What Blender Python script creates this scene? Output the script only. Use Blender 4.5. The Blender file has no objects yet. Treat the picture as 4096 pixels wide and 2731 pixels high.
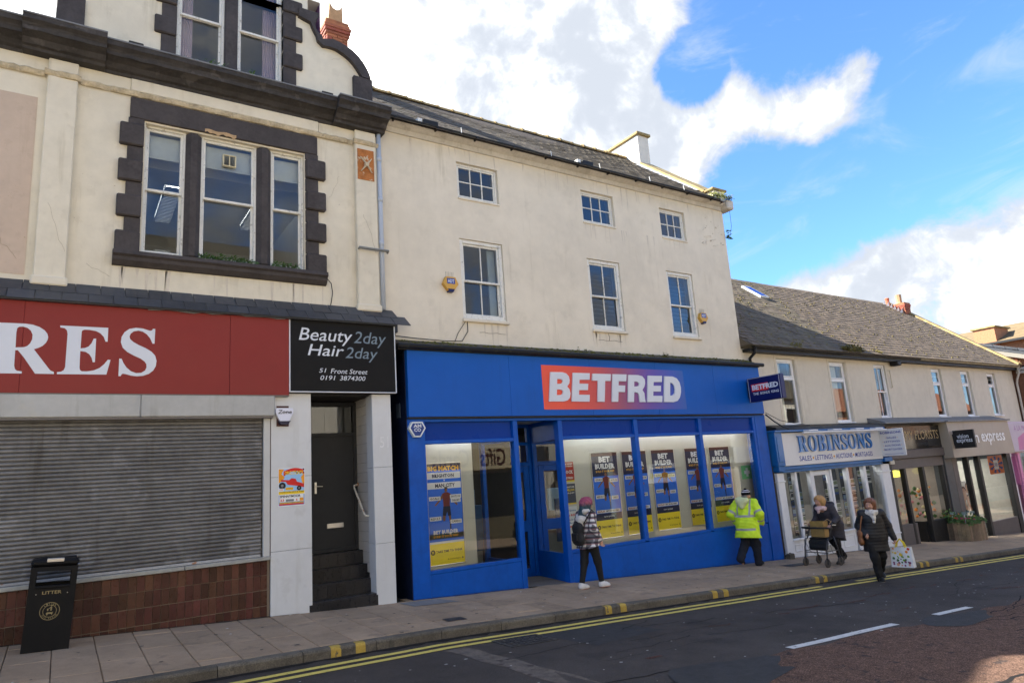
import bpy, bmesh, math, random
import numpy as np
from mathutils import Vector, Matrix
random.seed(7)
RNG = np.random.default_rng(7)
scene = bpy.context.scene
COL = scene.collection

# ------------------------------------------------------------------ camera
YAW, PIT, ROL = 0.59483659, 0.19771555, 0.06871381
_f = np.array([math.sin(YAW)*math.cos(PIT), math.cos(YAW)*math.cos(PIT), math.sin(PIT)])
_r = np.array([math.cos(YAW), -math.sin(YAW), 0.0]); _d = np.cross(_f, _r)
_c, _s = math.cos(ROL), math.sin(ROL)
_R, _D = _c*_r+_s*_d, -_s*_r+_c*_d
cam_d = bpy.data.cameras.new('camera'); cam = bpy.data.objects.new('camera', cam_d); COL.objects.link(cam)
cam_d.sensor_width = 36; cam_d.sensor_fit = 'HORIZONTAL'; cam_d.lens = 0.65668*36
cam_d.clip_start = 0.05; cam_d.clip_end = 3000
CAM = (0.0, -11.0, 1.8)
cam.matrix_world = Matrix(((_R[0], -_D[0], -_f[0], CAM[0]), (_R[1], -_D[1], -_f[1], CAM[1]), (_R[2], -_D[2], -_f[2], CAM[2]), (0, 0, 0, 1)))
scene.camera = cam
scene.render.engine = 'CYCLES'
scene.render.resolution_x, scene.render.resolution_y = 1024, 682
scene.view_settings.view_transform = 'Standard'; scene.view_settings.look = 'None'
scene.view_settings.gamma = 1.0; scene.view_settings.exposure = 2.05
scene.view_settings.use_curve_mapping = False
scene.cycles.max_bounces = 8; scene.cycles.transparent_max_bounces = 12

# ------------------------------------------------------------------ sun and sky
TOSUN = Vector((-0.590, 0.488, 0.643)).normalized()
SUN_EL = math.asin(TOSUN.z); SUN_AZ = math.atan2(TOSUN.x, TOSUN.y)   # clockwise from +Y
sun_d = bpy.data.lights.new('sun', 'SUN'); sun_d.energy = 5.0; sun_d.angle = math.radians(0.5); sun_d.color = (1.0, 0.95, 0.86)
sun = bpy.data.objects.new('sun', sun_d); COL.objects.link(sun)
sun.rotation_euler = TOSUN.to_track_quat('Z', 'Y').to_euler(); sun.location = (-20, 20, 40)

def nd(nt, t, **kw):
    n = nt.nodes.new(t)
    for k, v in kw.items():
        if k in n.inputs.keys(): n.inputs[k].default_value = v
        else: setattr(n, k, v)
    return n
def math_n(nt, op, a, b=None, clamp=False):
    n = nt.nodes.new('ShaderNodeMath'); n.operation = op; n.use_clamp = clamp
    for i, x in enumerate((a, b)):
        if x is None: continue
        if isinstance(x, (int, float)): n.inputs[i].default_value = x
        else: nt.links.new(x, n.inputs[i])
    return n.outputs[0]
def mixc(nt, fac, a, b, blend='MIX'):
    n = nt.nodes.new('ShaderNodeMix'); n.data_type = 'RGBA'; n.blend_type = blend
    for sock, x in ((n.inputs[0], fac), (n.inputs[6], a), (n.inputs[7], b)):
        if isinstance(x, (int, float)): sock.default_value = x
        elif isinstance(x, (tuple, list)): sock.default_value = (*x[:3], 1)
        else: nt.links.new(x, sock)
    return n.outputs[2]
def sstep(nt, v, a, b):
    n = nt.nodes.new('ShaderNodeMapRange'); n.interpolation_type = 'SMOOTHSTEP'
    nt.links.new(v, n.inputs[0]); n.inputs[1].default_value = a; n.inputs[2].default_value = b
    return n.outputs[0]

SKYMUL = (.41, .58, .78)
W = bpy.data.worlds.new('World'); scene.world = W; W.use_nodes = True
nt = W.node_tree; nt.nodes.clear()
out = nd(nt, 'ShaderNodeOutputWorld'); bg = nd(nt, 'ShaderNodeBackground'); bg.inputs[1].default_value = 0.12
nt.links.new(bg.outputs[0], out.inputs[0])
sky = nd(nt, 'ShaderNodeTexSky'); sky.sky_type = 'NISHITA'; sky.sun_disc = False
sky.sun_elevation = SUN_EL; sky.sun_rotation = SUN_AZ; sky.air_density = 1.0; sky.dust_density = 0.3; sky.ozone_density = 2.5; sky.altitude = 100
tc = nd(nt, 'ShaderNodeTexCoord')
dirv = tc.outputs['Generated']
def noise3(nt, vec, scale, detail=8, rough=.58, off=(0, 0, 0), dist=0.0):
    m = nd(nt, 'ShaderNodeMapping'); m.inputs['Location'].default_value = off
    nt.links.new(vec, m.inputs[0])
    n = nd(nt, 'ShaderNodeTexNoise'); n.inputs['Scale'].default_value = scale; n.inputs['Detail'].default_value = detail
    n.inputs['Roughness'].default_value = rough; n.inputs['Distortion'].default_value = dist
    nt.links.new(m.outputs[0], n.inputs['Vector']); return n.outputs[0]
# cumulus banks and blue gaps: centre direction, angular radius (deg)
BANKS = [((0.20, 0.77, 0.60), 18), ((0.42, 0.71, 0.57), 15), ((0.55, 0.63, 0.55), 12), ((0.61, 0.57, 0.555), 6), ((0.60, 0.63, 0.48), 10), ((0.67, 0.60, 0.43), 6), ((0.745, 0.50, 0.44), 7.5),
         ((0.785, 0.43, 0.458), 6.5), ((0.80, 0.385, 0.468), 3.5), ((0.842, 0.49, 0.218), 5.5), ((0.88, 0.42, 0.205), 7), ((0.92, 0.33, 0.215), 8), ((0.935, 0.26, 0.25), 8), ((-0.1, 0.85, 0.52), 18)]
GAPS = [((0.68, 0.525, 0.52), 3.6), ((0.775, 0.52, 0.37), 5), ((0.875, 0.30, 0.39), 10), ((0.80, 0.50, 0.325), 7), ((0.74, 0.36, 0.57), 11), ((0.93, 0.12, 0.42), 13), ((0.84, 0.40, 0.345), 6), ((0.80, 0.2, 0.58), 13)]
def blobs(lst):
    acc = None
    for cdir, rad in lst:
        c = Vector(cdir).normalized()
        dn = nd(nt, 'ShaderNodeVectorMath'); dn.operation = 'DOT_PRODUCT'; nt.links.new(dirv, dn.inputs[0]); dn.inputs[1].default_value = c
        cr = math.cos(math.radians(rad))
        v = math_n(nt, 'MAXIMUM', math_n(nt, 'DIVIDE', math_n(nt, 'SUBTRACT', dn.outputs['Value'], cr), 1-cr), 0.0)
        acc = v if acc is None else math_n(nt, 'MAXIMUM', acc, v)
    return acc
n1 = noise3(nt, dirv, 5.5, 7, .60, (3.1, 1.7, 0.4), 0.3)
n2 = noise3(nt, dirv, 2.0, 2, .5, (7.0, 2.0, 5.0))
n3 = noise3(nt, dirv, 17.0, 5, .66, (0.3, 4.4, 1.2), 0.5)
so = tuple(a+b for a, b in zip((3.1, 1.7, 0.4), TOSUN*.028))
n1s = noise3(nt, dirv, 5.5, 4, .60, so, 0.3)
so3 = tuple(a+b for a, b in zip((0.3, 4.4, 1.2), TOSUN*.010))
n3s = noise3(nt, dirv, 17.0, 3, .6, so3, 0.5)
relief = math_n(nt, 'ADD', math_n(nt, 'MULTIPLY', math_n(nt, 'SUBTRACT', n1, n1s), 4.0), math_n(nt, 'MULTIPLY', math_n(nt, 'SUBTRACT', n3, n3s), 0.9))
dens = math_n(nt, 'ADD', math_n(nt, 'MULTIPLY', blobs(BANKS), 1.25), math_n(nt, 'MULTIPLY', blobs(GAPS), -2.2))
dens = math_n(nt, 'ADD', dens, math_n(nt, 'MULTIPLY', math_n(nt, 'SUBTRACT', n1, 0.5), 3.0))
dens = math_n(nt, 'ADD', dens, math_n(nt, 'MULTIPLY', math_n(nt, 'SUBTRACT', n2, 0.47), 1.6))
dens = math_n(nt, 'ADD', dens, math_n(nt, 'MULTIPLY', math_n(nt, 'SUBTRACT', n3, 0.5), 1.5))
mask = sstep(nt, dens, -0.22, 0.55)
core = sstep(nt, dens, -0.1, 1.6)
shade = noise3(nt, dirv, 5.0, 4, .55, (1.0, 9.0, 2.0))
CL = 1.0
lit = math_n(nt, 'MULTIPLY', core, sstep(nt, math_n(nt, 'ADD', shade, math_n(nt, 'MULTIPLY', relief, .25)), 0.24, 0.74))
lit = math_n(nt, 'POWER', lit, 1.9)
ccol = mixc(nt, lit, (1.50, 1.62, 1.82), (9.0, 8.8, 8.3))
skyc = mixc(nt, 1.0, sky.outputs[0], SKYMUL, 'MULTIPLY')
wm = nd(nt, 'ShaderNodeMapping'); wm.inputs['Scale'].default_value = (1, 1, 2.6); nt.links.new(dirv, wm.inputs[0])
wisp = math_n(nt, 'MULTIPLY', sstep(nt, noise3(nt, wm.outputs[0], 4.5, 6, .62, (2.2, 8.1, 3.0), .8), .50, .82), .55)
skyc = mixc(nt, wisp, skyc, (1.9, 2.0, 2.15))
final = mixc(nt, mask, skyc, ccol)
nt.links.new(final, bg.inputs[0])

# ------------------------------------------------------------------ materials
def srgb(r, g, b):
    return tuple(((v/255)/12.92 if v/255 <= .04045 else ((v/255+.055)/1.055)**2.4) for v in (r, g, b))
MATS = {}
def mat(name, col, rough=.7, var=.12, vscale=2.0, streak=0.0, spots=0.0, spotcol=None, bump=0.0, bscale=60, rnd=0.0, metal=0.0, spec=.3, coat=0.0, spotscale=9.0, bstretch=(1, 1, 1), rndhue=0.0, translucent=0.0, grain=0.0, gscale=140):
    if name in MATS: return MATS[name]
    m = bpy.data.materials.new(name); m.use_nodes = True; MATS[name] = m
    nt = m.node_tree; p = nt.nodes['Principled BSDF']
    p.inputs['Roughness'].default_value = rough; p.inputs['Metallic'].default_value = metal
    p.inputs['Specular IOR Level'].default_value = spec
    if coat: p.inputs['Coat Weight'].default_value = coat; p.inputs['Coat Roughness'].default_value = .08
    g = nd(nt, 'ShaderNodeNewGeometry'); pos = g.outputs['Position']
    cur = col
    if var:
        a = noise3(nt, pos, vscale, 6, .6)
        b = noise3(nt, pos, vscale*7, 4, .6, (5, 5, 5))
        f = math_n(nt, 'ADD', math_n(nt, 'MULTIPLY', a, .65), math_n(nt, 'MULTIPLY', b, .35))
        f = sstep(nt, f, .3, .7)
        lo = tuple(c*(1-var) for c in col); hi = tuple(min(1, c*(1+var)) for c in col)
        cur = mixc(nt, f, lo, hi)
    if rnd:
        oi = nd(nt, 'ShaderNodeObjectInfo')
        k = math_n(nt, 'ADD', math_n(nt, 'MULTIPLY', oi.outputs['Random'], 2*rnd), 1-rnd)
        hs = nd(nt, 'ShaderNodeHueSaturation'); nt.links.new(k, hs.inputs['Value'])
        if rndhue:
            wn = nd(nt, 'ShaderNodeTexWhiteNoise'); wn.noise_dimensions = '1D'; nt.links.new(oi.outputs['Random'], wn.inputs['W'])
            nt.links.new(math_n(nt, 'ADD', math_n(nt, 'MULTIPLY', wn.outputs[0], 2*rndhue), .5-rndhue), hs.inputs['Hue'])
        if isinstance(cur, tuple): hs.inputs['Color'].default_value = (*cur, 1)
        else: nt.links.new(cur, hs.inputs['Color'])
        cur = hs.outputs[0]
    if streak:
        mp = nd(nt, 'ShaderNodeMapping'); mp.inputs['Scale'].default_value = (3.2, 3.2, .28); nt.links.new(pos, mp.inputs[0])
        s1 = noise3(nt, mp.outputs[0], 2.0, 6, .65)
        s2 = noise3(nt, pos, .9, 3, .5, (9, 3, 1))
        f = math_n(nt, 'MULTIPLY', sstep(nt, s1, .52, .75), sstep(nt, s2, .38, .62))
        cur = mixc(nt, math_n(nt, 'MULTIPLY', f, streak), cur, (col[0]*.52, col[1]*.48, col[2]*.38))
    if spots:
        s1 = noise3(nt, pos, spotscale, 5, .6, (2, 7, 3))
        cur = mixc(nt, math_n(nt, 'MULTIPLY', sstep(nt, s1, .58, .66), spots), cur, spotcol or tuple(c*.4 for c in col))
    if grain:
        gn = sstep(nt, noise3(nt, pos, gscale, 2, .7, (4, 1, 6)), .35, .68)
        cur = mixc(nt, 1.0, cur, mixc(nt, gn, (1-grain,)*3, (1+grain,)*3), 'MULTIPLY')
    if isinstance(cur, tuple): p.inputs['Base Color'].default_value = (*cur, 1)
    else: nt.links.new(cur, p.inputs['Base Color'])
    if bump:
        mp = nd(nt, 'ShaderNodeMapping'); mp.inputs['Scale'].default_value = bstretch; nt.links.new(pos, mp.inputs[0])
        bn = noise3(nt, mp.outputs[0], bscale, 5, .6)
        bp = nd(nt, 'ShaderNodeBump'); bp.inputs['Strength'].default_value = bump; bp.inputs['Distance'].default_value = .01
        nt.links.new(bn, bp.inputs['Height']); nt.links.new(bp.outputs[0], p.inputs['Normal'])
    if var and not metal:
        rn = noise3(nt, pos, vscale*3, 3, .5, (1, 2, 3))
        nt.links.new(math_n(nt, 'ADD', math_n(nt, 'MULTIPLY', rn, .2), max(0.0, rough-.1)), p.inputs['Roughness'])
    return m
def glass(name, tint=(.93, .96, .95), refl=1.6, wav=0.0):
    if name in MATS: return MATS[name]
    m = bpy.data.materials.new(name); m.use_nodes = True; MATS[name] = m; nt = m.node_tree; nt.nodes.clear()
    o = nd(nt, 'ShaderNodeOutputMaterial'); mx = nd(nt, 'ShaderNodeMixShader'); t = nd(nt, 'ShaderNodeBsdfTransparent'); gl = nd(nt, 'ShaderNodeBsdfGlossy')
    t.inputs[0].default_value = (*tint, 1); gl.inputs['Roughness'].default_value = 0.0; gl.inputs[0].default_value = (.95, .97, 1, 1)
    fr = nd(nt, 'ShaderNodeFresnel'); fr.inputs[0].default_value = 1.5
    nt.links.new(math_n(nt, 'MULTIPLY', fr.outputs[0], refl, True), mx.inputs[0])
    nt.links.new(t.outputs[0], mx.inputs[1]); nt.links.new(gl.outputs[0], mx.inputs[2]); nt.links.new(mx.outputs[0], o.inputs[0])
    if wav:
        g = nd(nt, 'ShaderNodeNewGeometry'); bn = noise3(nt, g.outputs['Position'], 1.6, 2, .5)
        bp = nd(nt, 'ShaderNodeBump'); bp.inputs['Strength'].default_value = wav; bp.inputs['Distance'].default_value = .01
        nt.links.new(bn, bp.inputs['Height']); nt.links.new(bp.outputs[0], gl.inputs['Normal']); nt.links.new(bp.outputs[0], fr.inputs['Normal'])
    return m
def emis(name, col, st):
    if name in MATS: return MATS[name]
    m = bpy.data.materials.new(name); m.use_nodes = True; MATS[name] = m; p = m.node_tree.nodes['Principled BSDF']
    p.inputs['Base Color'].default_value = (*col, 1); p.inputs['Emission Color'].default_value = (*col, 1); p.inputs['Emission Strength'].default_value = st
    return m
def flat(name, rgb, rough=.55, **k):
    return mat(name, srgb(*rgb), rough, var=k.pop('var', .05), **k)

# ------------------------------------------------------------------ mesh helpers
class MB:
    def __init__(s): s.v = []; s.f = []; s.m = []
    def add(s, vs, fs, mi=0):
        b = len(s.v); s.v += [tuple(p) for p in vs]; s.f += [tuple(b+i for i in f) for f in fs]; s.m += [mi]*len(fs); return s
    def box(s, x0, x1, y0, y1, z0, z1, c=0.0, mi=0):
        if c <= 0:
            vs = [(x, y, z) for z in (z0, z1) for y in (y0, y1) for x in (x0, x1)]
            return s.add(vs, [(0, 2, 3, 1), (4, 5, 7, 6), (0, 1, 5, 4), (2, 6, 7, 3), (0, 4, 6, 2), (1, 3, 7, 5)], mi)
        lo = (x0, y0, z0); hi = (x1, y1, z1); c = min(c, .45*min(hi[i]-lo[i] for i in range(3)))
        vs = []; idx = {}
        for sx in (0, 1):
            for sy in (0, 1):
                for sz in (0, 1):
                    sg = (sx, sy, sz)
                    for a in range(3):
                        p = [(hi[i] if sg[i] else lo[i]) for i in range(3)]
                        for i in range(3):
                            if i != a: p[i] += -c if sg[i] else c
                        idx[(sg, a)] = len(vs); vs.append(p)
        fs = []
        for a in range(3):
            o1, o2 = [i for i in range(3) if i != a]
            for sa in (0, 1):
                q = []
                for (u, w) in ((0, 0), (1, 0), (1, 1), (0, 1)):
                    sg = [0]*3; sg[a] = sa; sg[o1] = u; sg[o2] = w; q.append(idx[(tuple(sg), a)])
                fs.append(q)
            for u in (0, 1):
                for w in (0, 1):
                    q = []
                    for t, ax in ((0, o1), (1, o1), (1, o2), (0, o2)):
                        sg = [0]*3; sg[a] = t; sg[o1] = u; sg[o2] = w; q.append(idx[(tuple(sg), ax)])
                    fs.append(q)
        for sx in (0, 1):
            for sy in (0, 1):
                for sz in (0, 1): fs.append([idx[((sx, sy, sz), a)] for a in range(3)])
        return s.add(vs, fs, mi)
    def prism(s, pts, y0, y1, mi=0):      # outline in x,z extruded in y
        n = len(pts); vs = [(x, y0, z) for x, z in pts]+[(x, y1, z) for x, z in pts]
        return s.add(vs, [tuple(range(n)), tuple(range(2*n-1, n-1, -1))]+[(i, (i+1) % n, n+(i+1) % n, n+i) for i in range(n)], mi)
    def profx(s, pts, x0, x1, mi=0):      # outline in y,z extruded in x
        n = len(pts); vs = [(x0, y, z) for y, z in pts]+[(x1, y, z) for y, z in pts]
        return s.add(vs, [tuple(range(n)), tuple(range(2*n-1, n-1, -1))]+[(i, (i+1) % n, n+(i+1) % n, n+i) for i in range(n)], mi)
    def prismz(s, pts, z0, z1, mi=0):     # outline in x,y
        n = len(pts); vs = [(x, y, z0) for x, y in pts]+[(x, y, z1) for x, y in pts]
        return s.add(vs, [tuple(range(n)), tuple(range(2*n-1, n-1, -1))]+[(i, (i+1) % n, n+(i+1) % n, n+i) for i in range(n)], mi)
    def quad(s, a, b, c, d, mi=0): return s.add([a, b, c, d], [(0, 1, 2, 3)], mi)
    def tube(s, path, r, n=8, mi=0, cap=True):
        P = [Vector(p) for p in path]; rs = r if isinstance(r, (list, tuple)) else [r]*len(P)
        t0 = (P[1]-P[0]).normalized(); u = t0.orthogonal().normalized(); vs = []
        for i, p in enumerate(P):
            t = ((P[min(i+1, len(P)-1)]-P[max(i-1, 0)])).normalized()
            u = (u-t*u.dot(t)).normalized(); w = t.cross(u)
            vs += [p+(u*math.cos(2*math.pi*k/n)+w*math.sin(2*math.pi*k/n))*rs[i] for k in range(n)]
        fs = [(i*n+k, i*n+(k+1) % n, (i+1)*n+(k+1) % n, (i+1)*n+k) for i in range(len(P)-1) for k in range(n)]
        if cap: fs += [tuple(range(n-1, -1, -1)), tuple((len(P)-1)*n+k for k in range(n))]
        return s.add(vs, fs, mi)
    def lathe(s, prof, centre, n=16, axis='z', mi=0):
        vs = []; cx, cy, cz = centre
        for r, h in prof:
            for k in range(n):
                a = 2*math.pi*k/n; u, w = r*math.cos(a), r*math.sin(a)
                vs.append({'z': (cx+u, cy+w, cz+h), 'y': (cx+u, cy+h, cz+w), 'x': (cx+h, cy+u, cz+w)}[axis])
        m = len(prof)
        fs = [(i*n+k, i*n+(k+1) % n, (i+1)*n+(k+1) % n, (i+1)*n+k) for i in range(m-1) for k in range(n)]
        fs += [tuple(range(n)), tuple((m-1)*n+k for k in range(n))]
        return s.add(vs, fs, mi)
    def mesh(s, name, off=(0, 0, 0), smooth=False, recalc=True, jit=0.0):
        me = bpy.data.meshes.new(name)
        vs = [(a-off[0], b-off[1], c-off[2]) for a, b, c in s.v]
        me.from_pydata(vs, [], s.f)
        if any(s.m): me.polygons.foreach_set('material_index', s.m)
        if recalc:
            bm = bmesh.new(); bm.from_mesh(me); bmesh.ops.recalc_face_normals(bm, faces=bm.faces); bm.to_mesh(me); bm.free()
        if smooth: me.polygons.foreach_set('use_smooth', [True]*len(me.polygons))
        me.update(); return me
ORG = {}
def tagd(o, label=None, cat=None, group=None, kind=None):
    for k, v in (('label', label), ('category', cat), ('group', group), ('kind', kind)):
        if v: o[k] = v
    return o
def thing(name, label, cat, loc, group=None):
    o = bpy.data.objects.new(name, None); COL.objects.link(o); o.location = loc; ORG[o.name] = Vector(loc); o.empty_display_size = .2
    return tagd(o, label, cat, group)
def link_obj(name, me, mats, parent=None, loc=None):
    o = bpy.data.objects.new(name, me); COL.objects.link(o)
    if not isinstance(mats, (list, tuple)): mats = [mats]
    if not me.materials:
        for m in mats: me.materials.append(m)
    if parent: o.parent = parent
    o.location = loc or (0, 0, 0)
    return o
def part(name, mb, mats, parent, smooth=False, label=None, kind=None, recalc=True):
    off = ORG[parent.name] if parent else Vector((0, 0, 0))
    me = mb.mesh(name, off, smooth, recalc)
    o = link_obj(name, me, mats, parent); ORG[o.name] = off
    return tagd(o, label, None, None, kind)
def solo(name, mb, mats, label, cat, group=None, kind=None, smooth=False):
    # a thing that is one mesh, with its origin at its base
    xs = np.array(mb.v); loc = Vector((xs[:, 0].mean(), xs[:, 1].mean(), xs[:, 2].min()))
    me = mb.mesh(name, loc, smooth); o = link_obj(name, me, mats, None, loc); ORG[o.name] = loc
    return tagd(o, label, cat, group, kind)
def struct(name, mb, mats, smooth=False):
    me = mb.mesh(name, (0, 0, 0), smooth); o = link_obj(name, me, mats); ORG[o.name] = Vector((0, 0, 0)); o['kind'] = 'structure'; return o
def piece(name, me, mats, parent, loc, rot=None, scale=None):
    # a repeat of shared mesh data, world position loc
    o = link_obj(name, me, mats, parent, Vector(loc)-ORG[parent.name])
    if rot: o.rotation_euler = rot
    if scale: o.scale = scale
    return o
def holes_wall(mb, x0, x1, z0, z1, y0, y1, holes, mi=0, back=False):
    xs = sorted({x0, x1, *[h[0] for h in holes], *[h[1] for h in holes]}); zs = sorted({z0, z1, *[h[2] for h in holes], *[h[3] for h in holes]})
    xs = [x for x in xs if x0 <= x <= x1]; zs = [z for z in zs if z0 <= z <= z1]
    for i in range(len(xs)-1):
        for j in range(len(zs)-1):
            cx, cz = (xs[i]+xs[i+1])/2, (zs[j]+zs[j+1])/2
            if any(h[0] < cx < h[1] and h[2] < cz < h[3] for h in holes): continue
            mb.quad((xs[i], y0, zs[j]), (xs[i+1], y0, zs[j]), (xs[i+1], y0, zs[j+1]), (xs[i], y0, zs[j+1]), mi)
            mb.quad((xs[i], y1, zs[j]), (xs[i], y1, zs[j+1]), (xs[i+1], y1, zs[j+1]), (xs[i+1], y1, zs[j]), mi)
    for a, b, c, d in holes:
        mb.quad((a, y0, c), (a, y1, c), (a, y1, d), (a, y0, d), mi); mb.quad((b, y0, c), (b, y0, d), (b, y1, d), (b, y1, c), mi)
        mb.quad((a, y0, d), (a, y1, d), (b, y1, d), (b, y0, d), mi); mb.quad((a, y0, c), (b, y0, c), (b, y1, c), (a, y1, c), mi)
    mb.quad((x0, y0, z0), (x0, y0, z1), (x0, y1, z1), (x0, y1, z0), mi); mb.quad((x1, y0, z0), (x1, y1, z0), (x1, y1, z1), (x1, y0, z1), mi)
    mb.quad((x0, y0, z1), (x1, y0, z1), (x1, y1, z1), (x0, y1, z1), mi); mb.quad((x0, y0, z0), (x0, y1, z0), (x1, y1, z0), (x1, y0, z0), mi)
    return mb
def frame_mb(mb, x0, x1, z0, z1, y0, y1, w, mi=0, wb=None, wt=None):
    wb = w if wb is None else wb; wt = w if wt is None else wt
    mb.box(x0, x0+w, y0, y1, z0, z1, .006, mi); mb.box(x1-w, x1, y0, y1, z0, z1, .006, mi)
    mb.box(x0+w, x1-w, y0, y1, z0, z0+wb, .006, mi); mb.box(x0+w, x1-w, y0, y1, z1-wt, z1, .006, mi); return mb
def text_mesh(s, bold=0.0, shear=0.0, res=3, extrude=0.0):
    cu = bpy.data.curves.new('lettering', 'FONT'); cu.body = s; cu.offset = bold; cu.shear = shear; cu.resolution_u = res; cu.extrude = extrude; cu.align_x = 'LEFT'
    ob = bpy.data.objects.new('lettering', cu); me = bpy.data.meshes.new_from_object(ob)
    bpy.data.objects.remove(ob); bpy.data.curves.remove(cu); return me
def text_into(mb, s, x0, x1, z0, z1, y, mi=0, bold=0.0, shear=0.0, res=2, mirror=False, keep=False):
    me = text_mesh(s, bold, shear, res)
    v = np.array([p.co[:] for p in me.vertices]); mn, mx = v.min(0), v.max(0)
    sx = (x1-x0)/(mx[0]-mn[0]); sz = (z1-z0)/(mx[1]-mn[1])
    if keep: sx = sz = min(sx, sz)
    X = x0+(v[:, 0]-mn[0])*sx; Z = z0+(v[:, 1]-mn[1])*sz
    if keep: X += ((x1-x0)-(mx[0]-mn[0])*sx)/2
    if mirror: X = x0+x1-X
    mb.add([(float(a), y, float(b)) for a, b in zip(X, Z)], [tuple(p.vertices) for p in me.polygons], mi)
    bpy.data.meshes.remove(me); return mb
def glyph_into(mb, loops, y, mi=0, depth=0.0, fx=lambda x, z: (x, z)):
    cu = bpy.data.curves.new('glyph', 'CURVE'); cu.dimensions = '2D'; cu.fill_mode = 'BOTH'; cu.extrude = depth/2
    for lp in loops:
        sp = cu.splines.new('POLY'); sp.points.add(len(lp)-1); sp.use_cyclic_u = True
        for p, q in zip(sp.points, lp): a, b = fx(*q); p.co = (a, b, 0, 1)
    ob = bpy.data.objects.new('glyph', cu); me = bpy.data.meshes.new_from_object(ob)
    mb.add([(p.co.x, y-p.co.z, p.co.y) for p in me.vertices], [tuple(p.vertices) for p in me.polygons], mi)
    bpy.data.objects.remove(ob); bpy.data.curves.remove(cu); bpy.data.meshes.remove(me); return mb
def rect(mb, x0, x1, z0, z1, y, mi=0): return mb.quad((x0, y, z0), (x1, y, z0), (x1, y, z1), (x0, y, z1), mi)
def gz(x, y=0.0): return 0.19-0.0536*x+0.015*y        # pavement surface
# ================================================================== ground
M_conc = mat('concrete_bed', srgb(96, 90, 82), .9, .2, 3)
M_asph = mat('asphalt', (.063, .054, .047), .8, .25, .5, spots=.35, spotcol=(.02, .019, .02), bump=.35, bscale=170, spotscale=1.1, grain=.4, spec=.15)
M_red = mat('worn_red_asphalt', (.125, .076, .055), .88, .35, 14, spots=.8, spotcol=(.04, .035, .034), bump=.5, bscale=150, spotscale=5.0, grain=.6, gscale=70, spec=.1)
M_slab = mat('paving_slab', (.345, .252, .168), .85, .16, 1.3, spots=.3, spotcol=(.10, .085, .07), bump=.12, bscale=120, rnd=.10, spotscale=3.0, grain=.15, spec=.15)
M_kerb = mat('kerbstone', (.115, .10, .078), .85, .3, 4, spots=.5, spotcol=(.045, .044, .038), bump=.3, bscale=70, rnd=.12, spotscale=6.0, grain=.25, gscale=90)
M_yel = mat('yellow_paint', (.66, .52, .12), .7, .1, 6, spots=.55, spotcol=(.2, .16, .07), spotscale=22)
M_ytick = mat('worn_yellow_tick', (.42, .29, .06), .85, .2, 9, spots=1.0, spotcol=(.12, .10, .07), spotscale=13)
M_wht = mat('white_road_paint', (.55, .55, .53), .7, .1, 6, spots=.8, spotcol=(.08, .08, .08), spotscale=24)
M_strip = mat('chip_strip', (.115, .095, .078), .9, .4, 10, spots=1.0, spotcol=(.05, .036, .032), spotscale=6.0)
M_iron = mat('cast_iron', (.04, .038, .037), .6, .2, 8, bump=.2, bscale=40)
M_grime = mat('joint_grime', (.045, .043, .038), .95, .2, 6)
def yk(x): return -2.68-.10*max(0.0, min(4-x, 8))
def rz(x, y):
    return 0.19-.0536*x-.0405-.115+.012*(3.2-abs(y+5.9))
def sheet(mb, xs, ys, zf, mi=0):
    n = len(ys); vs = [(x, (y(x) if callable(y) else y), zf(x, (y(x) if callable(y) else y))) for x in xs for y in ys]
    fs = [(i*n+j, (i+1)*n+j, (i+1)*n+j+1, i*n+j+1) for i in range(len(xs)-1) for j in range(n-1)]
    return mb.add(vs, fs, mi)
gb = MB(); sheet(gb, [-900, -60, 90, 900], [-900, -60, 60, 900], lambda x, y: max(-14, min(6, .19-.0536*x))-.55)
struct('ground', gb, mat('far_ground', (.09, .09, .08), .9, .2, .2))
rb = MB(); sheet(rb, list(np.linspace(-40, 90, 66)), [-9.2, -8, -7, -5.9, -4.8, -3.8, lambda x: yk(x)+.05], rz)
road = struct('road', rb, M_asph)
# worn red carriageway beyond the centre line, with an uneven edge
rd = MB(); xs = list(np.linspace(-6, 60, 331)); rr = random.Random(3); ph = [rr.uniform(0, 6) for _ in range(5)]
def redge(x): return -6.02+.10*math.sin(x*.9+ph[0])+.06*math.sin(x*2.7+ph[1])+.035*math.sin(x*7.1+ph[2])-.25*max(0, min(1, (7.0-x)/3))
sheet(rd, xs, [-9.19, -8, -7, redge], lambda x, y: rz(x, y)+.004)
struct('road_surface_red', rd, M_red)
ob = MB(); sheet(ob, list(np.linspace(-40, 90, 14)), [-14.6, -9.35], lambda x, y: rz(x, -9.2)+.13+.015*(-9.35-y))
struct('far_side_pavement', ob, M_slab)
ok = MB(); sheet(ok, list(np.linspace(-40, 90, 14)), [-9.35, -9.2], lambda x, y: rz(x, -9.2)+.13)
for i in range(13):
    x0, x1 = -40+10*i, -30+10*i
    ok.quad((x0, -9.2, rz(x0, -9.2)-.1), (x1, -9.2, rz(x1, -9.2)-.1), (x1, -9.2, rz(x1, -9.2)+.13), (x0, -9.2, rz(x0, -9.2)+.13))
struct('far_side_kerb', ok, M_kerb)
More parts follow.
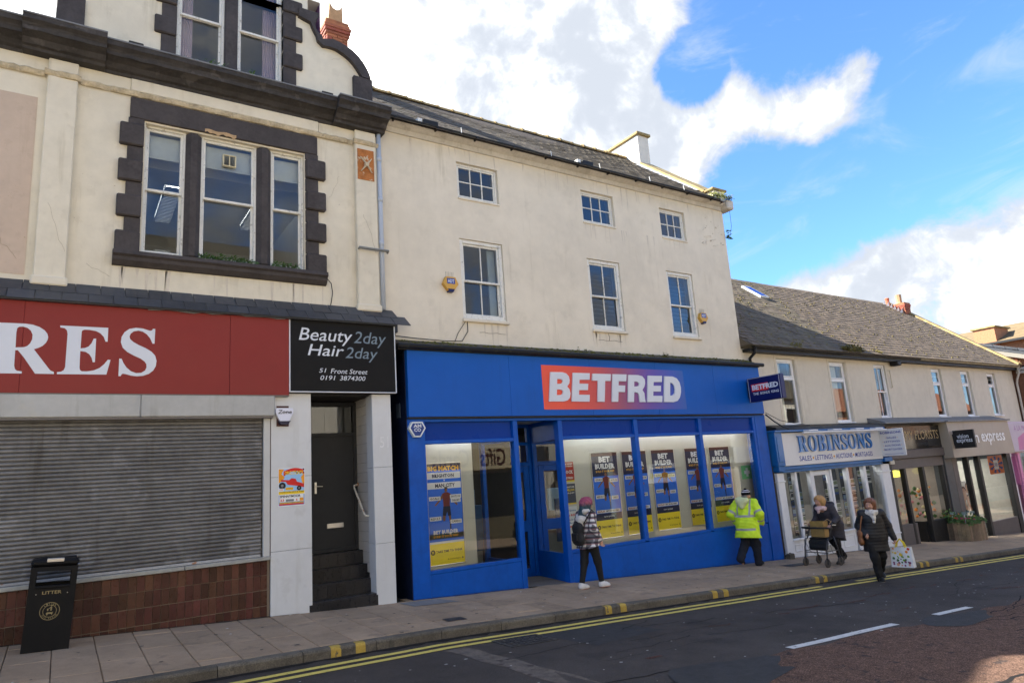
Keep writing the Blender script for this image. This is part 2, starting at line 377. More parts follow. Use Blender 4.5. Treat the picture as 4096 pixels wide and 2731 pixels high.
# pavement bed and slabs
pb = MB(); sheet(pb, list(np.linspace(-12, 70, 83)), [lambda x: yk(x)+.14, -1.2, 3.0], lambda x, y: gz(x, y)-.028)
pav = struct('pavement', pb, M_grime)
SL = {}
def slab_mesh(w, l):
    k = (round(w, 2), round(l, 2))
    if k not in SL:
        m = MB(); m.box(-w/2, w/2, -l/2, l/2, -.05, 0, .007)
        SL[k] = m.mesh('paving_slab')
    return SL[k]
ang = math.atan(.0536)
stuff = MB(); npc = 0; x = -2.6; ci = 0
while x < 46:
    w = .437; yf = yk(x+w/2)+.155; y = -.295 if x < 4.55 else (-.30 if x < 14.8 else -.24)
    y = 0.0 if 4.62 < x < 4.95 else y
    if 7.1 < x < 8.2: y = 1.0
    if 21.4 < x < 22.4: y = .4
    first = True; off = rr.choice([.3, .45, .6, .75])
    while y > yf+.05:
        l = off if first else rr.choice([.6, .75, .9, .9])
        first = False
        if y-l < yf+.18: l = y-yf
        cy = y-l/2; cx = x+w/2
        if x < 17.5 and npc < 300:
            o = piece('paving_slab', slab_mesh(w-.007, l-.007), M_slab, pav, (cx, cy, gz(cx, cy)+rr.uniform(-.003, .003)), (math.atan(.015)+rr.uniform(-.003, .003), ang+rr.uniform(-.002, .002), 0)); npc += 1
        else:
            b = len(stuff.v); stuff.box(x+.003, x+w-.003, y-l+.003, y-.003, -.05, 0)
            stuff.v[b:] = [(a, c, d+gz(a, c)) for a, c, d in stuff.v[b:]]
        y -= l
    x += w; ci += 1
part('paving_slabs_far', stuff, M_slab, pav, kind='stuff')
# kerb
kb = MB(); kroot = struct('kerb', sheet(MB(), list(np.linspace(-12, 70, 83)), [lambda x: yk(x)+.01, lambda x: yk(x)+.15], lambda x, y: gz(x, y)-.06), M_grime)
x = -3.1; kmesh = {}
while x < 40:
    L = .915; 
    drop = 0
    m = MB(); n = 2; vs = []
    pr = [(0.0, -.2), (0.0, -.03), (.012, -.008), (.03, 0.0), (.148, 0.0), (.148, -.2)]
    a, b = x+.004, x+L-.004
    pts = []
    for xx in (a, b):
        for (dy, dz) in pr: pts.append((xx, yk(xx)+dy, gz(xx, yk(xx))+dz+.002))
    k = len(pr); m.add(pts, [tuple(range(k)), tuple(range(2*k-1, k-1, -1))]+[(i, (i+1) % k, k+(i+1) % k, k+i) for i in range(k)])
    part('kerbstone', m, M_kerb, kroot); x += L
kb = MB(); 
# yellow loading ticks over the kerb
for tx in (2.72, 3.03, 7.0, 7.3, 9.4, 9.68, 12.35, 12.62, 16.35, 16.62, 18.0, 18.25):
    m = MB(); w = .125; pr = [(-.0035, -.112), (-.0035, -.03), (.0085, -.0055), (.028, .0035), (.10, .0035)]
    vs = [(xx, yk(xx)+dy, gz(xx, yk(xx))+dz+.002) for xx in (tx, tx+w) for dy, dz in pr]; k = len(pr)
    m.add(vs, [(i, i+1, k+i+1, k+i) for i in range(k-1)]); part('kerb_tick', m, M_ytick, kroot)
# double yellow lines
def line_strip(name, x0, x1, yf, w, mt, dz=.006, wob=.006):
    m = MB(); xs = np.arange(x0, x1+.01, .25)
    vs = []
    for xx in xs:
        y = yf(xx)+wob*math.sin(xx*3.1)
        vs += [(xx, y-w/2, rz(xx, y-w/2)+dz), (xx, y+w/2, rz(xx, y+w/2)+dz)]
    m.add(vs, [(2*i, 2*i+2, 2*i+3, 2*i+1) for i in range(len(xs)-1)]); return part(name, m, mt, road)
yl1 = lambda x: yk(x)-.33-.02*max(0, min(4-x, 6))
yl2 = lambda x: yk(x)-.55-.02*max(0, min(4-x, 6))
line_strip('yellow_line', -8, 12.0, yl1, .105, M_yel); line_strip('yellow_line', 13.2, 60, yl1, .105, M_yel)
line_strip('yellow_line', -8, 60, yl2, .105, M_yel)
for a, b in ((6.95, 9.35), (10.25, 11.35), (13.3, 15.3), (17.3, 19.3), (21.3, 23.3), (2.2, 4.2)):
    line_strip('lane_dash', a, b, lambda x: -5.87, .11, M_wht)
# chip-sealed trench strip and gully cover
m = MB(); pts = [(3.9, -3.35), (4.2, -3.32), (4.25, -3.6), (4.24, -3.9), (4.32, -4.3), (4.30, -4.7), (4.38, -5.3), (4.36, -6.2), (4.02, -6.2), (4.05, -5.5), (4.0, -5.0), (4.02, -4.5), (3.95, -4.1), (3.97, -3.7)]
m.add([(a, b, rz(a, b)+.0035) for a, b in pts], [tuple(range(len(pts)))]); part('repair_strip', m, M_strip, road)
m = MB(); q = [(4.62, -3.22), (5.32, -3.22), (5.32, -3.72), (4.62, -3.72)]
m.add([(a, b, rz(a, b)+.008) for a, b in q]+[(a, b, rz(a, b)-.05) for a, b in q], [(0, 1, 2, 3), (0, 4, 5, 1), (1, 5, 6, 2), (2, 6, 7, 3), (3, 7, 4, 0)])
part('utility_cover', m, M_iron, road)
m = MB()
for i in range(6):
    for j in range(4):
        a, b = 4.68+i*.105, -3.68+j*.115; m.box(a, a+.06, b, b+.07, rz(a, b)+.008, rz(a, b)+.013)
part('cover_tread', m, M_iron, road)
m = MB()
for i in range(18):
    a = 5.35+.9*math.sin(i*.35)*.3+i*.05; b = -3.75-i*.05
m.add([(x_, y_, rz(x_, y_)+.003) for x_, y_ in ((5.3, -3.15), (6.6, -3.2), (6.75, -4.1), (5.45, -4.3))], [(0, 1, 2, 3)])
part('tarmac_patch', m, mat('new_tarmac', (.038, .037, .036), .85, .2, 4, bump=.3, bscale=160), road)
m = MB(); pp = [(4.9+.75*(1+math.cos(t))*(1+.13*math.sin(5*t)), -6.15+.42*math.sin(t)*(1+.2*math.sin(3*t+1))) for t in np.linspace(0, 6.1, 26)]
m.add([(a, b, rz(a, b)+.0075) for a, b in pp], [tuple(range(len(pp)))]); part('tarmac_patch', m, MATS['new_tarmac'], road)
m = MB(); pp = [(9.4+.8*(1+math.cos(t))*(1+.13*math.sin(4*t)), -6.2+.28*math.sin(t)*(1+.2*math.sin(3*t+2))) for t in np.linspace(0, 6.1, 26)]
m.add([(a, b, rz(a, b)+.0075) for a, b in pp], [tuple(range(len(pp)))]); part('tarmac_patch', m, MATS['new_tarmac'], road)
# scraps of litter and chewing gum
m = MB()
for _ in range(150):
    a = rr.uniform(1, 22); b = rr.uniform(-6.0, -3.6); s_ = rr.uniform(.006, .022)
    m.add([(a+s_*math.cos(t+a)*rr.uniform(.6, 1.3), b+s_*math.sin(t+a), rz(a, b)+.005) for t in (0, 1.2, 2.5, 3.6, 5)], [(0, 1, 2, 3, 4)])
part('chewing_gum', m, flat('gum', (150, 148, 142)), road, kind='stuff')
m = MB()
for _ in range(120):
    a = rr.uniform(-1, 16); b = rr.uniform(-2.6, -.4); s_ = rr.uniform(.006, .03)
    m.add([(a+s_*math.cos(t+a)*rr.uniform(.6, 1.3), b+s_*math.sin(t+a), gz(a, b)+.005) for t in (0, 1.2, 2.5, 3.6, 5)], [(0, 1, 2, 3, 4)])
part('pavement_stains', m, mat('stain', (.09, .078, .064), .9), pav, kind='stuff')
m = MB()
for _ in range(40):
    a = rr.uniform(-1, 20); b = rr.uniform(-2.6, -.35); s_ = rr.uniform(.008, .03)
    m.add([(a+s_*math.cos(t+a)*rr.uniform(.6, 1.3), b+.6*s_*math.sin(t+a), gz(a, b)+.008+rr.uniform(0, .006)) for t in (0, 1.2, 2.5, 3.6, 5)], [(0, 1, 2, 3, 4)])
part('paper_litter', m, flat('paper_scrap', (205, 203, 198)), pav, kind='stuff')

# dark gutter silt along the kerb, cracks and worn reddish scars in the tarmac, dark ragged strips at the foot of the walls
def ragged(x0, x1, yf, w0, w1, zf, seed, step=.12):
    r = random.Random(seed); xs = np.arange(x0, x1, step); m = MB(); vs = []
    for xx in xs: y0 = yf(xx); w = r.uniform(w0, w1); vs += [(xx, y0, zf(xx, y0)), (xx, y0-w, zf(xx, y0-w))]
    m.add(vs, [(2*i, 2*i+2, 2*i+3, 2*i+1) for i in range(len(xs)-1)]); return m
part('gutter_silt', ragged(-6, 40, lambda x: yk(x)-.002, .05, .17, lambda x, y: rz(x, y)+.0035, 1), mat('gutter_silt', (.022, .02, .018), .95, .3, 8, spec=.1), road, kind='stuff', recalc=False)
part('wall_foot_grime', ragged(-1.9, 3.25, lambda x: -.30, .015, .06, lambda x, y: gz(x, y)+.008, 2), mat('foot_grime', (.06, .052, .042), .95, .3, 8, spec=.1), pav, kind='stuff', recalc=False)
part('wall_foot_grime', ragged(4.95, 7.2, lambda x: -.27, .015, .05, lambda x, y: gz(x, y)+.008, 3), MATS['foot_grime'], pav, kind='stuff', recalc=False)
part('wall_foot_grime', ragged(8.3, 20.3, lambda x: -.25, .015, .05, lambda x, y: gz(x, y)+.008, 4), MATS['foot_grime'], pav, kind='stuff', recalc=False)
def crack(m, x, y, dx, dy, n, w, r):
    vs = []
    for i in range(n):
        vs += [(x, y-w/2, rz(x, y-w/2)+.0045), (x, y+w/2, rz(x, y+w/2)+.0045)]; x += dx*r.uniform(.6, 1.4); y += dy*r.uniform(.2, 1.6)+r.uniform(-.04, .04); w *= r.uniform(.8, 1.2)
    m.add(vs, [(2*i, 2*i+2, 2*i+3, 2*i+1) for i in range(n-1)])
m = MB(); r_ = random.Random(44)
for i in range(16): crack(m, r_.uniform(2, 14), r_.uniform(-6.1, -3.6), .12, r_.choice([-.02, .0, .02, .05]), r_.randint(6, 22), r_.uniform(.006, .016), r_)
for i in range(12): crack(m, r_.uniform(5, 16), r_.uniform(-8, -6.0), .12, r_.choice([-.03, .0, .03]), r_.randint(8, 24), r_.uniform(.01, .03), r_)
part('road_cracks', m, mat('road_crack', (.016, .015, .015), .95, .1, 5, spec=.1), road, kind='stuff', recalc=False)
m = MB()
for i in range(26): crack(m, r_.uniform(3, 18), r_.choice([-4.3, -4.35, -5.3, -5.2])+r_.uniform(-.15, .15), .08, 0.0, r_.randint(4, 10), r_.uniform(.02, .06), r_)
part('worn_scars', m, mat('worn_scar', (.095, .05, .04), .9, .3, 12, spec=.1, grain=.5, gscale=80), road, kind='stuff', recalc=False)
# ================================================================== shared building materials
M_cream = mat('cream_render', (.70, .635, .51), .85, .08, .7, streak=.4, bump=.10, bscale=45, spots=.12, spotcol=(.42, .37, .28), spotscale=2.5)
M_cream2 = mat('cream_render_left', (.69, .63, .495), .85, .09, .8, streak=.4, bump=.14, bscale=30, spots=.15, spotcol=(.4, .34, .24), spotscale=3)
M_cream3 = mat('cream_render_terrace', (.62, .57, .47), .85, .07, .8, streak=.32, bump=.1, bscale=40, spots=.1, spotcol=(.4, .36, .29), spotscale=3)
M_pink = mat('faded_pink_render', (.545, .43, .33), .85, .08, .9, streak=.25, spots=.15, spotcol=(.36, .27, .2))
M_stone = mat('dark_painted_stone', (.062, .054, .052), .7, .25, 3, spec=.2, bump=.35, bscale=25, spots=.25, spotcol=(.10, .088, .085), spotscale=5)
M_cornice = mat('black_sooted_cornice', (.042, .038, .036), .7, .4, 3, spots=.5, spotcol=(.11, .10, .095), bump=.35, bscale=18, spotscale=4)
M_wood = mat('white_window_paint', (.70, .69, .63), .5, .08, 4, spots=.6, spotcol=(.33, .3, .25), spotscale=16)
M_upvc = mat('white_upvc', (.76, .77, .78), .3, .03, 3)
M_glass = glass('window_glass', (.90, .94, .93), 1.8, .05)
M_shopglass = glass('shop_glass', (.96, .98, .97), 1.25, .015)
M_slate = mat('roof_slate', (.10, .082, .06), .8, .22, 3, spec=.2, spots=.4, spotcol=(.12, .10, .055), rnd=.18, rndhue=.015, bump=.2, bscale=40, spotscale=5)
M_slate2 = mat('dark_canopy_slate', (.045, .049, .057), .45, .15, 3, rnd=.2, spots=.2, spotcol=(.12, .12, .11), spotscale=9)
M_lead = mat('lead_grey', (.17, .175, .18), .5, .2, 4)
M_moss = mat('moss', (.10, .10, .025), .95, .5, 8)
M_leaf = mat('weed_leaf', (.07, .13, .035), .7, .4, 20)
M_brick = mat('red_brick', (.30, .10, .055), .85, .2, 9, rnd=.25, rndhue=.012, bump=.2, bscale=60)
M_mortar = mat('mortar', (.30, .26, .21), .95, .15, 8)
M_whitetile = mat('white_cladding', (.60, .61, .61), .45, .05, 1.2, streak=.25, spots=.22, spotcol=(.38, .37, .35), spotscale=2.2)
M_rtile = mat('brown_glazed_tile', (.080, .031, .021), .3, .25, 7, rnd=.42, rndhue=.014, bump=.05, bscale=30)
M_grout = mat('pale_grout', (.22, .18, .14), .9, .1, 5)
M_btile = mat('black_glazed_tile', (.022, .021, .022), .3, .2, 8, rnd=.3)
M_galv = mat('galvanised_shutter', (.17, .166, .16), .5, .3, 1.3, streak=.75, metal=.4, spots=.3, spotcol=(.36, .36, .36), spotscale=2.6, bump=.1, bscale=30)
M_galv2 = mat('painted_steel_box', (.42, .42, .40), .5, .1, 1.5, streak=.5, spots=.3, spotcol=(.5, .47, .38), spotscale=2)
M_rust = mat('rust', (.36, .15, .05), .9, .35, 12)
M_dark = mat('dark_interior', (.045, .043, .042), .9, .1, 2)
M_room = mat('office_wall', (.45, .47, .50), .9, .06, 1)
M_pale = mat('room_pale', (.68, .68, .66), .9, .05, 1)
M_door = mat('charcoal_door', (.030, .031, .033), .6, .08, 2, spec=.2)
M_chrome = mat('satin_steel', (.62, .61, .58), .3, .05, 4, metal=.8)
M_black = mat('matt_black', (.012, .012, .013), .5, .1, 5)
M_redv = mat('red_sign_vinyl', srgb(132, 40, 36), .5, .05, .6, bump=.03, bscale=8)
M_whitev = mat('white_vinyl', (.66, .69, .74), .5, .02, 2)
M_terra = mat('terracotta', (.42, .25, .13), .85, .2, 6)
BRK = MB().box(-.1075, .1075, -.03, .03, -.0325, .0325, .004).mesh('brick')
def bricks(parent, x0, x1, y0, y1, z0, z1, face='both', mt=None):
    mt = mt or M_brick
    n = int((z1-z0)/.075); k = 0
    for i in range(n):
        z = z0+.0375+i*.075
        if face in ('both', 'front'):
            L = x1-x0; c = max(2, round(L/.225)); off = .5 if i % 2 else 0
            xs = np.linspace(x0, x1, c+1) if not off else np.concatenate([[x0], np.linspace(x0, x1, c+1)[:-1]+(L/c)/2, [x1]])
            for a, b in zip(xs[:-1], xs[1:]): piece('brick', BRK, mt, parent, ((a+b)/2, y0+.018, z), None, ((b-a-.010)/.215, 1, 1))
        if face in ('both', 'left'):
            L = y1-y0; c = max(2, round(L/.225)); off = .5 if i % 2 == 0 else 0
            ys = np.linspace(y0+.06, y1, c+1) if not off else np.concatenate([[y0+.06], np.linspace(y0+.06, y1, c+1)[:-1]+(L/c)/2, [y1]])
            for a, b in zip(ys[:-1], ys[1:]): piece('brick', BRK, mt, parent, (x0+.018, (a+b)/2, z), (0, 0, math.pi/2), ((b-a-.010)/.215, 1, 1))
def sash_window(parent, x0, x1, z0, z1, y, mid, nx=(1, 1), nz=(1, 1), fw=.06, sill=None, wood=None, gl=None):
    wood = wood or M_wood; gl = gl or M_glass
    w = part('window', frame_mb(MB(), x0, x1, z0, z1, y-.03, y+.10, fw, wb=fw*1.2), wood, parent)
    for (a, b, yy, cols, rows) in ((mid-.02, z1-fw, y+.0, nx[0], nz[0]), (z0+fw*1.2, mid+.025, y+.045, nx[1], nz[1])):
        # upper sash in front, lower sash behind
        xa, xb = x0+fw-.005, x1-fw+.005; s = MB(); frame_mb(s, xa, xb, a, b, yy, yy+.035, .042)
        ia, ib, ja, jb = xa+.042, xb-.042, a+.042, b-.042
        for i in range(1, cols): xx = ia+(ib-ia)*i/cols; s.box(xx-.011, xx+.011, yy+.003, yy+.032, ja, jb)
        for j in range(1, rows): zz = ja+(jb-ja)*j/rows; s.box(ia, ib, yy+.005, yy+.030, zz-.011, zz+.011)
        part('sash', s, wood, w)
        for i in range(cols):
            for j in range(rows):
                part('pane', rect(MB(), ia+(ib-ia)*i/cols, ia+(ib-ia)*(i+1)/cols, ja+(jb-ja)*j/rows, ja+(jb-ja)*(j+1)/rows, yy+.018), gl, w, recalc=False)
    return w
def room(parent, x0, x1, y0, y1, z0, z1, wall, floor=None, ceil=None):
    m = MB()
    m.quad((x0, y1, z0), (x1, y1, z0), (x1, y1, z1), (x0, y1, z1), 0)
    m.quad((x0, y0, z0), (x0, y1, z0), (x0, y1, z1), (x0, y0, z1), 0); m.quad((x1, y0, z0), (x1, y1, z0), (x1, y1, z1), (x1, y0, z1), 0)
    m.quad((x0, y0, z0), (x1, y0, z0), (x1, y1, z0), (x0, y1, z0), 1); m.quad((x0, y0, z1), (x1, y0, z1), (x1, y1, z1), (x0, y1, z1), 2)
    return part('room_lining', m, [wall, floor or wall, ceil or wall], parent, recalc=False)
def foliage(mb, cx0, cx1, y, z, n, size, mi=0, up=.1, seed=1, dy=.05):
    r = random.Random(seed)
    for _ in range(n):
        p = Vector((r.uniform(cx0, cx1), y+r.uniform(-dy, dy), z+abs(r.gauss(0, up)))); a = r.uniform(0, 6.28); t = r.uniform(-.6, 1.0); s_ = size*r.uniform(.5, 1.4)
        u = Vector((math.cos(a)*math.cos(t), math.sin(a)*math.cos(t), math.sin(t)))*s_; w = u.orthogonal().normalized()*s_*.35
        mb.add([p, p+u*.5+w, p+u, p+u*.5-w], [(0, 1, 2, 3)], mi)
    return mb

# ================================================================== left building
LB = thing('rendered_building', 'cream building with dark stone window blocks and curved gable above a closed shutter', 'building', (1.5, .3, gz(1.5)))
w = MB(); holes_wall(w, -1.9, 4.62, 4.3, 8.62, -.05, .25, [(.82, 3.27, 5.43, 7.57)]); w.box(4.36, 4.62, .25, 6, 0, 9.0); w.box(-1.9, 4.36, 7.5, 8, 0, 9)
part('wall', w, M_cream2, LB)
part('panel', MB().box(-1.9, -.56, -.056, -.04, 4.95, 7.62), M_pink, LB, label='faded pink render panel beside the pilaster')
for x0, x1 in ((-.46, -.09), (4.18, 4.58)):
    p = MB().box(x0, x1, -.15, -.04, 4.86, 8.245, .012); p.box(x0-.03, x1+.03, -.18, -.04, 4.80, 4.93, .02); part('pilaster', p, M_cream2, LB)
# frieze panels
fr_ = MB(); fr_.box(-1.9, -.46, -.075, -.04, 8.05, 8.25); fr_.box(-.09, .59, -.075, -.04, 8.05, 8.25); fr_.box(.592, 3.52, -.10, -.04, 8.05, 8.25, .01); fr_.box(3.53, 4.18, -.075, -.04, 8.05, 8.25)
part('frieze', fr_, M_cream2, LB)
# weathered string course
M_string = mat('eroded_string_course', (.50, .43, .30), .9, .3, 5, spots=.6, spotcol=(.25, .21, .15), bump=.5, bscale=22, spotscale=9)
sc = MB(); rr = random.Random(5)
def eroded(mb, x0, x1, y0):
    xs = np.arange(x0, x1+.001, (x1-x0)/max(2, int((x1-x0)/.06))); pr = [(0, -.035), (-.03, -.03), (-.05, -.005), (-.065, .03), (-.04, .05), (0, .055)]
    vs = []
    for xx in xs:
        e = rr.uniform(0, 1)**3*.035
        for dy, dz in pr: vs.append((xx, y0+min(0, dy+e*(dy < 0)), 7.995+dz+rr.uniform(-.006, .006)*(dy < 0)))
    k = len(pr); n = len(xs)
    mb.add(vs, [(i*k+j, i*k+j+1, (i+1)*k+j+1, (i+1)*k+j) for i in range(n-1) for j in range(k-1)]+[tuple(range(k)), tuple((n-1)*k+j for j in range(k))])
eroded(sc, -1.9, -.50, -.07); eroded(sc, -.50, -.05, -.15); eroded(sc, -.05, 4.14, -.07); eroded(sc, 4.14, 4.62, -.15)
part('string_course', sc, M_string, LB)
# cornice with breaks over the pilasters
pr = [(-.02, 8.25), (-.10, 8.25), (-.12, 8.29), (-.17, 8.31), (-.22, 8.37), (-.30, 8.40), (-.36, 8.41), (-.37, 8.46), (-.39, 8.49), (-.44, 8.53), (-.45, 8.60), (-.40, 8.615), (.02, 8.64)]
for a, b, d in ((-1.9, -.78, 0), (-.78, .24, -.13), (.24, 3.76, 0), (3.76, 4.74, -.13)):
    c = MB(); n = max(2, int((b-a)/.15)); xs = np.linspace(a+.002, b-.002, n); vs = []
    for xx in xs:
        for j, (y, z) in enumerate(pr): vs.append((xx, y+(d if j > 0 and j < len(pr)-1 else 0)+rr.uniform(-.006, .006), z+rr.uniform(-.006, .006)))
    k = len(pr); c.add(vs, [(i*k+j, i*k+(j+1) % k, (i+1)*k+(j+1) % k, (i+1)*k+j) for i in range(n-1) for j in range(k)]+[tuple(range(k)), tuple((n-1)*k+j for j in range(k))])
    part('cornice', c, M_cornice, LB)
lf = MB()
for a, b, d in ((-1.9, -.78, 0), (-.78, .24, -.13), (.24, 3.76, 0), (3.76, 4.74, -.13)): lf.profx([(-.46+d, 8.60), (-.462+d, 8.622), (-.03, 8.66), (-.03, 8.645)], a, b)
part('lead_flashing', lf, M_lead, LB)
for a in (.52, 3.5): part('loose_slate', MB().box(a, a+.2, -.40, -.2, 8.64, 8.70, .01), M_cornice, LB)
# window surround
def stone(x0, x1, z0, z1, y0=-.10, c=.014, name='surround_block'): return part(name, MB().box(x0, x1, y0, .12, z0, z1, c), M_stone, LB)
stone(.60, 3.50, 7.60, 7.945, -.095, .01, 'lintel')
for z0, z1 in ((7.13, 7.49), (6.55, 6.89), (5.98, 6.32), (5.41, 5.75)): stone(.475, .80, z0, z1, -.135, .02, 'quoin'); stone(3.29, 3.635, z0, z1, -.135, .02, 'quoin')
for z0, z1 in ((7.495, 7.598), (6.895, 7.125), (6.325, 6.545), (5.755, 5.975)): stone(.585, .80, z0, z1, -.09, .006, 'jamb_block'); stone(3.29, 3.51, z0, z1, -.09, .006, 'jamb_block')
for x0, x1 in ((1.40, 1.63), (2.49, 2.72)): part('mullion', MB().box(x0, x1, -.07, .14, 5.42, 7.60, .07), M_stone, LB)
part('sill', MB().profx([(-.05, 5.44), (-.20, 5.42), (-.21, 5.36), (-.17, 5.33), (-.16, 5.28), (-.10, 5.22), (-.05, 5.21)], .46, 3.63), M_stone, LB)
rp = MB(); rp.add([(1.66+i*.04, -.099, 7.60+.028*math.sin(i*2.1)*(i % 2)-.005*(i % 3)) for i in range(13)]+[(1.66+i*.04, -.099, 7.655+.01*math.sin(i)) for i in range(12, -1, -1)], [tuple(range(26))])
part('flaked_patch', rp, mat('bare_sandstone', (.45, .30, .16), .9, .15, 9), LB, recalc=False)
for x0, x1 in ((.81, 1.405), (1.625, 2.495), (2.715, 3.285)): sash_window(LB, x0, x1, 5.46, 7.58, .06, 6.52, fw=.04)
room(LB, .3, 4.1, .28, 6.5, 5.25, 7.85, M_room, M_dark, M_pale)
part('bulkhead', MB().box(.32, 4.08, .85, 1.05, 7.25, 7.84), M_pale, LB)  # pale panels added to give the pale band across the upper sashes
for xa, xb in ((.9, 1.3), (1.75, 2.4), (2.8, 3.2)): part('band_strip', MB().box(xa-.05, xb+.05, .20, .212, 7.12, 7.5), flat('band_pale', (196, 200, 200), .9), LB)
# extractor vent in the middle window
v = MB(); frame_mb(v, 1.96, 2.17, 7.13, 7.34, .02, .06, .022); v.box(2.058, 2.072, .025, .055, 7.15, 7.32)
vt = part('extractor_vent', v, flat('aged_plastic', (205, 195, 160)), LB)
v = MB()
for i in range(9): v.profx([(.03, 7.155+i*.019), (.045, 7.172+i*.019), (.05, 7.165+i*.019)], 1.982, 2.148)
part('vent_louvre', v, flat('vent_brown', (60, 48, 38)), vt)
for (cx, cy) in ((1.55, 3.6), (3.25, 3.4)):
    t = thing('ceiling_light', 'lit louvred fluorescent light seen through the %s upstairs office window' % ('wide middle' if cx < 2 else 'narrow'), 'light', (cx, cy, 7.78)); t.location = (cx, cy, 7.78)
    part('tray', MB().box(cx-.16, cx+.16, cy-.9, cy+.9, 7.80, 7.84), M_upvc, t); part('tube', MB().box(cx-.12, cx+.12, cy-.85, cy+.85, 7.785, 7.795), emis('tube_glow', (1, 1, .95), 4.0), t)
    g = MB()
    for i in range(23): g.box(cx-.15, cx+.15, cy-.88+i*.08, cy-.845+i*.08, 7.70, 7.78)
    for i in (-.14, -.05, .05, .14): g.box(cx+i-.006, cx+i+.006, cy-.89, cy+.89, 7.72, 7.785)
    part('louvre', g, flat('louvre_grey', (120, 122, 125)), t)
wd = MB(); foliage(wd, 1.62, 2.48, -.12, 5.435, 420, .05, up=.035, seed=2); foliage(wd, 2.72, 3.15, -.12, 5.435, 220, .05, up=.04, seed=3)
part('weeds_on_sill', wd, M_leaf, LB, kind='stuff', recalc=False)
wd = MB(); foliage(wd, 1.6, 1.95, -.38, 8.64, 60, .05, up=.03, seed=12); foliage(wd, 2.28, 2.36, -.38, 8.64, 40, .05, up=.05, seed=13); part('weeds_on_cornice', wd, M_leaf, LB, kind='stuff', recalc=False)
tb = MB().box(1.02, 1.25, .14, .26, 5.50, 5.60, .01); part('plastic_tub', tb, flat('tub', (150, 155, 160)), LB)
# gable
G = part('gable', holes_wall(MB(), .98, 3.16, 8.62, 10.42, -.05, .25, [(1.20, 2.91, 8.85, 10.42)]), M_cream2, LB)
lobe = [(3.16, 8.62), (4.42, 8.62), (4.42, 9.36), (4.33, 9.45), (4.13, 9.68), (3.87, 9.81), (3.62, 9.80), (3.53, 9.88), (3.50, 9.99), (3.39, 10.22), (3.16, 10.3)]
for L_ in (lobe, [(4.14-x, z) for x, z in lobe]): part('gable_shoulder', MB().prism(L_, -.0505, .25), M_cream2, LB)
m = MB(); holes_wall(m, .78, 3.36, 10.42, 11.7, -.051, .25, [(1.20, 2.91, 10.42, 10.9)]); m.prism([(.7, 11.7), (3.44, 11.7), (2.07, 12.7)], -.1, .25); part('gable_top', m, M_cream2, LB)
outer = [(3.60, 9.99), (3.61, 9.93), (3.81, 9.985), (3.94, 9.965), (4.06, 9.92), (4.18, 9.865), (4.29, 9.78), (4.38, 9.68), (4.45, 9.57), (4.50, 9.47), (4.525, 9.37)]
inner = [(4.36, 9.37), (4.31, 9.45), (4.23, 9.57), (4.13, 9.67), (4.0, 9.75), (3.87, 9.80), (3.74, 9.81), (3.62, 9.79)]
cp = outer+inner+[(3.52, 9.87), (3.50, 9.97), (3.44, 10.08), (3.39, 10.2), (3.18, 10.26), (3.18, 10.43), (3.54, 10.43), (3.545, 10.36), (3.49, 10.30), (3.47, 10.2), (3.49, 10.09), (3.54, 10.03)]
for L_ in (cp, [(4.14-x, z) for x, z in cp]): part('gable_coping', MB().prism(L_, -.14, .26), M_stone, LB)
for x0, x1, z1 in ((4.19, 4.56, 9.37), (-.42, -.06, 9.37)): part('coping_block', MB().box(x0, x1, -.13, .3, 8.63, z1, .012), M_stone, LB)
for z0, z1 in ((9.19, 9.50), (9.76, 10.04), (10.30, 10.56)): stone(.88, 1.20, z0, z1, -.11, .018, 'quoin'); stone(2.91, 3.25, z0, z1, -.11, .018, 'quoin')
for z0, z1 in ((8.64, 9.185), (9.505, 9.755), (10.045, 10.295)): stone(.98, 1.20, z0, z1, -.075, .006, 'jamb_block'); stone(2.91, 3.14, z0, z1, -.075, .006, 'jamb_block')
part('mullion', MB().box(1.94, 2.15, -.06, .12, 8.66, 10.9, .02), M_stone, LB)
for x0, x1 in ((1.205, 1.945), (2.145, 2.905)): sash_window(LB, x0, x1, 8.86, 10.88, .04, 9.73, fw=.045)
room(LB, .5, 3.7, .28, 4.5, 8.7, 11.0, mat('purple_wall', (.22, .11, .27), .9, .05, 1), M_dark, M_pale)
cu = MB()
for x0, n, dx in ((1.30, 5, .035), (2.62, 8, .035)):
    vs = []
    for i in range(n*2+1): vs += [(x0+i*dx/2, .22+.02*(i % 2), 8.92), (x0+i*dx/2, .22+.02*(i % 2), 10.9)]
    cu.add(vs, [(2*i, 2*i+2, 2*i+3, 2*i+1) for i in range(n*2)])
part('curtain', cu, flat('mauve_curtain', (190, 170, 185), .9), LB, recalc=False)
or_ = MB(); 
for (a, b, c, r_) in ((1.36, .17, 8.99, .04), (1.55, .17, 8.98, .05), (2.45, .17, 8.99, .05), (2.56, .17, 8.98, .045)): or_.lathe([(r_*math.sin(t), -r_*math.cos(t)) for t in np.linspace(.05, 3.09, 8)], (a, b, c), 10)
part('ornament', or_, flat('ornament_blue', (150, 190, 200)), LB, smooth=True)
# roof behind and coping stones of the low parapet at the far left
m = MB(); m.profx([(.25, 8.66), (4.0, 11.4), (7.9, 8.66)], -1.9, 4.5); part('roof', m, M_slate, LB)
for i in range(5):
    a = -2.0+i*.33; part('ridge_tile', MB().box(a, a+.31, .05, .22, 8.66+.12*(i % 2 == 0)*.3, 8.86+.02*(i % 2), .03), mat('brown_ridge_tile', (.19, .13, .10), .85, .2, 5), LB)
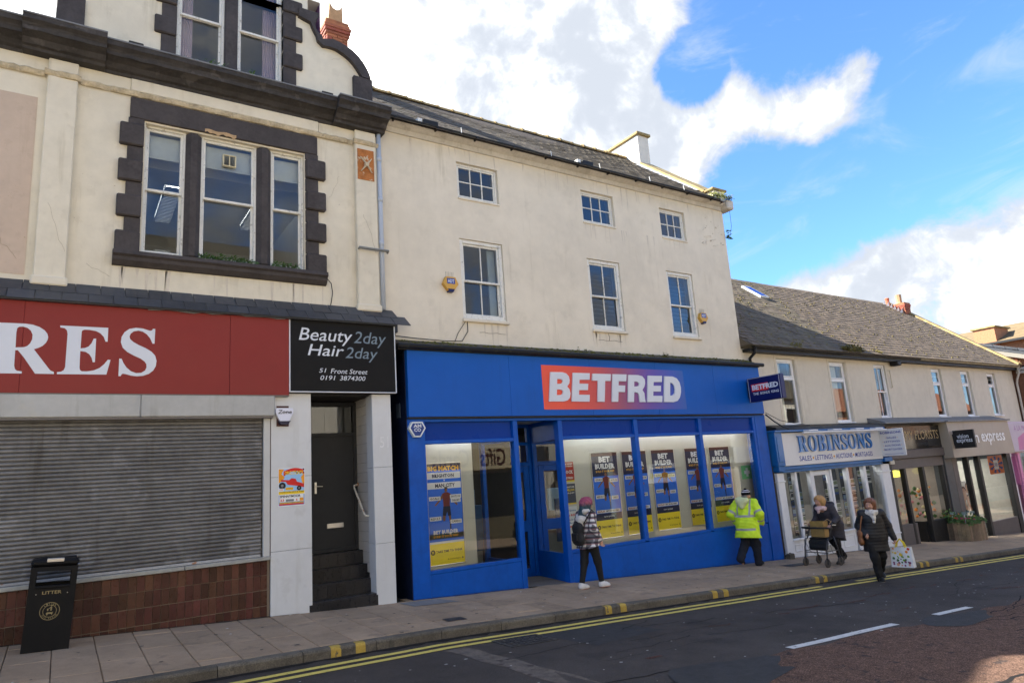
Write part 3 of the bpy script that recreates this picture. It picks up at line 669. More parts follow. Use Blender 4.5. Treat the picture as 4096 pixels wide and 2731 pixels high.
# drainpipe, bracket pipe, tie plate and cable
dp = MB(); dp.tube([(4.645, -.13, 8.28), (4.645, -.13, 6.5), (4.645, -.13, 4.86)], .042, 10)
for z in (7.75, 6.95, 6.1): dp.lathe([(.042, -.05), (.05, -.05), (.05, .05), (.042, .05)], (4.645, -.13, z), 10)
part('drainpipe', dp, flat('grey_pipe', (178, 186, 196), .4), LB, smooth=True)
part('overflow_pipe', MB().tube([(4.2, -.06, 5.93), (4.2, -.2, 5.95), (4.45, -.21, 5.94), (4.74, -.21, 5.94), (4.76, -.12, 5.94)], .022, 8), flat('old_pipe', (120, 122, 118), .5), LB, smooth=True)
tp = part('tie_plate', MB().box(4.215, 4.53, -.165, -.15, 7.27, 7.87, .004), mat('rust_plaque', (.40, .15, .045), .9, .3, 9, spots=.9, spotcol=(.58, .50, .36), spotscale=10, bump=.4, bscale=30), LB, label='rust-stained orange plate on the pilaster')
m = MB(); m.tube([(4.27, -.18, 7.70), (4.375, -.21, 7.56), (4.48, -.18, 7.42)], [.008, .022, .008], 6); m.tube([(4.27, -.18, 7.42), (4.375, -.21, 7.56), (4.48, -.18, 7.70)], [.008, .022, .008], 6); m.lathe([(.045, 0), (.04, -.06)], (4.375, -.17, 7.56), 8, 'y')
part('tie_cross', m, flat('pale_iron', (190, 175, 145)), tp)
part('cable', MB().tube([(3.45, -.16, 5.33), (3.60, -.17, 5.33), (3.70, -.13, 5.25), (3.74, -.08, 5.10), (3.72, -.07, 4.95), (3.70, -.07, 4.85)], .008, 6), M_black, LB)
part('fixing_scars', foliage(MB(), -1.0, 4.0, -.056, 5.0, 40, .02, up=1.4, seed=8, dy=.001), mat('scar', (.2, .15, .1), .9), LB, kind='stuff', recalc=False)
# rain streaks and hairline cracks in the old render
def streaks(x0, x1, z, y, n, seed, lmin=.15, lmax=.7):
    r = random.Random(seed); m = MB()
    for _ in range(n):
        xx = r.uniform(x0, x1); L = r.uniform(lmin, lmax); w_ = r.uniform(.008, .03); k_ = r.uniform(-.01, .01); m.add([(xx-w_, y, z), (xx+w_, y, z), (xx+w_*.6+k_, y, z-L*.5), (xx+k_*2, y, z-L), (xx-w_*.5+k_, y, z-L*.55)], [(0, 1, 2, 3, 4)])
    return m
M_streak = mat('rain_streak', (.60, .54, .44), .9, .12, 3, spec=.1)
part('rain_streaks', streaks(.5, 3.6, 5.20, -.0525, 16, 1), M_streak, LB, kind='stuff', recalc=False)
def wallcrack(seed, x, z, dx, dz, n, y):
    r = random.Random(seed); pts = []
    for i in range(n): pts.append((x, y, z)); x += dx*r.uniform(.2, 1.6)+r.uniform(-.02, .02); z += dz*r.uniform(.3, 1.5)
    return MB().tube(pts, .0018, 4)
for sd, a_ in enumerate(((-.35, 6.0, .02, -.09, 9, -.151), (.15, 5.2, .06, -.03, 7, -.052), (3.9, 7.3, -.03, -.08, 8, -.052), (4.3, 6.6, .03, -.1, 9, -.152), (3.8, 9.6, .06, .02, 6, -.052), (-1.0, 5.6, .05, -.06, 8, -.058))): part('crack', wallcrack(sd, *a_[:5], a_[5]), mat('hairline', (.28, .23, .16), .95), LB)
# slated canopy over the signs
cn = part('canopy', MB().profx([(.0, 4.84), (-.09, 4.83), (-.49, 4.52), (-.49, 4.49), (.0, 4.49)], -1.9, 4.74), M_slate2, LB)
sl = math.atan2(.32, .40)
SLM = MB().box(-.15, .15, -.16, .16, 0, .012, .003).mesh('slate')
for row, (t0, nn) in enumerate(((.25, 0), (.72, .5))):
    cy = -.09-.40*(1-t0)+.0; cz = 4.84-.32*(1-t0)
    x = -1.9+(.15 if row else 0)
    while x < 4.70:
        piece('slate', SLM, M_slate2, cn, (x+.14, -.09-.42*(1-t0)+.02, 4.845-.325*(1-t0)+.012*row+rr.uniform(0, .004)), (sl+rr.uniform(-.02, .02), 0, rr.uniform(-.01, .01)), (.97, 1, 1)); x += .30
m = MB(); xs = np.arange(.92, 2.85, .12); vs = []
for xx in xs: vs += [(xx, -.445, 4.545+rr.uniform(-.006, .006)), (xx, -.45+rr.uniform(-.01, .01), 4.485+rr.uniform(-.018, .012))]
m.add(vs, [(2*i, 2*i+2, 2*i+3, 2*i+1) for i in range(len(xs)-1)]); part('torn_flashing', m, M_lead, LB, recalc=False)
# shopfront body
m = MB(); m.box(-1.9, 4.62, -.345, .2, 3.32, 4.6); m.box(-1.9, 3.27, -.24, .2, -.6, .9); m.box(-1.9, 3.27, -.20, .2, .9, 3.32); m.box(2.70, 3.27, -.29, .9, -.6, 3.32); m.box(4.34, 4.62, -.30, .9, -.6, 3.32); m.box(3.27, 4.34, .62, .9, -.6, 3.32); m.box(3.27, 4.34, -.2, .62, 3.30, 3.32)
part('shop_wall', m, M_dark, LB)
# pier and column cladding
for x0, x1, zs in ((2.655, 3.27, (-.12, .945, 2.03, 3.315)), (4.295, 4.632, (-.2, .885, 2.10, 3.315))):
    for z0, z1 in zip(zs[:-1], zs[1:]):
        m = MB().box(x0, x1, -.335, -.30+(.0 if x0 < 3 else .24), z0+.002, z1-.002, .004); part('cladding_panel', m, M_whitetile, LB)
m = text_into(MB(), '51', 4.42, 4.57, 2.42, 2.60, -.3365, bold=.0); part('house_number', m, mat('ghost_white', (.70, .70, .70), .5), LB, recalc=False)
# side tiles of the entrance
WT = MB().box(-.012, 0, 0, .60, 0, .158, .003).mesh('wall_tile')
for i in range(18): piece('wall_tile', WT, mat('white_wall_tile', (.55, .53, .50), .35, .05, 2, rnd=.05), LB, (4.335, -.06, .45+i*.162-.03))
# steps
STP = MB().box(-.0765, .0765, -.006, 0, -.10, .10, .002).mesh('step_tile')
for k, (yf, zt, x0) in enumerate(((-.33, .14, 3.22), (-.09, .355, 3.275), (.11, .56, 3.275), (.29, .77, 3.275))):
    s = part('step', MB().box(x0, 4.325, yf, .62, zt-.3 if k else -.2, zt-.002, .006), M_btile, LB)
    n = 7; wd_ = (4.32-x0)/n
    zh = zt-((-.07) if k == 0 else (.14, .355, .56)[k-1])-.022
    for i in range(n): piece('step_tile', STP, M_btile, s, (x0+wd_*(i+.5), yf-.001, zt-.025-zh/2), None, (wd_/.153*.965, 1, zh/.2*.97))
# door
D = part('door', MB().box(3.53, 4.29, .51, .55, .775, 2.69, .004), M_door, LB)
m = MB(); frame_mb(m, 3.46, 4.33, .77, 3.28, .48, .58, .065); m.box(3.53, 4.27, .485, .575, 2.69, 2.75); part('door_frame', m, M_door, LB)
part('transom_pane', rect(MB(), 3.53, 4.27, 2.75, 3.22, .53), M_glass, LB, recalc=False); part('hall', MB().box(3.3, 4.33, 1.6, 1.7, 2.6, 3.3), M_pale, LB)
m = MB(); m.box(3.575, 3.615, .498, .512, 1.74, 1.93, .004); m.tube([(3.595, .50, 1.86), (3.595, .46, 1.86), (3.70, .455, 1.855)], .008, 8); part('handle', m, M_chrome, D)
part('letter_plate', MB().box(3.78, 4.07, .495, .512, 1.155, 1.235, .005), M_chrome, D)
m = MB(); m.tube([(4.32, .46, 1.85), (4.25, .46, 1.83), (4.24, .42, 1.79), (4.24, -.02, 1.36), (4.25, -.06, 1.33), (4.32, -.08, 1.33)], .017, 8); part('handrail', m, mat('chipped_white_rail', (.62, .58, .48), .5, .1, 8, spots=.8, spotcol=(.35, .15, .05), spotscale=14), LB, smooth=True)
m = MB(); m.lathe([(.03, 0), (.03, -.012)], (4.325, .46, 1.85), 10, 'x'); m.lathe([(.03, 0), (.03, -.012)], (4.325, -.08, 1.33), 10, 'x'); part('rail_flange', m, M_rust, LB)
# shutter
SH = part('roller_shutter', MB().box(-1.9, 2.53, -.285, -.24, .88, 2.97), M_galv, LB, label='closed grey steel roller shutter, streaked and rusty at the foot')
slat = MB(); pr = [(0, 0), (-.012, .006), (-.019, .018), (-.020, .032), (-.014, .044), (-.003, .050), (0, .054)]
slat.add([(xx, y, z) for xx in (-2.2, 2.2) for y, z in pr], [(i, i+1, 7+i+1, 7+i) for i in range(6)])
slm = slat.mesh('slat', smooth=True, recalc=False)
for i in range(37): piece('slat', slm, M_galv, SH, (.32, -.286, .935+i*.0545))
m = MB().box(-1.9, 2.52, -.305, -.286, .90, .935, .004); part('bottom_rail', m, mat('rusty_rail', (.36, .36, .36), .6, .2, 5, spots=.95, spotcol=(.33, .14, .05), spotscale=5), SH)
part('guide_rail', MB().box(2.545, 2.64, -.345, -.25, .895, 2.96, .004), flat('pale_steel', (190, 190, 186), .45), SH); part('guide_edge', MB().box(2.643, 2.655, -.325, -.25, .9, 2.96), M_rtile, SH)
for a, b in ((-1.9, .878), (.882, 2.69)): part('shutter_box', MB().box(a, b, -.425, -.30, 2.955, 3.265, .012), M_galv2, LB)
part('shutter_box_lip', MB().box(-1.9, 2.67, -.41, -.30, 2.925, 2.953), flat('lip', (110, 105, 100)), LB)
for a, b in ((-1.9, 1.497), (1.503, 2.65)): part('shutter_sill', MB().box(a, b, -.365, -.24, .842, .895, .006), mat('dull_alloy', (.34, .34, .31), .55, .2, 3, streak=.3), LB)
# tiled stall riser
SR = part('stall_riser', MB().box(-1.9, 2.652, -.29, -.24, -.3, .84), M_grout, LB)
TL = MB().box(-.047, .047, -.012, 0, -.1, .1, .003).mesh('tile'); x = -1.86
while x < 2.60:
    for z0, z1 in ((.632, .838), (.425, .63), (.205, .42), (-.005, .20), (-.20, -.01)):
        if z1 < gz(x)+.0: continue
        zc0 = max(z0, gz(x)-.05)
        piece('tile', TL, M_rtile, SR, (x+.0485, -.2905, (zc0+z1)/2), None, (1, 1, (z1-zc0-.006)/.2))
    x += .0995
# chimney on the party wall
CH = part('chimney', MB().box(4.565, 5.03, 2.425, 3.85, 9.3, 12.26), M_mortar, LB)
bricks(CH, 4.545, 5.045, 2.40, 3.4, 11.05, 12.1)
for k, (e, z) in enumerate(((.03, 11.60), (.03, 12.02), (.05, 12.10), (.065, 12.175), (.04, 12.25), (.02, 12.325))): part('brick_course', MB().box(4.545-e, 5.045+e, 2.40-e, 3.85, z, z+.068, .006), M_brick, CH)
pt = MB(); pt.prism([(4.62, 12.39), (4.97, 12.39), (4.955, 12.90), (4.90, 12.80), (4.82, 12.765), (4.735, 12.79), (4.66, 12.90)], 2.5, 2.85); part('chimney_pot', pt, M_terra, CH)

# ---- signs of the left building
RS = thing('fascia_sign', 'long dark red sign board with white letters RES above the roller shutter', 'sign', (.5, -.40, 3.27))
for a, b in ((-1.9, -.505), (-.503, 2.028), (2.032, 2.905)): part('panel', MB().box(a, b, -.42, -.345, 3.275, 4.495, .003), M_redv, RS)
part('trim', MB().box(-1.9, 2.905, -.425, -.345, 3.258, 3.273), flat('trim_grey', (120, 116, 110)), RS)
GL_R = [[(-0.924, 4.168), (-0.766, 4.179), (-0.487, 4.183), (-0.408, 4.174), (-0.334, 4.149), (-0.275, 4.107), (-0.244, 4.064), (-0.231, 4.019), (-0.236, 3.979), (-0.253, 3.937), (-0.287, 3.896), (-0.326, 3.869), (-0.376, 3.847), (-0.198, 3.591), (-0.180, 3.570), (-0.144, 3.553), (-0.142, 3.526), (-0.345, 3.525), (-0.472, 3.729), (-0.544, 3.827), (-0.571, 3.826), (-0.570, 3.623), (-0.559, 3.580), (-0.539, 3.559), (-0.486, 3.551), (-0.485, 3.524), (-0.901, 3.516), (-0.903, 3.546), (-0.815, 3.562), (-0.796, 3.601), (-0.809, 4.073), (-0.831, 4.125), (-0.862, 4.143), (-0.922, 4.143)],
        [(-0.568, 4.118), (-0.547, 4.137), (-0.508, 4.142), (-0.460, 4.127), (-0.423, 4.093), (-0.401, 4.039), (-0.402, 3.979), (-0.420, 3.924), (-0.450, 3.886), (-0.484, 3.869), (-0.571, 3.862), (-0.574, 4.058)]]
GL_E = [[(-0.108, 4.184), (0.445, 4.188), (0.445, 3.992), (0.420, 3.991), (0.397, 4.056), (0.355, 4.105), (0.302, 4.133), (0.223, 4.145), (0.172, 4.144), (0.147, 4.134), (0.138, 4.113), (0.136, 3.884), (0.184, 3.891), (0.226, 3.913), (0.258, 3.959), (0.281, 4.026), (0.309, 4.028), (0.309, 3.701), (0.283, 3.700), (0.269, 3.759), (0.239, 3.809), (0.195, 3.838), (0.135, 3.847), (0.137, 3.622), (0.144, 3.587), (0.166, 3.572), (0.225, 3.572), (0.301, 3.588), (0.368, 3.624), (0.418, 3.677), (0.459, 3.741), (0.490, 3.739), (0.450, 3.534), (-0.109, 3.526), (-0.110, 3.552), (-0.066, 3.560), (-0.038, 3.581), (-0.024, 3.622), (-0.020, 4.072), (-0.030, 4.123), (-0.056, 4.150), (-0.106, 4.157)]]
GL_S = [[(0.992, 4.210), (1.021, 4.209), (1.019, 3.994), (0.993, 3.993), (0.962, 4.067), (0.918, 4.124), (0.866, 4.160), (0.810, 4.171), (0.755, 4.157), (0.718, 4.122), (0.705, 4.079), (0.716, 4.042), (0.752, 4.007), (0.818, 3.967), (0.911, 3.924), (0.988, 3.874), (1.032, 3.822), (1.053, 3.748), (1.046, 3.672), (1.015, 3.607), (0.961, 3.558), (0.889, 3.528), (0.816, 3.519), (0.743, 3.528), (0.679, 3.547), (0.643, 3.552), (0.630, 3.542), (0.620, 3.518), (0.593, 3.517), (0.593, 3.762), (0.622, 3.761), (0.646, 3.701), (0.685, 3.639), (0.741, 3.589), (0.805, 3.564), (0.869, 3.571), (0.913, 3.604), (0.930, 3.647), (0.927, 3.695), (0.904, 3.731), (0.852, 3.772), (0.768, 3.811), (0.685, 3.860), (0.629, 3.916), (0.603, 3.993), (0.609, 4.068), (0.642, 4.139), (0.699, 4.189), (0.781, 4.210), (0.864, 4.205), (0.959, 4.178), (0.982, 4.187)]]
for g in (GL_R, GL_E, GL_S): part('letter', glyph_into(MB(), g, -.4235), M_whitev, RS, recalc=False)
BS = thing('salon_sign', 'black sign board with white frame and script lettering for beauty and hair', 'sign', (3.8, -.40, 3.33))
part('panel', MB().box(2.925, 4.70, -.42, -.345, 3.335, 4.51, .003), mat('sign_black', (.010, .010, .0105), .5, .1, 2, spec=.12), BS)
part('frame', frame_mb(MB(), 2.908, 4.715, 3.322, 4.523, -.432, -.40, .017), flat('white_trim', (222, 224, 226), .4), BS)
for a_ in (('Beauty', 3.06, 3.95, 4.10, 4.37), ('Hair', 3.20, 3.80, 3.92, 4.105), ('51', 3.38, 3.50, 3.645, 3.715), ('Front Street', 3.57, 4.20, 3.635, 3.715), ('0191', 3.40, 3.65, 3.525, 3.60), ('3874300', 3.72, 4.16, 3.525, 3.60)): part('lettering', text_into(MB(), *a_, -.4225, shear=.22, res=3, bold=.004), M_whitev, BS, recalc=False)
for a_ in ((3.97, 4.55, 4.095, 4.36), (3.82, 4.39, 3.84, 4.085)): part('lettering_grey', text_into(MB(), '2day', *a_, -.4225, shear=.22, res=3), flat('grey_letter', (118, 134, 146)), BS, recalc=False)
part('soffit', MB().box(2.93, 4.69, -.40, -.20, 3.318, 3.333), M_dark, BS)
# alarm box marked Zone
Z = thing('alarm_box', 'white alarm box marked Zone on the white pier by the shutter', 'alarm box', (2.84, -.35, 2.8))
part('backplate', MB().box(2.735, 2.92, -.345, -.334, 2.80, 3.115), flat('brown_plate', (74, 44, 38)), Z)
part('cover', MB().prism([(2.705, 3.055), (2.72, 3.075), (2.955, 3.075), (2.97, 3.055), (2.97, 3.0), (2.905, 2.875), (2.77, 2.875), (2.705, 3.0)], -.42, -.344), flat('white_plastic', (214, 216, 228), .35), Z)
part('base', MB().prism([(2.765, 2.873), (2.91, 2.873), (2.93, 2.88), (2.89, 2.82), (2.785, 2.82), (2.745, 2.88)], -.425, -.345), flat('navy_plastic', (35, 34, 56), .35), Z)
m = MB(); text_into(m, 'Zone', 2.735, 2.945, 2.985, 3.045, -.4225, bold=.012, shear=.15); m.box(2.79, 2.945, -.4235, -.4215, 3.008, 3.012); part('lettering', m, M_black, Z, recalc=False)
# event poster on the pier
PO = thing('event_poster', 'colourful stunt show poster with a red monster truck pasted on the white pier', 'poster', (2.96, -.337, 1.59))
x0, x1, z0, z1 = 2.762, 3.165, 1.592, 2.16; y = -.3375
pm = [flat('p_white', (225, 225, 222)), flat('p_sky', (150, 190, 225)), flat('p_orange', (225, 150, 30)), flat('p_red', (205, 40, 32)), flat('p_yellow', (236, 200, 40)), flat('p_black', (28, 26, 28)), flat('p_blue', (60, 120, 190)), flat('p_grey', (120, 120, 125))]
U = lambda u: x0+(x1-x0)*u
V = lambda v: z0+(z1-z0)*v
m = MB(); rect(m, x0, x1, z0, z1, y, 0); rect(m, U(.02), U(.98), V(.02), V(.30), y-.0004, 6); rect(m, U(.02), U(.98), V(.38), V(.98), y-.0004, 1)
m.add([(U(a), y-.0006, V(b)) for a, b in ((.02, .98), (.22, .97), (.12, .85), (.25, .75), (.02, .6))], [(0, 1, 2, 3, 4)], 2); m.add([(U(a), y-.0006, V(b)) for a, b in ((.98, .85), (.85, .75), (.9, .6), (.98, .55))], [(0, 1, 2, 3)], 2)
for i in range(6):
    for j in range(3):
        if (i+j) % 2: rect(m, U(.62+i*.06), U(.68+i*.06), V(.975-j*.045-.045), V(.975-j*.045), y-.0007, 5)
m.add([(U(.2+.75*t), y-.0008, V(.78+.16*math.sin(t*2.6)-.04*t)) for t in np.linspace(0, 1, 10)]+[(U(.2+.75*t), y-.0008, V(.92+.09*math.sin(t*2.6)-.02*t)-0) for t in np.linspace(1, 0, 10)], [tuple(range(20))], 3)
text_into(m, 'OMG STUNTS', U(.24), U(.93), V(.82), V(.92), y-.0012, 4, bold=.02)
m.add([(U(a), y-.001, V(b)) for a, b in ((.1, .70), (.4, .68), (.5, .73), (.65, .71), (.7, .63), (.97, .57), (.97, .47), (.7, .52), (.35, .56), (.28, .64), (.1, .65))], [tuple(range(11))], 3)
for cx_, cz_, rr_ in ((.15, .54, .13), (.78, .46, .09)):
    m.add([(U(cx_)+rr_*.4*math.cos(t), y-.0014, V(cz_)+rr_*.4*math.sin(t)) for t in np.linspace(0, 6.0, 14)], [tuple(range(14))], 5); m.add([(U(cx_)+rr_*.16*math.cos(t), y-.0018, V(cz_)+rr_*.16*math.sin(t)) for t in np.linspace(0, 6.0, 10)], [tuple(range(10))], 7)
rect(m, U(.03), U(.2), V(.40), V(.47), y-.0016, 0); rect(m, U(.27), U(.56), V(.42), V(.49), y-.0016, 4); rect(m, U(.02), U(.98), V(.31), V(.39), y-.001, 4)
text_into(m, 'LIVE', U(.05), U(.18), V(.42), V(.455), y-.002, 3, bold=.02); text_into(m, 'MONSTER TRUCK', U(.28), U(.55), V(.435), V(.475), y-.002, 3, bold=.02)
text_into(m, 'THURS & FRI SATS & SUNS', U(.04), U(.95), V(.35), V(.385), y-.0016, 5, bold=.02)
rect(m, U(.04), U(.95), V(.11), V(.30), y-.0012, 0); text_into(m, 'SPENNYMOOR', U(.06), U(.83), V(.225), V(.29), y-.0016, 5, bold=.03)
text_into(m, '23', U(.07), U(.22), V(.13), V(.19), y-.0016, 3, bold=.03); text_into(m, '6', U(.66), U(.72), V(.13), V(.19), y-.0016, 3, bold=.03); rect(m, U(.80), U(.94), V(.12), V(.2), y-.0016, 2); rect(m, U(.28), U(.58), V(.12), V(.18), y-.0015, 7)
rect(m, U(.04), U(.95), V(.07), V(.10), y-.0012, 4); text_into(m, 'CASH ONLY EVENT ON SITE', U(.06), U(.92), V(.075), V(.098), y-.0016, 5, bold=.02); rect(m, U(.04), U(.95), V(.03), V(.065), y-.0012, 3)
part('sheet', m, pm, PO, recalc=False)
# ================================================================== blue betting shop building
M_blue = mat('gloss_blue_paint', (.001, .082, .42), .42, .14, 1.2, spec=.22, streak=.35, spots=.22, spotcol=(.004, .045, .2), spotscale=2.4, bump=.03, bscale=6)
M_bluef = mat('blue_fascia_panel', (.001, .092, .43), .45, .07, .6, spec=.22, streak=.3, bump=.015, bscale=2)
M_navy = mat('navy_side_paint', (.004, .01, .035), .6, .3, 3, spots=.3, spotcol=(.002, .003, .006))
M_blueglass = mat('blue_backed_glass', (.001, .04, .28), .3, .05, 1, spec=.08)
M_gutter = mat('black_gutter', (.012, .012, .013), .5, .2, 5, spots=.5, spotcol=(.05, .055, .03), spotscale=6)
M_fr = mat('chalky_cornice', (.56, .53, .47), .8, .15, 3, streak=.4, spots=.3, spotcol=(.3, .26, .2), spotscale=4)
BF = thing('betting_shop', 'three storey cream building with white sash windows over a bright blue shopfront', 'building', (9.7, 0, gz(9.7)))
TOPW = [(6.37, 7.36), (9.62, 10.61), (12.15, 13.05)]; MIDW = [(6.35, 7.36), (9.62, 10.60), (12.14, 13.07)]
w = MB(); holes_wall(w, 4.622, 14.6, 4.2, 8.5, 0, .3, [(a, b, 7.37, 8.15) for a, b in TOPW]+[(a, b, 4.83, 6.50) for a, b in MIDW])
w.box(14.3, 14.6, .3, 6.3, -1.2, 8.6); w.prism([(0, 0), (1, 0), (.5, 1)], 50, 50.1) if False else None
w.add([(14.3, .0, 8.5), (14.3, 3.1, 11.2), (14.3, 6.3, 8.5), (14.6, .0, 8.5), (14.6, 3.1, 11.2), (14.6, 6.3, 8.5)], [(0, 1, 2), (3, 5, 4), (0, 3, 4, 1), (1, 4, 5, 2), (0, 2, 5, 3)])
w.box(4.622, 14.3, 6.0, 6.3, 0, 8.5)
part('wall', w, M_cream, BF)
for a, b in TOPW:
    wd = part('window', frame_mb(MB(), a+.005, b-.005, 7.372, 8.145, .06, .14, .05), M_wood, BF)
    s = MB(); frame_mb(s, a+.055, b-.055, 7.425, 8.095, .075, .115, .035); ia, ib, ja, jb = a+.09, b-.09, 7.46, 8.06
    for i in (1, 2): s.box(ia+(ib-ia)*i/3-.011, ia+(ib-ia)*i/3+.011, .08, .11, ja, jb)
    s.box(ia, ib, .082, .108, (ja+jb)/2-.011, (ja+jb)/2+.011); part('sash', s, M_wood, wd)
    for i in range(3):
        for j in range(2): part('pane', rect(MB(), ia+(ib-ia)*i/3, ia+(ib-ia)*(i+1)/3, ja+(jb-ja)*j/2, ja+(jb-ja)*(j+1)/2, .095), M_glass, wd, recalc=False)
    part('sill', MB().box(a, b, -.025, .06, 7.335, 7.372, .006), M_cream, wd)
for k, (a, b) in enumerate(MIDW):
    wd = sash_window(BF, a+.005, b-.005, 4.86, 6.495, .06, 5.65, (2, 2), (1, 1), .075)
    part('sill', MB().box(a-.03, b+.03, -.06, .06, 4.79, 4.858, .012), M_cream, wd)
    if k:
        bl = MB()
        for i in range(15): z = 4.98+i*.1; bl.add([(a+.09, .20, z), (b-.09, .20, z+.01*math.sin(i)), (b-.09, .24, z+.02), (a+.09, .24, z+.018)], [(0, 1, 2, 3)])
        part('blind', bl, flat('blind_grey', (120, 135, 150)), wd, recalc=False)
    else: part('curtain', MB().box(a+.75, a+.92, .2, .24, 4.9, 6.4), flat('pale_curtain', (150, 165, 180), .9), wd)
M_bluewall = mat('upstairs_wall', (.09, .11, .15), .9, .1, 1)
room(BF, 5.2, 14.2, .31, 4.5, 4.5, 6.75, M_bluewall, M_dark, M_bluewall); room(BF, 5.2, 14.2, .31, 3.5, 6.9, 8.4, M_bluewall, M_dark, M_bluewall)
# hairline cracks under sills
m = MB()
for a, b, z in ((6.7, 7.3, 4.60), (9.75, 10.45, 4.62)): m.tube([(a+(b-a)*i/6, -.001, z+.01*math.sin(i*2)) for i in range(7)], .005, 4)
m.tube([(10.05, -.001, 4.78), (10.08, -.001, 4.70), (10.06, -.001, 4.62)], .006, 4); part('crack', m, mat('crack', (.15, .12, .09), .9), BF, kind='stuff')
part('flaking_paint', foliage(MB(), 13.6, 14.55, -.003, 7.3, 60, .06, up=.5, seed=31, dy=.001), mat('flake', (.45, .38, .29), .9), BF, kind='stuff', recalc=False)
part('rain_streaks', streaks(6.3, 7.4, 4.78, -.002, 6, 5), M_streak, BF, kind='stuff', recalc=False); part('rain_streaks', streaks(9.6, 10.6, 4.78, -.002, 9, 6, .1, .4), M_streak, BF, kind='stuff', recalc=False); part('rain_streaks', streaks(5, 14.4, 8.43, -.002, 22, 7, .1, .6), M_streak, BF, kind='stuff', recalc=False); part('rain_streaks', streaks(9.6, 13.1, 7.33, -.002, 14, 8, .1, .5), M_streak, BF, kind='stuff', recalc=False)
# cornice, gutter, roof
pr = [(.02, 8.44), (-.04, 8.44), (-.05, 8.48), (-.06, 8.53), (-.12, 8.55), (-.18, 8.585), (-.20, 8.60), (.02, 8.60)]
xs = [4.66]+list(np.arange(5.2, 14.4, .85))+[14.52]
for a, b in zip(xs[:-1], xs[1:]): part('cornice', MB().profx(pr, a+.001, b-.001), M_fr, BF)
part('cornice_return', MB().box(14.525, 14.80, -.26, .12, 8.44, 8.70, .03), M_fr, BF)
m = MB(); vs = []; n = 9
for xx in (4.70, 14.2):
    vs += [(xx, -.265+.055*math.cos(math.pi+math.pi*i/(n-1)), 8.635+.055*math.sin(math.pi+math.pi*i/(n-1))-.01*(xx > 10)) for i in range(n)]
m.add(vs, [(i, i+1, n+i+1, n+i) for i in range(n-1)]+[tuple(range(n)), tuple(range(n, 2*n))])
for i in range(11): m.box(4.9+i*.9, 4.93+i*.9, -.34, -.2, 8.56, 8.60)
part('gutter', m, M_gutter, BF, recalc=False)
SA = math.atan(.815); RY, RZ = -.30, 8.56
def rp(x, t, off=0): return (x, RY+t*math.cos(SA)-off*math.sin(SA), RZ+t*math.sin(SA)+off*math.cos(SA))
rf = part('roof', MB().add([rp(4.62, 0), rp(14.35, 0), rp(14.35, 4.38), rp(4.62, 4.38), (4.62, 6.5, 8.56), (14.35, 6.5, 8.56)], [(0, 1, 2, 3), (3, 2, 5, 4), (0, 3, 4), (1, 5, 2)]), M_slate, BF)
SLB = MB().box(-.125, .125, -.15, .15, 0, .008).mesh('slate')
rr = random.Random(11); cnt = 0; stf = MB()
def tilted(mb, cx, t, w2, l2, th, fn, lift=.012):
    b = len(mb.v)
    for dx in (-w2, w2):
        for dt, h in ((-l2, lift), (l2, 0)):
            mb.v.append(fn(cx+dx, t+dt, h)); mb.v.append(fn(cx+dx, t+dt, h+th))
    mb.f += [tuple(b+i for i in f) for f in ((0, 4, 5, 1), (1, 5, 7, 3), (0, 1, 3, 2), (4, 6, 7, 5), (2, 3, 7, 6))]; mb.m += [0]*5
sag = lambda x: -.05*math.sin(max(0, min(1, (x-4.6)/9.7))*math.pi)
rows = 21; NX = 39; allsl = []
for r in range(rows):
    for c in range(NX):
        x = 4.66+.125+c*.247+(.123 if r % 2 else 0)
        if x > 14.2: continue
        allsl.append((r, x))
near = sorted(allsl, key=lambda q: (q[1]-0)**2*1.0+(q[0]*.4)**2)[:300]; nearset = set(near)
for r, x in allsl:
    t = .10+r*.206
    if (r, x) in nearset:
        px, py, pz = rp(x, t, .016+rr.uniform(0, .006)); piece('slate', SLB, M_slate, rf, (px, py, pz+sag(x)*r/rows), (SA-.03, rr.uniform(-.015, .015), rr.uniform(-.02, .02)), (.97, 1, 1))
    else:
        f = lambda a, b, h: (lambda q: (q[0], q[1], q[2]+sag(x)*r/rows))(rp(a, b, h+.008)); tilted(stf, x, t, .121, .15, .008, f, .014+rr.uniform(0, .007))
part('slates', stf, M_slate, rf, kind='stuff')
RT = MB(); n = 7; RT.add([(xx, .12*math.cos(math.pi*i/(n-1)), .11*math.sin(math.pi*i/(n-1))) for xx in (-.225, .225) for i in range(n)], [(i, i+1, n+i+1, n+i) for i in range(n-1)]+[tuple(range(n)), tuple(range(n, 2*n))])
RT.add([(xx, .14*math.cos(math.pi*i/(n-1)), .13*math.sin(math.pi*i/(n-1))) for xx in (-.235, -.17) for i in range(n)], [(i, i+1, n+i+1, n+i) for i in range(n-1)]+[tuple(range(n)), tuple(range(n, 2*n))])
rtm = RT.mesh('ridge_tile', recalc=False); M_ridge = mat('ochre_ridge_tile', (.33, .23, .10), .9, .25, 4, rnd=.2, spots=.5, spotcol=(.2, .17, .06), spotscale=6)
for i in range(22):
    x = 4.75+i*.445; piece('ridge_tile', rtm, M_ridge, rf, (x, 3.1, 11.31+sag(x)+rr.uniform(-.012, .012)), (0, rr.uniform(-.02, .02), 0))
for x in (5.55, 9.55): part('roof_vent', MB().box(x, x+.32, -.26, .05, 8.62, 8.76, .01), M_black, rf); part('vent_flashing', MB().box(x-.1, x-.005, -.2, .1, 8.64, 8.78), flat('vent_white', (225, 225, 220)), rf)
for x in (6.35, 8.6, 10.0, 11.6, 12.8): part('gutter_bracket', MB().tube([(x, -.33, 8.6), (x+.01, -.30, 8.74)], .008, 5), flat('pale_steel2', (210, 210, 205)), rf)
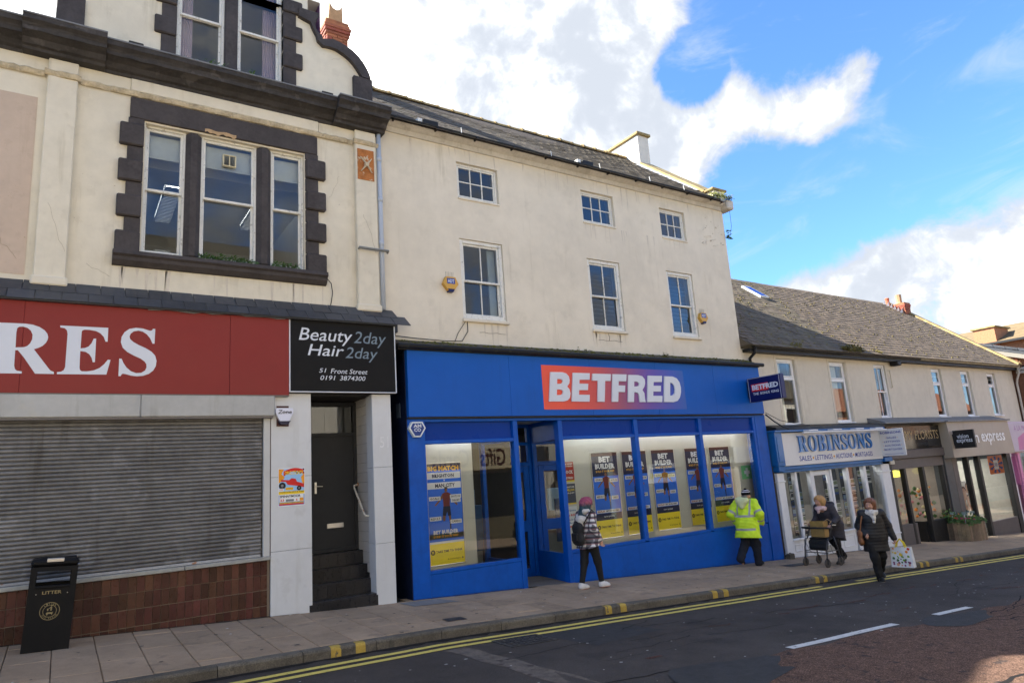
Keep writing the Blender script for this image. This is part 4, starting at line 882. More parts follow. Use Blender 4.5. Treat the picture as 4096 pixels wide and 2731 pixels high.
# verge coping, kneeler, chimney
M_cope = mat('lichen_coping', (.29, .22, .10), .9, .3, 4, spots=.5, spotcol=(.24, .22, .16), spotscale=6)
vs = []
for (y, z) in ((.20, 9.10), (2.42, 10.91)):
    vs += [(14.22, y, z-.12), (14.22, y, z), (14.76, y, z+.03), (14.76, y, z-.12)]
part('verge_coping', MB().add(vs, [(0, 4, 5, 1), (1, 5, 6, 2), (2, 6, 7, 3), (3, 7, 4, 0), (0, 1, 2, 3), (4, 7, 6, 5)]), M_cope, BF)
vs = []
for (y, z) in ((.35, 9.12), (2.4, 10.80)): vs += [(13.95, y, z-.015), (14.215, y, z+.03)]
part('verge_flashing', MB().add(vs, [(0, 1, 3, 2)]), flat('bright_flashing', (210, 208, 205)), BF, recalc=False)
part('verge_wall', MB().add([(14.3, .1, 8.5), (14.3, 3.1, 11.2), (14.3, 3.1, 8.5), (14.7, .1, 8.5), (14.7, 3.1, 11.2), (14.7, 3.1, 8.5)], [(0, 1, 2), (3, 5, 4), (0, 3, 4, 1)]), M_cream, BF)
m = MB().box(14.28, 14.74, -.06, .24, 8.68, 9.0, .01); kn = part('kneeler', m, M_cream, BF); part('kneeler_cap', MB().box(14.22, 14.80, -.10, .28, 9.0, 9.07, .015), M_cope, kn)
ck = part('chimney', MB().box(14.28, 14.73, 2.45, 4.4, 9.4, 11.85, .01), mat('white_chimney_render', (.66, .62, .54), .85, .08, 1.5, streak=.4), BF); part('chimney_cap', MB().box(14.22, 14.79, 2.38, 4.45, 11.85, 11.94, .012), M_cope, ck)
m = foliage(MB(), 13.85, 14.7, -.27, 8.68, 700, .05, up=.06, seed=4, dy=.08); part('gutter_grass', m, mat('gutter_moss', (.16, .17, .035), .9, .4, 8), BF, kind='stuff', recalc=False)
m = foliage(MB(), 14.62, 14.72, -.06, 7.65, 45, .08, up=.1, seed=5, dy=.05); part('wall_weed', m, M_leaf, BF, kind='stuff', recalc=False)
part('hanging_wire', MB().tube([(14.66, -.2, 8.4), (14.72, -.15, 8.0), (14.66, -.1, 7.7)], .005, 5), M_black, BF)
# lean-to roof over the fascia, moss, gutter
part('canopy', MB().profx([(.0, 4.36), (-.40, 4.19), (-.40, 4.10), (.0, 4.10)], 4.78, 14.72), M_gutter, BF)
m = MB()
for i in range(700):
    x = rr.uniform(4.85, 14.65); y = rr.uniform(-.40, -.02); s_ = rr.uniform(.015, .04); m.lathe([(s_, 0), (s_*.8, s_*.5), (s_*.2, s_*.8)], (x, y, 4.36+y*.425-.01), 5)
foliage(m, 8.9, 9.3, -.2, 4.28, 40, .04, up=.04, seed=6); foliage(m, 11.5, 11.65, -.2, 4.28, 25, .07, up=.05, seed=7); part('canopy_moss', m, M_moss, BF, kind='stuff')
part('fascia_gutter', MB().tube([(4.76, -.435, 4.165), (14.82, -.435, 4.155)], .048, 8), M_gutter, BF)
# shopfront
SF = part('shopfront', MB().box(4.96, 14.79, -.20, .05, 2.9, 4.1), M_blue, BF)
rr = random.Random(2)
def bluebar(x0, x1, y0, y1, z0, z1, name='frame_bar', mt=None): return part(name, MB().box(x0, x1, y0, y1, z0, z1, .006), mt or M_blue, SF)
bluebar(4.955, 5.285, -.285, .02, -.5, 2.895, 'pilaster'); bluebar(14.39, 14.80, -.285, .02, -.9, 2.905, 'pilaster')
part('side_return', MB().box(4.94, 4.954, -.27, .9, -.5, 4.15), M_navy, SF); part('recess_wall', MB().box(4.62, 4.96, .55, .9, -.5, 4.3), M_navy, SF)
part('plate', MB().box(4.925, 4.939, -.05, .1, 2.95, 3.2), flat('blue_grey_plate', (70, 84, 100)), SF)
for x0, x1 in ((7.145, 7.25), (8.22, 8.325), (10.28, 10.39), (12.325, 12.43), (14.305, 14.389)): bluebar(x0, x1, -.275, -.12, (gz(x0)-.1 if x0 < 9 else .30), 2.84, 'mullion')
for x0, x1 in ((5.286, 7.144), (8.326, 10.279), (10.391, 12.324), (12.431, 14.304)):
    bluebar(x0, x1, -.27, -.14, 2.455, 2.52, 'transom'); bluebar(x0, x1, -.27, -.14, .275, .335, 'sill')
    part('header_panel', rect(MB(), x0, x1, 2.52, 2.84, -.215), M_blueglass, SF, recalc=False); part('pane', rect(MB(), x0, x1, .335, 2.455, -.205), M_shopglass, SF, recalc=False)
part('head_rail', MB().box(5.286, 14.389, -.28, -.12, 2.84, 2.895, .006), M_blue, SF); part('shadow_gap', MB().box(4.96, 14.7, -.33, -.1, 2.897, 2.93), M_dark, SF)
bluebar(5.286, 7.144, -.262, -.1, gz(7)-.15, .274, 'stall_riser'); bluebar(8.326, 14.389, -.262, -.1, -.75, .274, 'stall_riser')
# recessed entrance
for (xa, xb) in ((7.17, 7.17), (8.27, 8.43)):
    def side(z0, z1, name, mt, e=.03):
        part(name, MB().add([(xa-e, -.13, z0), (xa+e, -.13, z0), (xb+e, 1.0, z0), (xb-e, 1.0, z0), (xa-e, -.13, z1), (xa+e, -.13, z1), (xb+e, 1.0, z1), (xb-e, 1.0, z1)], [(0, 1, 2, 3), (4, 5, 6, 7), (0, 1, 5, 4), (1, 2, 6, 5), (2, 3, 7, 6), (3, 0, 4, 7)]), mt, SF)
    side(-.6, .27, 'side_panel', M_blue); side(2.47, 2.9, 'side_header', M_blue)
    part('side_pane', MB().quad((xa, -.13, .27), (xb, 1.0, .27), (xb, 1.0, 2.47), (xa, -.13, 2.47)), M_shopglass, SF, recalc=False)
    part('side_post', MB().box(xb-.04, xb+.04, .92, 1.02, -.5, 2.9), M_blue, SF)
    t = .86; part('side_strip', MB().box(xa+(xb-xa)*t-.012, xa+(xb-xa)*t+.012, -.2+1.2*t-.62, -.2+1.2*t-.6, .27, 2.47), flat('alu_strip', (150, 150, 145)), SF) if xa > 8 else None
part('soffit', MB().box(7.2, 8.45, -.2, 1.02, 2.88, 2.9), flat('soffit_pale', (175, 178, 172)), SF)
dr = MB(); frame_mb(dr, 7.28, 8.39, -.32, 2.88, .98, 1.06, .07); dr.box(7.35, 8.32, .985, 1.055, 2.0, 2.08); dr.box(7.35, 8.32, .985, 1.055, 2.44, 2.5); part('door_frame', dr, M_blue, SF)
part('door_light', rect(MB(), 7.35, 8.32, 2.08, 2.44, 1.02), M_shopglass, SF, recalc=False)
D = MB(); frame_mb(D, 7.36, 8.31, -.25, 1.995, .99, 1.03, .12, wb=.18); D.box(7.47, 8.2, .99, 1.03, .66, .88, .004); dd = part('door', D, M_blue, BF, label='blue glazed entrance door set back in the shopfront'); part('door_pane', rect(MB(), 7.48, 8.19, .88, 1.9, 1.01), M_shopglass, dd, recalc=False); part('door_pane', rect(MB(), 7.48, 8.19, -.07, .66, 1.01), M_shopglass, dd, recalc=False)
part('door_pull', MB().tube([(7.44, .95, .7), (7.44, .93, .75), (7.44, .93, 1.25), (7.44, .95, 1.3)], .012, 6), M_chrome, dd)
part('threshold', MB().add([(7.2, -.25, gz(7.2, -.25)+.004), (8.3, -.25, gz(8.3, -.25)+.004), (8.4, 1.0, gz(8.4, 1)+.004), (7.2, 1.0, gz(7.2, 1)+.004)], [(0, 1, 2, 3)]), mat('entrance_mat', (.13, .12, .11), .9, .15, 4), BF, recalc=False)
# interior
M_board = mat('display_board', (.47, .48, .43), .8, .04, 1)
m = MB(); m.box(4.98, 14.78, 5.2, 5.3, -.9, 3.0); m.box(4.98, 5.02, .02, 5.2, -.9, 2.9); m.box(14.74, 14.78, .02, 5.2, -.9, 2.9); m.box(5.0, 14.75, -.1, 5.2, -.95, -.62); m.box(5.0, 14.75, 1.1, 5.2, 2.95, 3.0); part('shop_interior', m, mat('shop_interior_dark', (.06, .057, .055), .8, .1, 1), BF)
part('display_board', MB().box(5.30, 6.41, .075, .10, .2, 2.56), M_board, SF); part('display_board', MB().box(8.50, 14.72, .125, .15, .2, 2.56), M_board, SF)
part('window_bed', MB().box(5.29, 7.14, -.19, .07, .20, .27), M_board, SF); part('window_bed', MB().box(8.36, 14.38, -.19, .12, .20, .27), M_board, SF)
m = MB(); m.box(6.9, 8.2, 2.9, 3.4, -.6, .45, .02); m.box(6.9, 8.2, 2.88, 3.42, .45, .5, .01); part('counter', m, flat('counter_grey', (130, 135, 130)), BF)
for i, (x, z) in enumerate(((6.8, .9), (7.5, .9), (8.0, 1.0))): part('terminal_screen', MB().box(x, x+.42, 3.5, 3.56, z, z+.55, .01), flat('terminal%d' % i, ((120, 150, 170), (160, 165, 120), (90, 110, 140))[i], .3), BF)
for x in (6.6, 7.35): part('leaflet_stand', MB().box(x, x+.3, 1.9, 1.96, .3, 1.25, .01), flat('leaflet%d' % int(x*10), (170, 175, 172) if x < 7 else (55, 90, 130)), BF)

# display lighting behind the window heads
M_tube_w = emis('display_tube', (1.0, .98, .94), 4.5)
for x0, x1, nm in ((5.4, 7.0, 'narrow shop window with the BIG MATCH poster'), (8.6, 14.2, 'wide shop window with the football posters')):
    t = thing('display_light', 'lit strip light behind the head of the '+nm, 'light', ((x0+x1)/2, -.08, 2.62)); part('batten', MB().box(x0, x1, -.13, -.05, 2.66, 2.70), M_upvc, t); part('tube', MB().tube([(x0+.05, -.09, 2.635), (x1-.05, -.09, 2.635)], .02, 8), M_tube_w, t, smooth=True)
t = thing('ceiling_light', 'lit ceiling panel deep inside the betting shop', 'light', (7.6, 2.4, 2.8)); part('tray', MB().box(7.0, 8.2, 2.1, 2.7, 2.86, 2.94), M_upvc, t); part('diffuser', MB().box(7.03, 8.17, 2.13, 2.67, 2.84, 2.858), emis('panel_glow', (1, .97, .9), 2.0), t)
# ---- fascia sign
FS = thing('fascia_sign', 'blue shop fascia with white BETFRED letters on a red to purple block', 'sign', (9.8, -.36, 2.92))
xs = (4.955, 7.085, 9.105, 11.02, 12.95, 14.715)
for a, b in zip(xs[:-1], xs[1:]): part('panel', MB().box(a+.0015, b-.0015, -.36, -.22, 2.925, 4.10, .003), M_bluef, FS)
gm = bpy.data.materials.new('logo_gradient'); gm.use_nodes = True; nt = gm.node_tree; g = nd(nt, 'ShaderNodeNewGeometry'); sx = nd(nt, 'ShaderNodeSeparateXYZ'); nt.links.new(g.outputs['Position'], sx.inputs[0])
cr = nd(nt, 'ShaderNodeValToRGB'); nt.links.new(math_n(nt, 'DIVIDE', math_n(nt, 'SUBTRACT', sx.outputs[0], 7.85), 4.05, True), cr.inputs[0])
els = cr.color_ramp.elements; els[0].position = .1; els[0].color = (*srgb(232, 78, 50), 1); els[1].position = 1.0; els[1].color = (.004, .085, .40, 1)
for p, c in ((.32, (205, 72, 66)), (.52, (150, 72, 105)), (.72, (98, 66, 160)), (.9, (52, 76, 175))): e = els.new(p); e.color = (*srgb(*c), 1)
nt.links.new(cr.outputs[0], nt.nodes['Principled BSDF'].inputs['Base Color']); nt.nodes['Principled BSDF'].inputs['Roughness'].default_value = .4
part('logo_block', rect(MB(), 7.85, 11.90, 3.045, 3.935, -.3625), gm, FS, recalc=False)
LET = {'B': [[(8.054, 3.792), (8.352, 3.796), (8.448, 3.774), (8.514, 3.711), (8.524, 3.639), (8.508, 3.574), (8.447, 3.504), (8.499, 3.452), (8.517, 3.366), (8.491, 3.280), (8.426, 3.223), (8.326, 3.202), (7.967, 3.200)], [(8.209, 3.656), (8.301, 3.656), (8.343, 3.631), (8.346, 3.607), (8.319, 3.570), (8.274, 3.558), (8.196, 3.557)], [(8.181, 3.443), (8.280, 3.444), (8.331, 3.421), (8.330, 3.386), (8.305, 3.346), (8.259, 3.332), (8.166, 3.330)]],
 'E': [[(8.626, 3.793), (9.073, 3.794), (9.054, 3.658), (8.782, 3.652), (8.769, 3.572), (9.006, 3.572), (8.983, 3.441), (8.749, 3.438), (8.735, 3.344), (9.020, 3.342), (9.000, 3.201), (8.535, 3.202)]],
 'T': [[(9.149, 3.790), (9.654, 3.792), (9.628, 3.643), (9.478, 3.643), (9.408, 3.200), (9.220, 3.202), (9.280, 3.642), (9.124, 3.642)]],
 'F': [[(9.704, 3.793), (10.107, 3.795), (10.078, 3.645), (9.859, 3.644), (9.843, 3.554), (10.035, 3.553), (10.010, 3.412), (9.825, 3.413), (9.789, 3.201), (9.614, 3.201)]],
 'R': [[(10.160, 3.790), (10.447, 3.791), (10.571, 3.769), (10.635, 3.700), (10.633, 3.614), (10.601, 3.536), (10.531, 3.465), (10.580, 3.396), (10.583, 3.272), (10.594, 3.198), (10.415, 3.199), (10.419, 3.333), (10.400, 3.386), (10.340, 3.409), (10.281, 3.411), (10.242, 3.199), (10.070, 3.199)], [(10.312, 3.647), (10.395, 3.644), (10.444, 3.619), (10.452, 3.588), (10.423, 3.552), (10.369, 3.538), (10.296, 3.537)]],
 'E2': [[(10.740, 3.786), (11.185, 3.791), (11.161, 3.652), (10.901, 3.648), (10.884, 3.564), (11.116, 3.565), (11.094, 3.436), (10.860, 3.435), (10.844, 3.339), (11.129, 3.339), (11.103, 3.200), (10.645, 3.200)]],
 'D': [[(11.260, 3.786), (11.519, 3.786), (11.650, 3.747), (11.727, 3.660), (11.753, 3.538), (11.739, 3.425), (11.688, 3.311), (11.599, 3.231), (11.469, 3.201), (11.161, 3.202)], [(11.423, 3.642), (11.494, 3.631), (11.542, 3.575), (11.554, 3.487), (11.530, 3.406), (11.472, 3.358), (11.375, 3.344)]]}
for k, g in LET.items(): part('letter', glyph_into(MB(), g, -.378, 0, .028), M_whitev, FS, recalc=False)
def face_left(mb, X, ya, flip=False):   # turn a board drawn in x,z (facing -y) to face -x: x' runs towards the street
    b = [(X+(y), ya-x, z) for x, y, z in mb.v]; mb.v = b; return mb
PS = thing('projecting_sign', 'navy blue projecting box sign reading BETFRED at the end of the blue fascia', 'sign', (14.2, -.9, 3.18))
part('case', MB().box(14.12, 14.28, -1.35, -.41, 3.19, 3.78, .012), flat('navy_sign', (16, 24, 84), .35), PS); part('arm', MB().box(14.17, 14.23, -.42, -.35, 3.3, 3.7), M_black, PS)
m = MB(); rect(m, .10, .58, 3.44, 3.62, 0); part('red_block', face_left(m, 14.117, -.42), flat('sign_red', (205, 50, 40), .4), PS, recalc=False)
m = MB(); part('lettering', face_left(text_into(MB(), 'BETFRED', .12, .86, 3.475, 3.60, -.0015, bold=.045), 14.116, -.42), M_whitev, PS, recalc=False); [part('lettering', face_left(text_into(MB(), w_, a_, b_, 3.35, 3.41, -.0015, bold=.02), 14.116, -.42), M_whitev, PS, recalc=False) for w_, a_, b_ in (('THE', .13, .29), ('BONUS', .34, .60), ('KING', .65, .85))]; rect(m, .02, .03, 3.2, 3.77, -.001); rect(m, .895, .905, 3.2, 3.77, -.001); rect(m, .03, .895, 3.762, 3.77, -.001); part('border', face_left(m, 14.116, -.42), M_whitev, PS, recalc=False)
# alarm boxes
def hexbox(label, cx, cz, w, y, spikes=True):
    t = thing('alarm_box', label, 'alarm box', (cx, y, cz-w*.45)); h = w*.42
    out6 = [(cx-w/2, cz), (cx-w*.3, cz+h), (cx+w*.3, cz+h), (cx+w/2, cz), (cx+w*.16, cz-h), (cx-w*.16, cz-h)]
    part('cover', MB().prism(out6, y-.09, y), flat('alarm_yellow', (206, 160, 74), .45), t); part('base', MB().prism([(cx-w*.22, cz-h*.72), (cx+w*.22, cz-h*.72), (cx+w*.14, cz-h*1.15), (cx-w*.14, cz-h*1.15)], y-.095, y), flat('alarm_navy', (28, 34, 80), .4), t)
    m = MB(); rect(m, cx-.085, cx+.085, cz+.0, cz+.11, y-.0915); part('badge', m, flat('alarm_blue', (36, 66, 150), .4), t, recalc=False)
    part('lettering', text_into(MB(), 'ADT', cx-.07, cx+.07, cz+.02, cz+.09, y-.093, bold=.03), M_whitev, t, recalc=False)
    if spikes:
        m = MB()
        for i in range(6): m.tube([(cx-.08+i*.03, y-.04, cz+h), (cx-.085+i*.033, y-.045, cz+h+.11)], .002, 4)
        part('bird_spike', m, M_black, t, kind='stuff')
hexbox('yellow ADT alarm box beside a bare sash window with a curtain', 6.065, 5.50, .33, .0); hexbox('yellow ADT alarm box beside a sash window with slatted blind, near the building corner', 13.22, 5.36, .30, .0)
A = thing('alarm_box', 'white hexagonal AMCO alarm box on the blue shop pilaster', 'alarm box', (5.10, -.3, 2.55)); cx, cz = 5.105, 2.70
part('cover', MB().prism([(cx-.16, cz+.03), (cx-.10, cz+.14), (cx+.10, cz+.14), (cx+.16, cz+.03), (cx+.06, cz-.12), (cx-.06, cz-.12)], -.36, -.286), flat('alarm_white', (214, 220, 220), .4), A)
m = MB().prism([(cx-.13, cz+.03), (cx-.085, cz+.115), (cx+.085, cz+.115), (cx+.13, cz+.03), (cx+.045, cz-.1), (cx-.045, cz-.1)], -.363, -.3595); part('badge', m, flat('amco_blue', (34, 62, 130), .4), A)
for s_, a_, b_ in (('AM', .075, .04), ('CO', .065, -.03)): part('lettering', text_into(MB(), s_, cx-a_, cx+a_, cz+b_, cz+b_+.06, -.3645, bold=.03), M_whitev, A, recalc=False)
J = solo('junction_box', MB().box(4.84, 4.93, -.09, -.002, 4.47, 4.68, .012), flat('box_grey', (70, 76, 84)), 'small grey cable box on cream wall above the blue fascia corner', 'box')
part('cable', MB().tube([(4.88, -.05, 4.47), (4.9, -.04, 4.42), (5.3, -.03, 4.40), (5.9, -.02, 4.385), (6.28, -.02, 4.40), (6.42, -.02, 4.6), (6.42, -.02, 4.82)], .008, 5), M_black, J); part('cable', MB().tube([(6.38, -.02, 4.80), (6.2, -.02, 4.55), (6.12, -.02, 4.38)], .006, 5), M_black, J)

# ---- posters in the windows
PM = [flat('po_blue', (44, 108, 222), .35), flat('po_navy', (30, 38, 74), .35), flat('po_yellow', (236, 216, 48), .35), flat('po_white', (216, 220, 224), .35), flat('po_amber', (215, 165, 50), .35), flat('po_skin', (128, 88, 62), .4), flat('po_shirt', (112, 44, 40), .4), flat('po_short', (20, 26, 56), .4), flat('po_ink', (26, 28, 30), .4), flat('po_red', (150, 40, 46), .4), flat('po_maroon', (70, 34, 40), .4), flat('po_cyan', (60, 140, 205), .35)]
def figure(m, cx, cz, h, y):
    def pol(pts, mi): m.add([(cx+a*h, y, cz+b*h) for a, b in pts], [tuple(range(len(pts)))], mi)
    pol([(.035*math.cos(t)*1.1, .45+.05*math.sin(t)) for t in np.linspace(0, 5.9, 10)], 5); pol([(-.045, .47), (-.03, .52), (.03, .52), (.05, .47), (.0, .485)], 8)
    pol([(-.1, .37), (-.03, .40), (.04, .40), (.12, .36), (.09, .2), (.085, .1), (-.08, .1), (-.085, .22)], 6); pol([(-.1, .37), (-.16, .27), (-.27, .17), (-.3, .13), (-.27, .12), (-.2, .18), (-.085, .28)], 5); pol([(.12, .36), (.18, .26), (.29, .13), (.27, .1), (.15, .2), (.09, .28)], 5)
    pol([(-.085, .1), (.09, .1), (.11, -.1), (.03, -.11), (.01, -.02), (-.03, -.11), (-.11, -.09)], 7); pol([(-.1, -.09), (-.035, -.105), (-.04, -.2), (-.09, -.22), (-.12, -.16)], 5); pol([(.04, -.11), (.105, -.1), (.1, -.24), (.06, -.24)], 5); pol([(.06, -.24), (.1, -.24), (.095, -.44), (.07, -.44)], 7); pol([(.07, -.44), (.095, -.44), (.09, -.5), (.04, -.5)], 3)
def poster_mesh(kind):
    W_, H_ = .72, 1.75; m = MB(); y = -.012
    R = lambda u0, u1, v0, v1, mi, d=0: rect(m, -W_/2+W_*u0, -W_/2+W_*u1, H_*v0, H_*v1, y-d, mi)
    T = lambda s, u0, u1, v0, v1, mi, bold=.03, d=.002: text_into(m, s, -W_/2+W_*u0, -W_/2+W_*u1, H_*v0, H_*v1, y-d, mi, bold=bold, res=1)
    R(0, 1, 0, .205, 2)
    if kind == 'bet':
        R(0, 1, .205, .285, 1); R(0, 1, .285, .72, 0); R(0, 1, .72, .96, 1); R(0, 1, .96, 1, 10)
        T('BET', .28, .72, .885, .955, 3, .05); T('BUILDER', .12, .88, .805, .87, 3, .05); T('BUILD IT YOUR WAY', .14, .86, .765, .79, 4, .03)
        figure(m, 0, H_*.53, .82, y-.001)
        for s, u0, u1, v in (('GOALS', .06, .36, .66), ('SHOTS ON', .64, .95, .645), ('RESULT', .06, .38, .46), ('CARDS', .66, .92, .44)): R(u0, u1, v, v+.042, 3, .0015); T(s, u0+.03, u1-.03, v+.009, v+.033, 8, .02, .003)
        R(.05, .95, .29, .325, 3, .0015); T('IN-PLAY', .08, .36, .298, .318, 9, .03, .003); T('BET BUILDERS', .40, .90, .298, .318, 1, .03, .003); T('NOW QUICKER', .3, .7, .235, .255, 3, .02)
    else:
        R(0, 1, .205, .29, 0); R(0, 1, .29, .93, 0); R(0, 1, .93, 1, 1); R(0, 1, .25, .30, 11, -.0)
        T('BIG MATCH', .02, .93, .925, .975, 4, .05); R(.0, .98, .845, .91, 3, .001); T('BRIGHTON', .14, .78, .858, .895, 1, .03, .003); T('v', .46, .52, .82, .838, 3); R(0, .98, .745, .81, 3, .001); T('MAN CITY', .22, .80, .758, .797, 1, .03, .003)
        figure(m, .02, H_*.52, .82, y-.001)
        for s, u0, u1, v in (('GOALS', .03, .36, .63), ('SHOTS ON', .64, .97, .64), ('TARGET', .66, .95, .60), ('RESULT', .03, .36, .43), ('CARDS', .62, .95, .39)): R(u0, u1, v, v+.04, 3, .0015); T(s, u0+.03, u1-.03, v+.009, v+.031, 8, .02, .003)
        T('BET BUILDER', .12, .84, .295, .335, 3, .04, .003); T('BUILD IT YOUR WAY', .12, .84, .262, .285, 4, .02, .003); R(0, 1, .205, .225, 3, .001)
    m.add([(-W_/2+W_*.085+.045*math.cos(t), y-.001, H_*.125+.045*math.sin(t)) for t in np.linspace(0, 5.9, 14)], [tuple(range(14))], 8)
    T('II', .06, .11, .112, .138, 2, .02, .003); T('TAKE TIME TO THINK', .17, .94, .115, .14, 8, .03); T('BeGambleAware', .5, .86, .04, .055, 8, .0); m.add([(-W_/2+W_*.93+.014*math.cos(t), y-.001, H_*.047+.014*math.sin(t)) for t in np.linspace(0, 5.9, 8)], [tuple(range(8))], 8)
    return m
pmesh = {k: poster_mesh(k).mesh('print', recalc=False) for k in ('bet', 'match')}
fmesh = frame_mb(MB(), -.378, .378, -.018, 1.768, -.018, 0, .02).mesh('frame')
def win_poster(kind, cx, z0, y, label, group=None, wsc=1.0):
    t = thing('window_poster', label, 'poster', (cx, y, z0), group)
    a = link_obj('print', pmesh[kind], PM, t); b = link_obj('frame', fmesh, M_chrome, t); a.scale = b.scale = (wsc, 1, 1); return t
win_poster('match', 5.80, .37, .07, 'framed poster headed BIG MATCH with a footballer in the narrower shop window', wsc=.96)
for cx, where in ((9.68, 'next to the small number game poster'), (10.55, 'half hidden by the bar nearest the entrance'), (11.44, 'standing clear in the middle pane'), (12.53, 'half hidden by the bar nearest the yellow coat'), (13.38, 'next to the green cross notice')): win_poster('bet', cx, .42, .12, 'blue BET BUILDER footballer poster '+where, 'bet builder posters in the wide window')
def small_poster(name, label, x0, x1, z0, z1, y, cols, words):
    m = MB(); rect(m, x0, x1, z0, z1, y, 0); h = z1-z0; mats = [flat('%s_%d' % (name, i), c, .4) for i, c in enumerate(cols)]
    for i, (s, v0, v1, mi) in enumerate(words): text_into(m, s, x0+(x1-x0)*.1, x1-(x1-x0)*.1, z0+h*v0, z0+h*v1, y-.002, mi, bold=.03, res=1)
    rect(m, x0, x1, z0, z0+h*.07, y-.001, len(cols)-1)
    return solo('small_poster', m, mats, label, 'poster')
small_poster('lock', 'small red and white number game poster beside the shop entrance', 8.56, 8.84, 1.62, 2.02, .12, ((150, 40, 34), (220, 220, 215), (205, 190, 50)), (('PICK THE FIRST', .85, .93, 1), ('6 NUMBERS', .75, .82, 1), ('LOCK', .4, .58, 1), ('BETFRED', .14, .24, 1)))
small_poster('mill', 'small grey lottery poster below the red number poster', 8.55, 8.84, 1.17, 1.58, .12, ((70, 76, 92), (222, 222, 215), (215, 190, 60)), (('A CHANCE TO WIN', .8, .88, 1), ('1 MILLION', .64, .76, 2), ('FOR JUST', .5, .58, 1)))
small_poster('help', 'small white notice with red word below the grey lottery poster', 8.55, 8.84, .72, 1.13, .12, ((205, 212, 216), (60, 110, 160), (190, 60, 50)), (('Welcome', .76, .86, 1), ('by RED', .5, .64, 2), ('we in the', .32, .42, 1), ('shop', .14, .26, 1)))
m = MB(); rect(m, 14.14, 14.56, 1.35, 1.68, .12, 0); rect(m, 14.31, 14.39, 1.41, 1.62, .1185, 1); rect(m, 14.245, 14.455, 1.475, 1.555, .1183, 1); solo('first_aid_notice', m, [flat('fa_green', (110, 190, 130), .4), PM[3]], 'pale green notice with a white cross inside the blue shop window', 'notice')
# ================================================================== cream terrace with three shops
TR = thing('cream_terrace', 'low cream terrace with mossy slate roof and narrow white upstairs windows', 'building', (22.5, 0, gz(22.5)))
TW = [(16.08, 16.90, 2.64, 4.47), (18.57, 19.41, 2.69, 4.47), (20.98, 21.66, 2.78, 4.47), (24.63, 25.33, 2.81, 4.46), (26.76, 27.47, 2.80, 4.44), (28.88, 29.58, 2.82, 4.41)]
w = MB(); holes_wall(w, 14.62, 31.2, 2.3, 4.66, .03, .3, TW); w.box(30.9, 31.2, .3, 8.9, -2.3, 4.6)
w.add([(30.9, .03, 4.6), (30.9, 4.45, 8.1), (30.9, 8.9, 4.6), (31.2, .03, 4.6), (31.2, 4.45, 8.1), (31.2, 8.9, 4.6)], [(0, 1, 2), (3, 5, 4), (0, 3, 4, 1), (1, 4, 5, 2)])
part('wall', w, M_cream3, TR)
for k, (a, b, c, d) in enumerate(TW):
    y = .10
    if k == 2: sash_window(TR, a+.005, b-.005, c+.005, d-.005, .10, 3.62, (2, 2), (1, 1), .05, wood=M_upvc)
    else:
        m = MB(); frame_mb(m, a+.004, b-.004, c+.004, d-.004, y, y+.07, .075); tz = 3.93; m.box(a+.08, b-.08, y+.002, y+.068, tz-.04, tz+.04, .006)
        wd = part('window', m, M_upvc, TR)
        s = MB(); frame_mb(s, a+.08, b-.08, tz+.042, d-.08, y-.01, y+.05, .035); part('top_light', s, M_upvc, wd)
        part('pane', rect(MB(), a+.115, b-.115, tz+.077, d-.115, y+.02), M_glass, wd, recalc=False); part('pane', rect(MB(), a+.078, b-.078, c+.078, tz-.04, y+.03), M_glass, wd, recalc=False)
        if k > 2: part('glazing_bar', MB().box(a+.115, b-.115, y+.022, y+.03, (tz+d)/2-.008, (tz+d)/2+.008), M_upvc, wd)
        part('sill', MB().box(a-.01, b+.01, -.03, .10, c-.03, c+.003, .008), M_upvc, wd)
        if k < 2:
            cu = MB(); n = 14
            for i in range(n+1):
                xx = a+.1+(.33 if k == 0 else .55*(1-0))*i/n
                cu.v += [(xx, .26+.012*(i % 2), c+.1), (xx-(0 if k == 0 else .3*0), .26+.012*(i % 2), d-.1)]
            cu.f += [(2*i, 2*i+2, 2*i+3, 2*i+1) for i in range(n)]; cu.m += [0]*n
            part('net_curtain', cu, flat('net', (200, 205, 205), .9), wd, recalc=False)
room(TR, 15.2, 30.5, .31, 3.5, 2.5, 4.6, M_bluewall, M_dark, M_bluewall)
# raised render bands beside the windows
m = MB()
for a, b in ((15.98, 16.05), (16.93, 17.0), (18.47, 18.54), (19.44, 19.51)): m.box(a, b, .02, .04, 2.5, 4.6)
part('render_band', m, M_cream3, TR, kind='stuff')
# eaves gutters and downpipes
def gut(x0, x1, z, mt):
    m = MB(); n = 7; vs = []
    for xx in (x0, x1): vs += [(xx, -.25+.06*math.cos(math.pi+math.pi*i/(n-1)), z+.065*math.sin(math.pi+math.pi*i/(n-1))) for i in range(n)]
    m.add(vs, [(i, i+1, n+i+1, n+i) for i in range(n-1)]+[tuple(range(n)), tuple(range(n, 2*n))]); part('gutter', m, mt, TR, recalc=False)
M_ggrey = mat('old_grey_gutter', (.30, .27, .2), .7, .3, 4, spots=.6, spotcol=(.12, .11, .07), spotscale=7)
gut(14.8, 23.4, 4.70, M_gutter); gut(23.41, 31.15, 4.70, M_ggrey); part('eaves_board', MB().box(14.7, 31.15, -.20, .03, 4.56, 4.64), M_gutter, TR)
part('downpipe', MB().tube([(14.86, -.25, 4.66), (14.86, -.22, 4.52), (14.86, -.05, 4.40), (14.86, -.04, 4.22)], .04, 8), M_gutter, TR, smooth=True)
part('downpipe', MB().tube([(31.05, -.25, 4.66), (31.06, -.26, 4.45), (31.2, -.1, 4.2), (31.22, -.06, 4.05), (31.22, -.06, 1.5)], .04, 8), M_fr, TR, smooth=True)
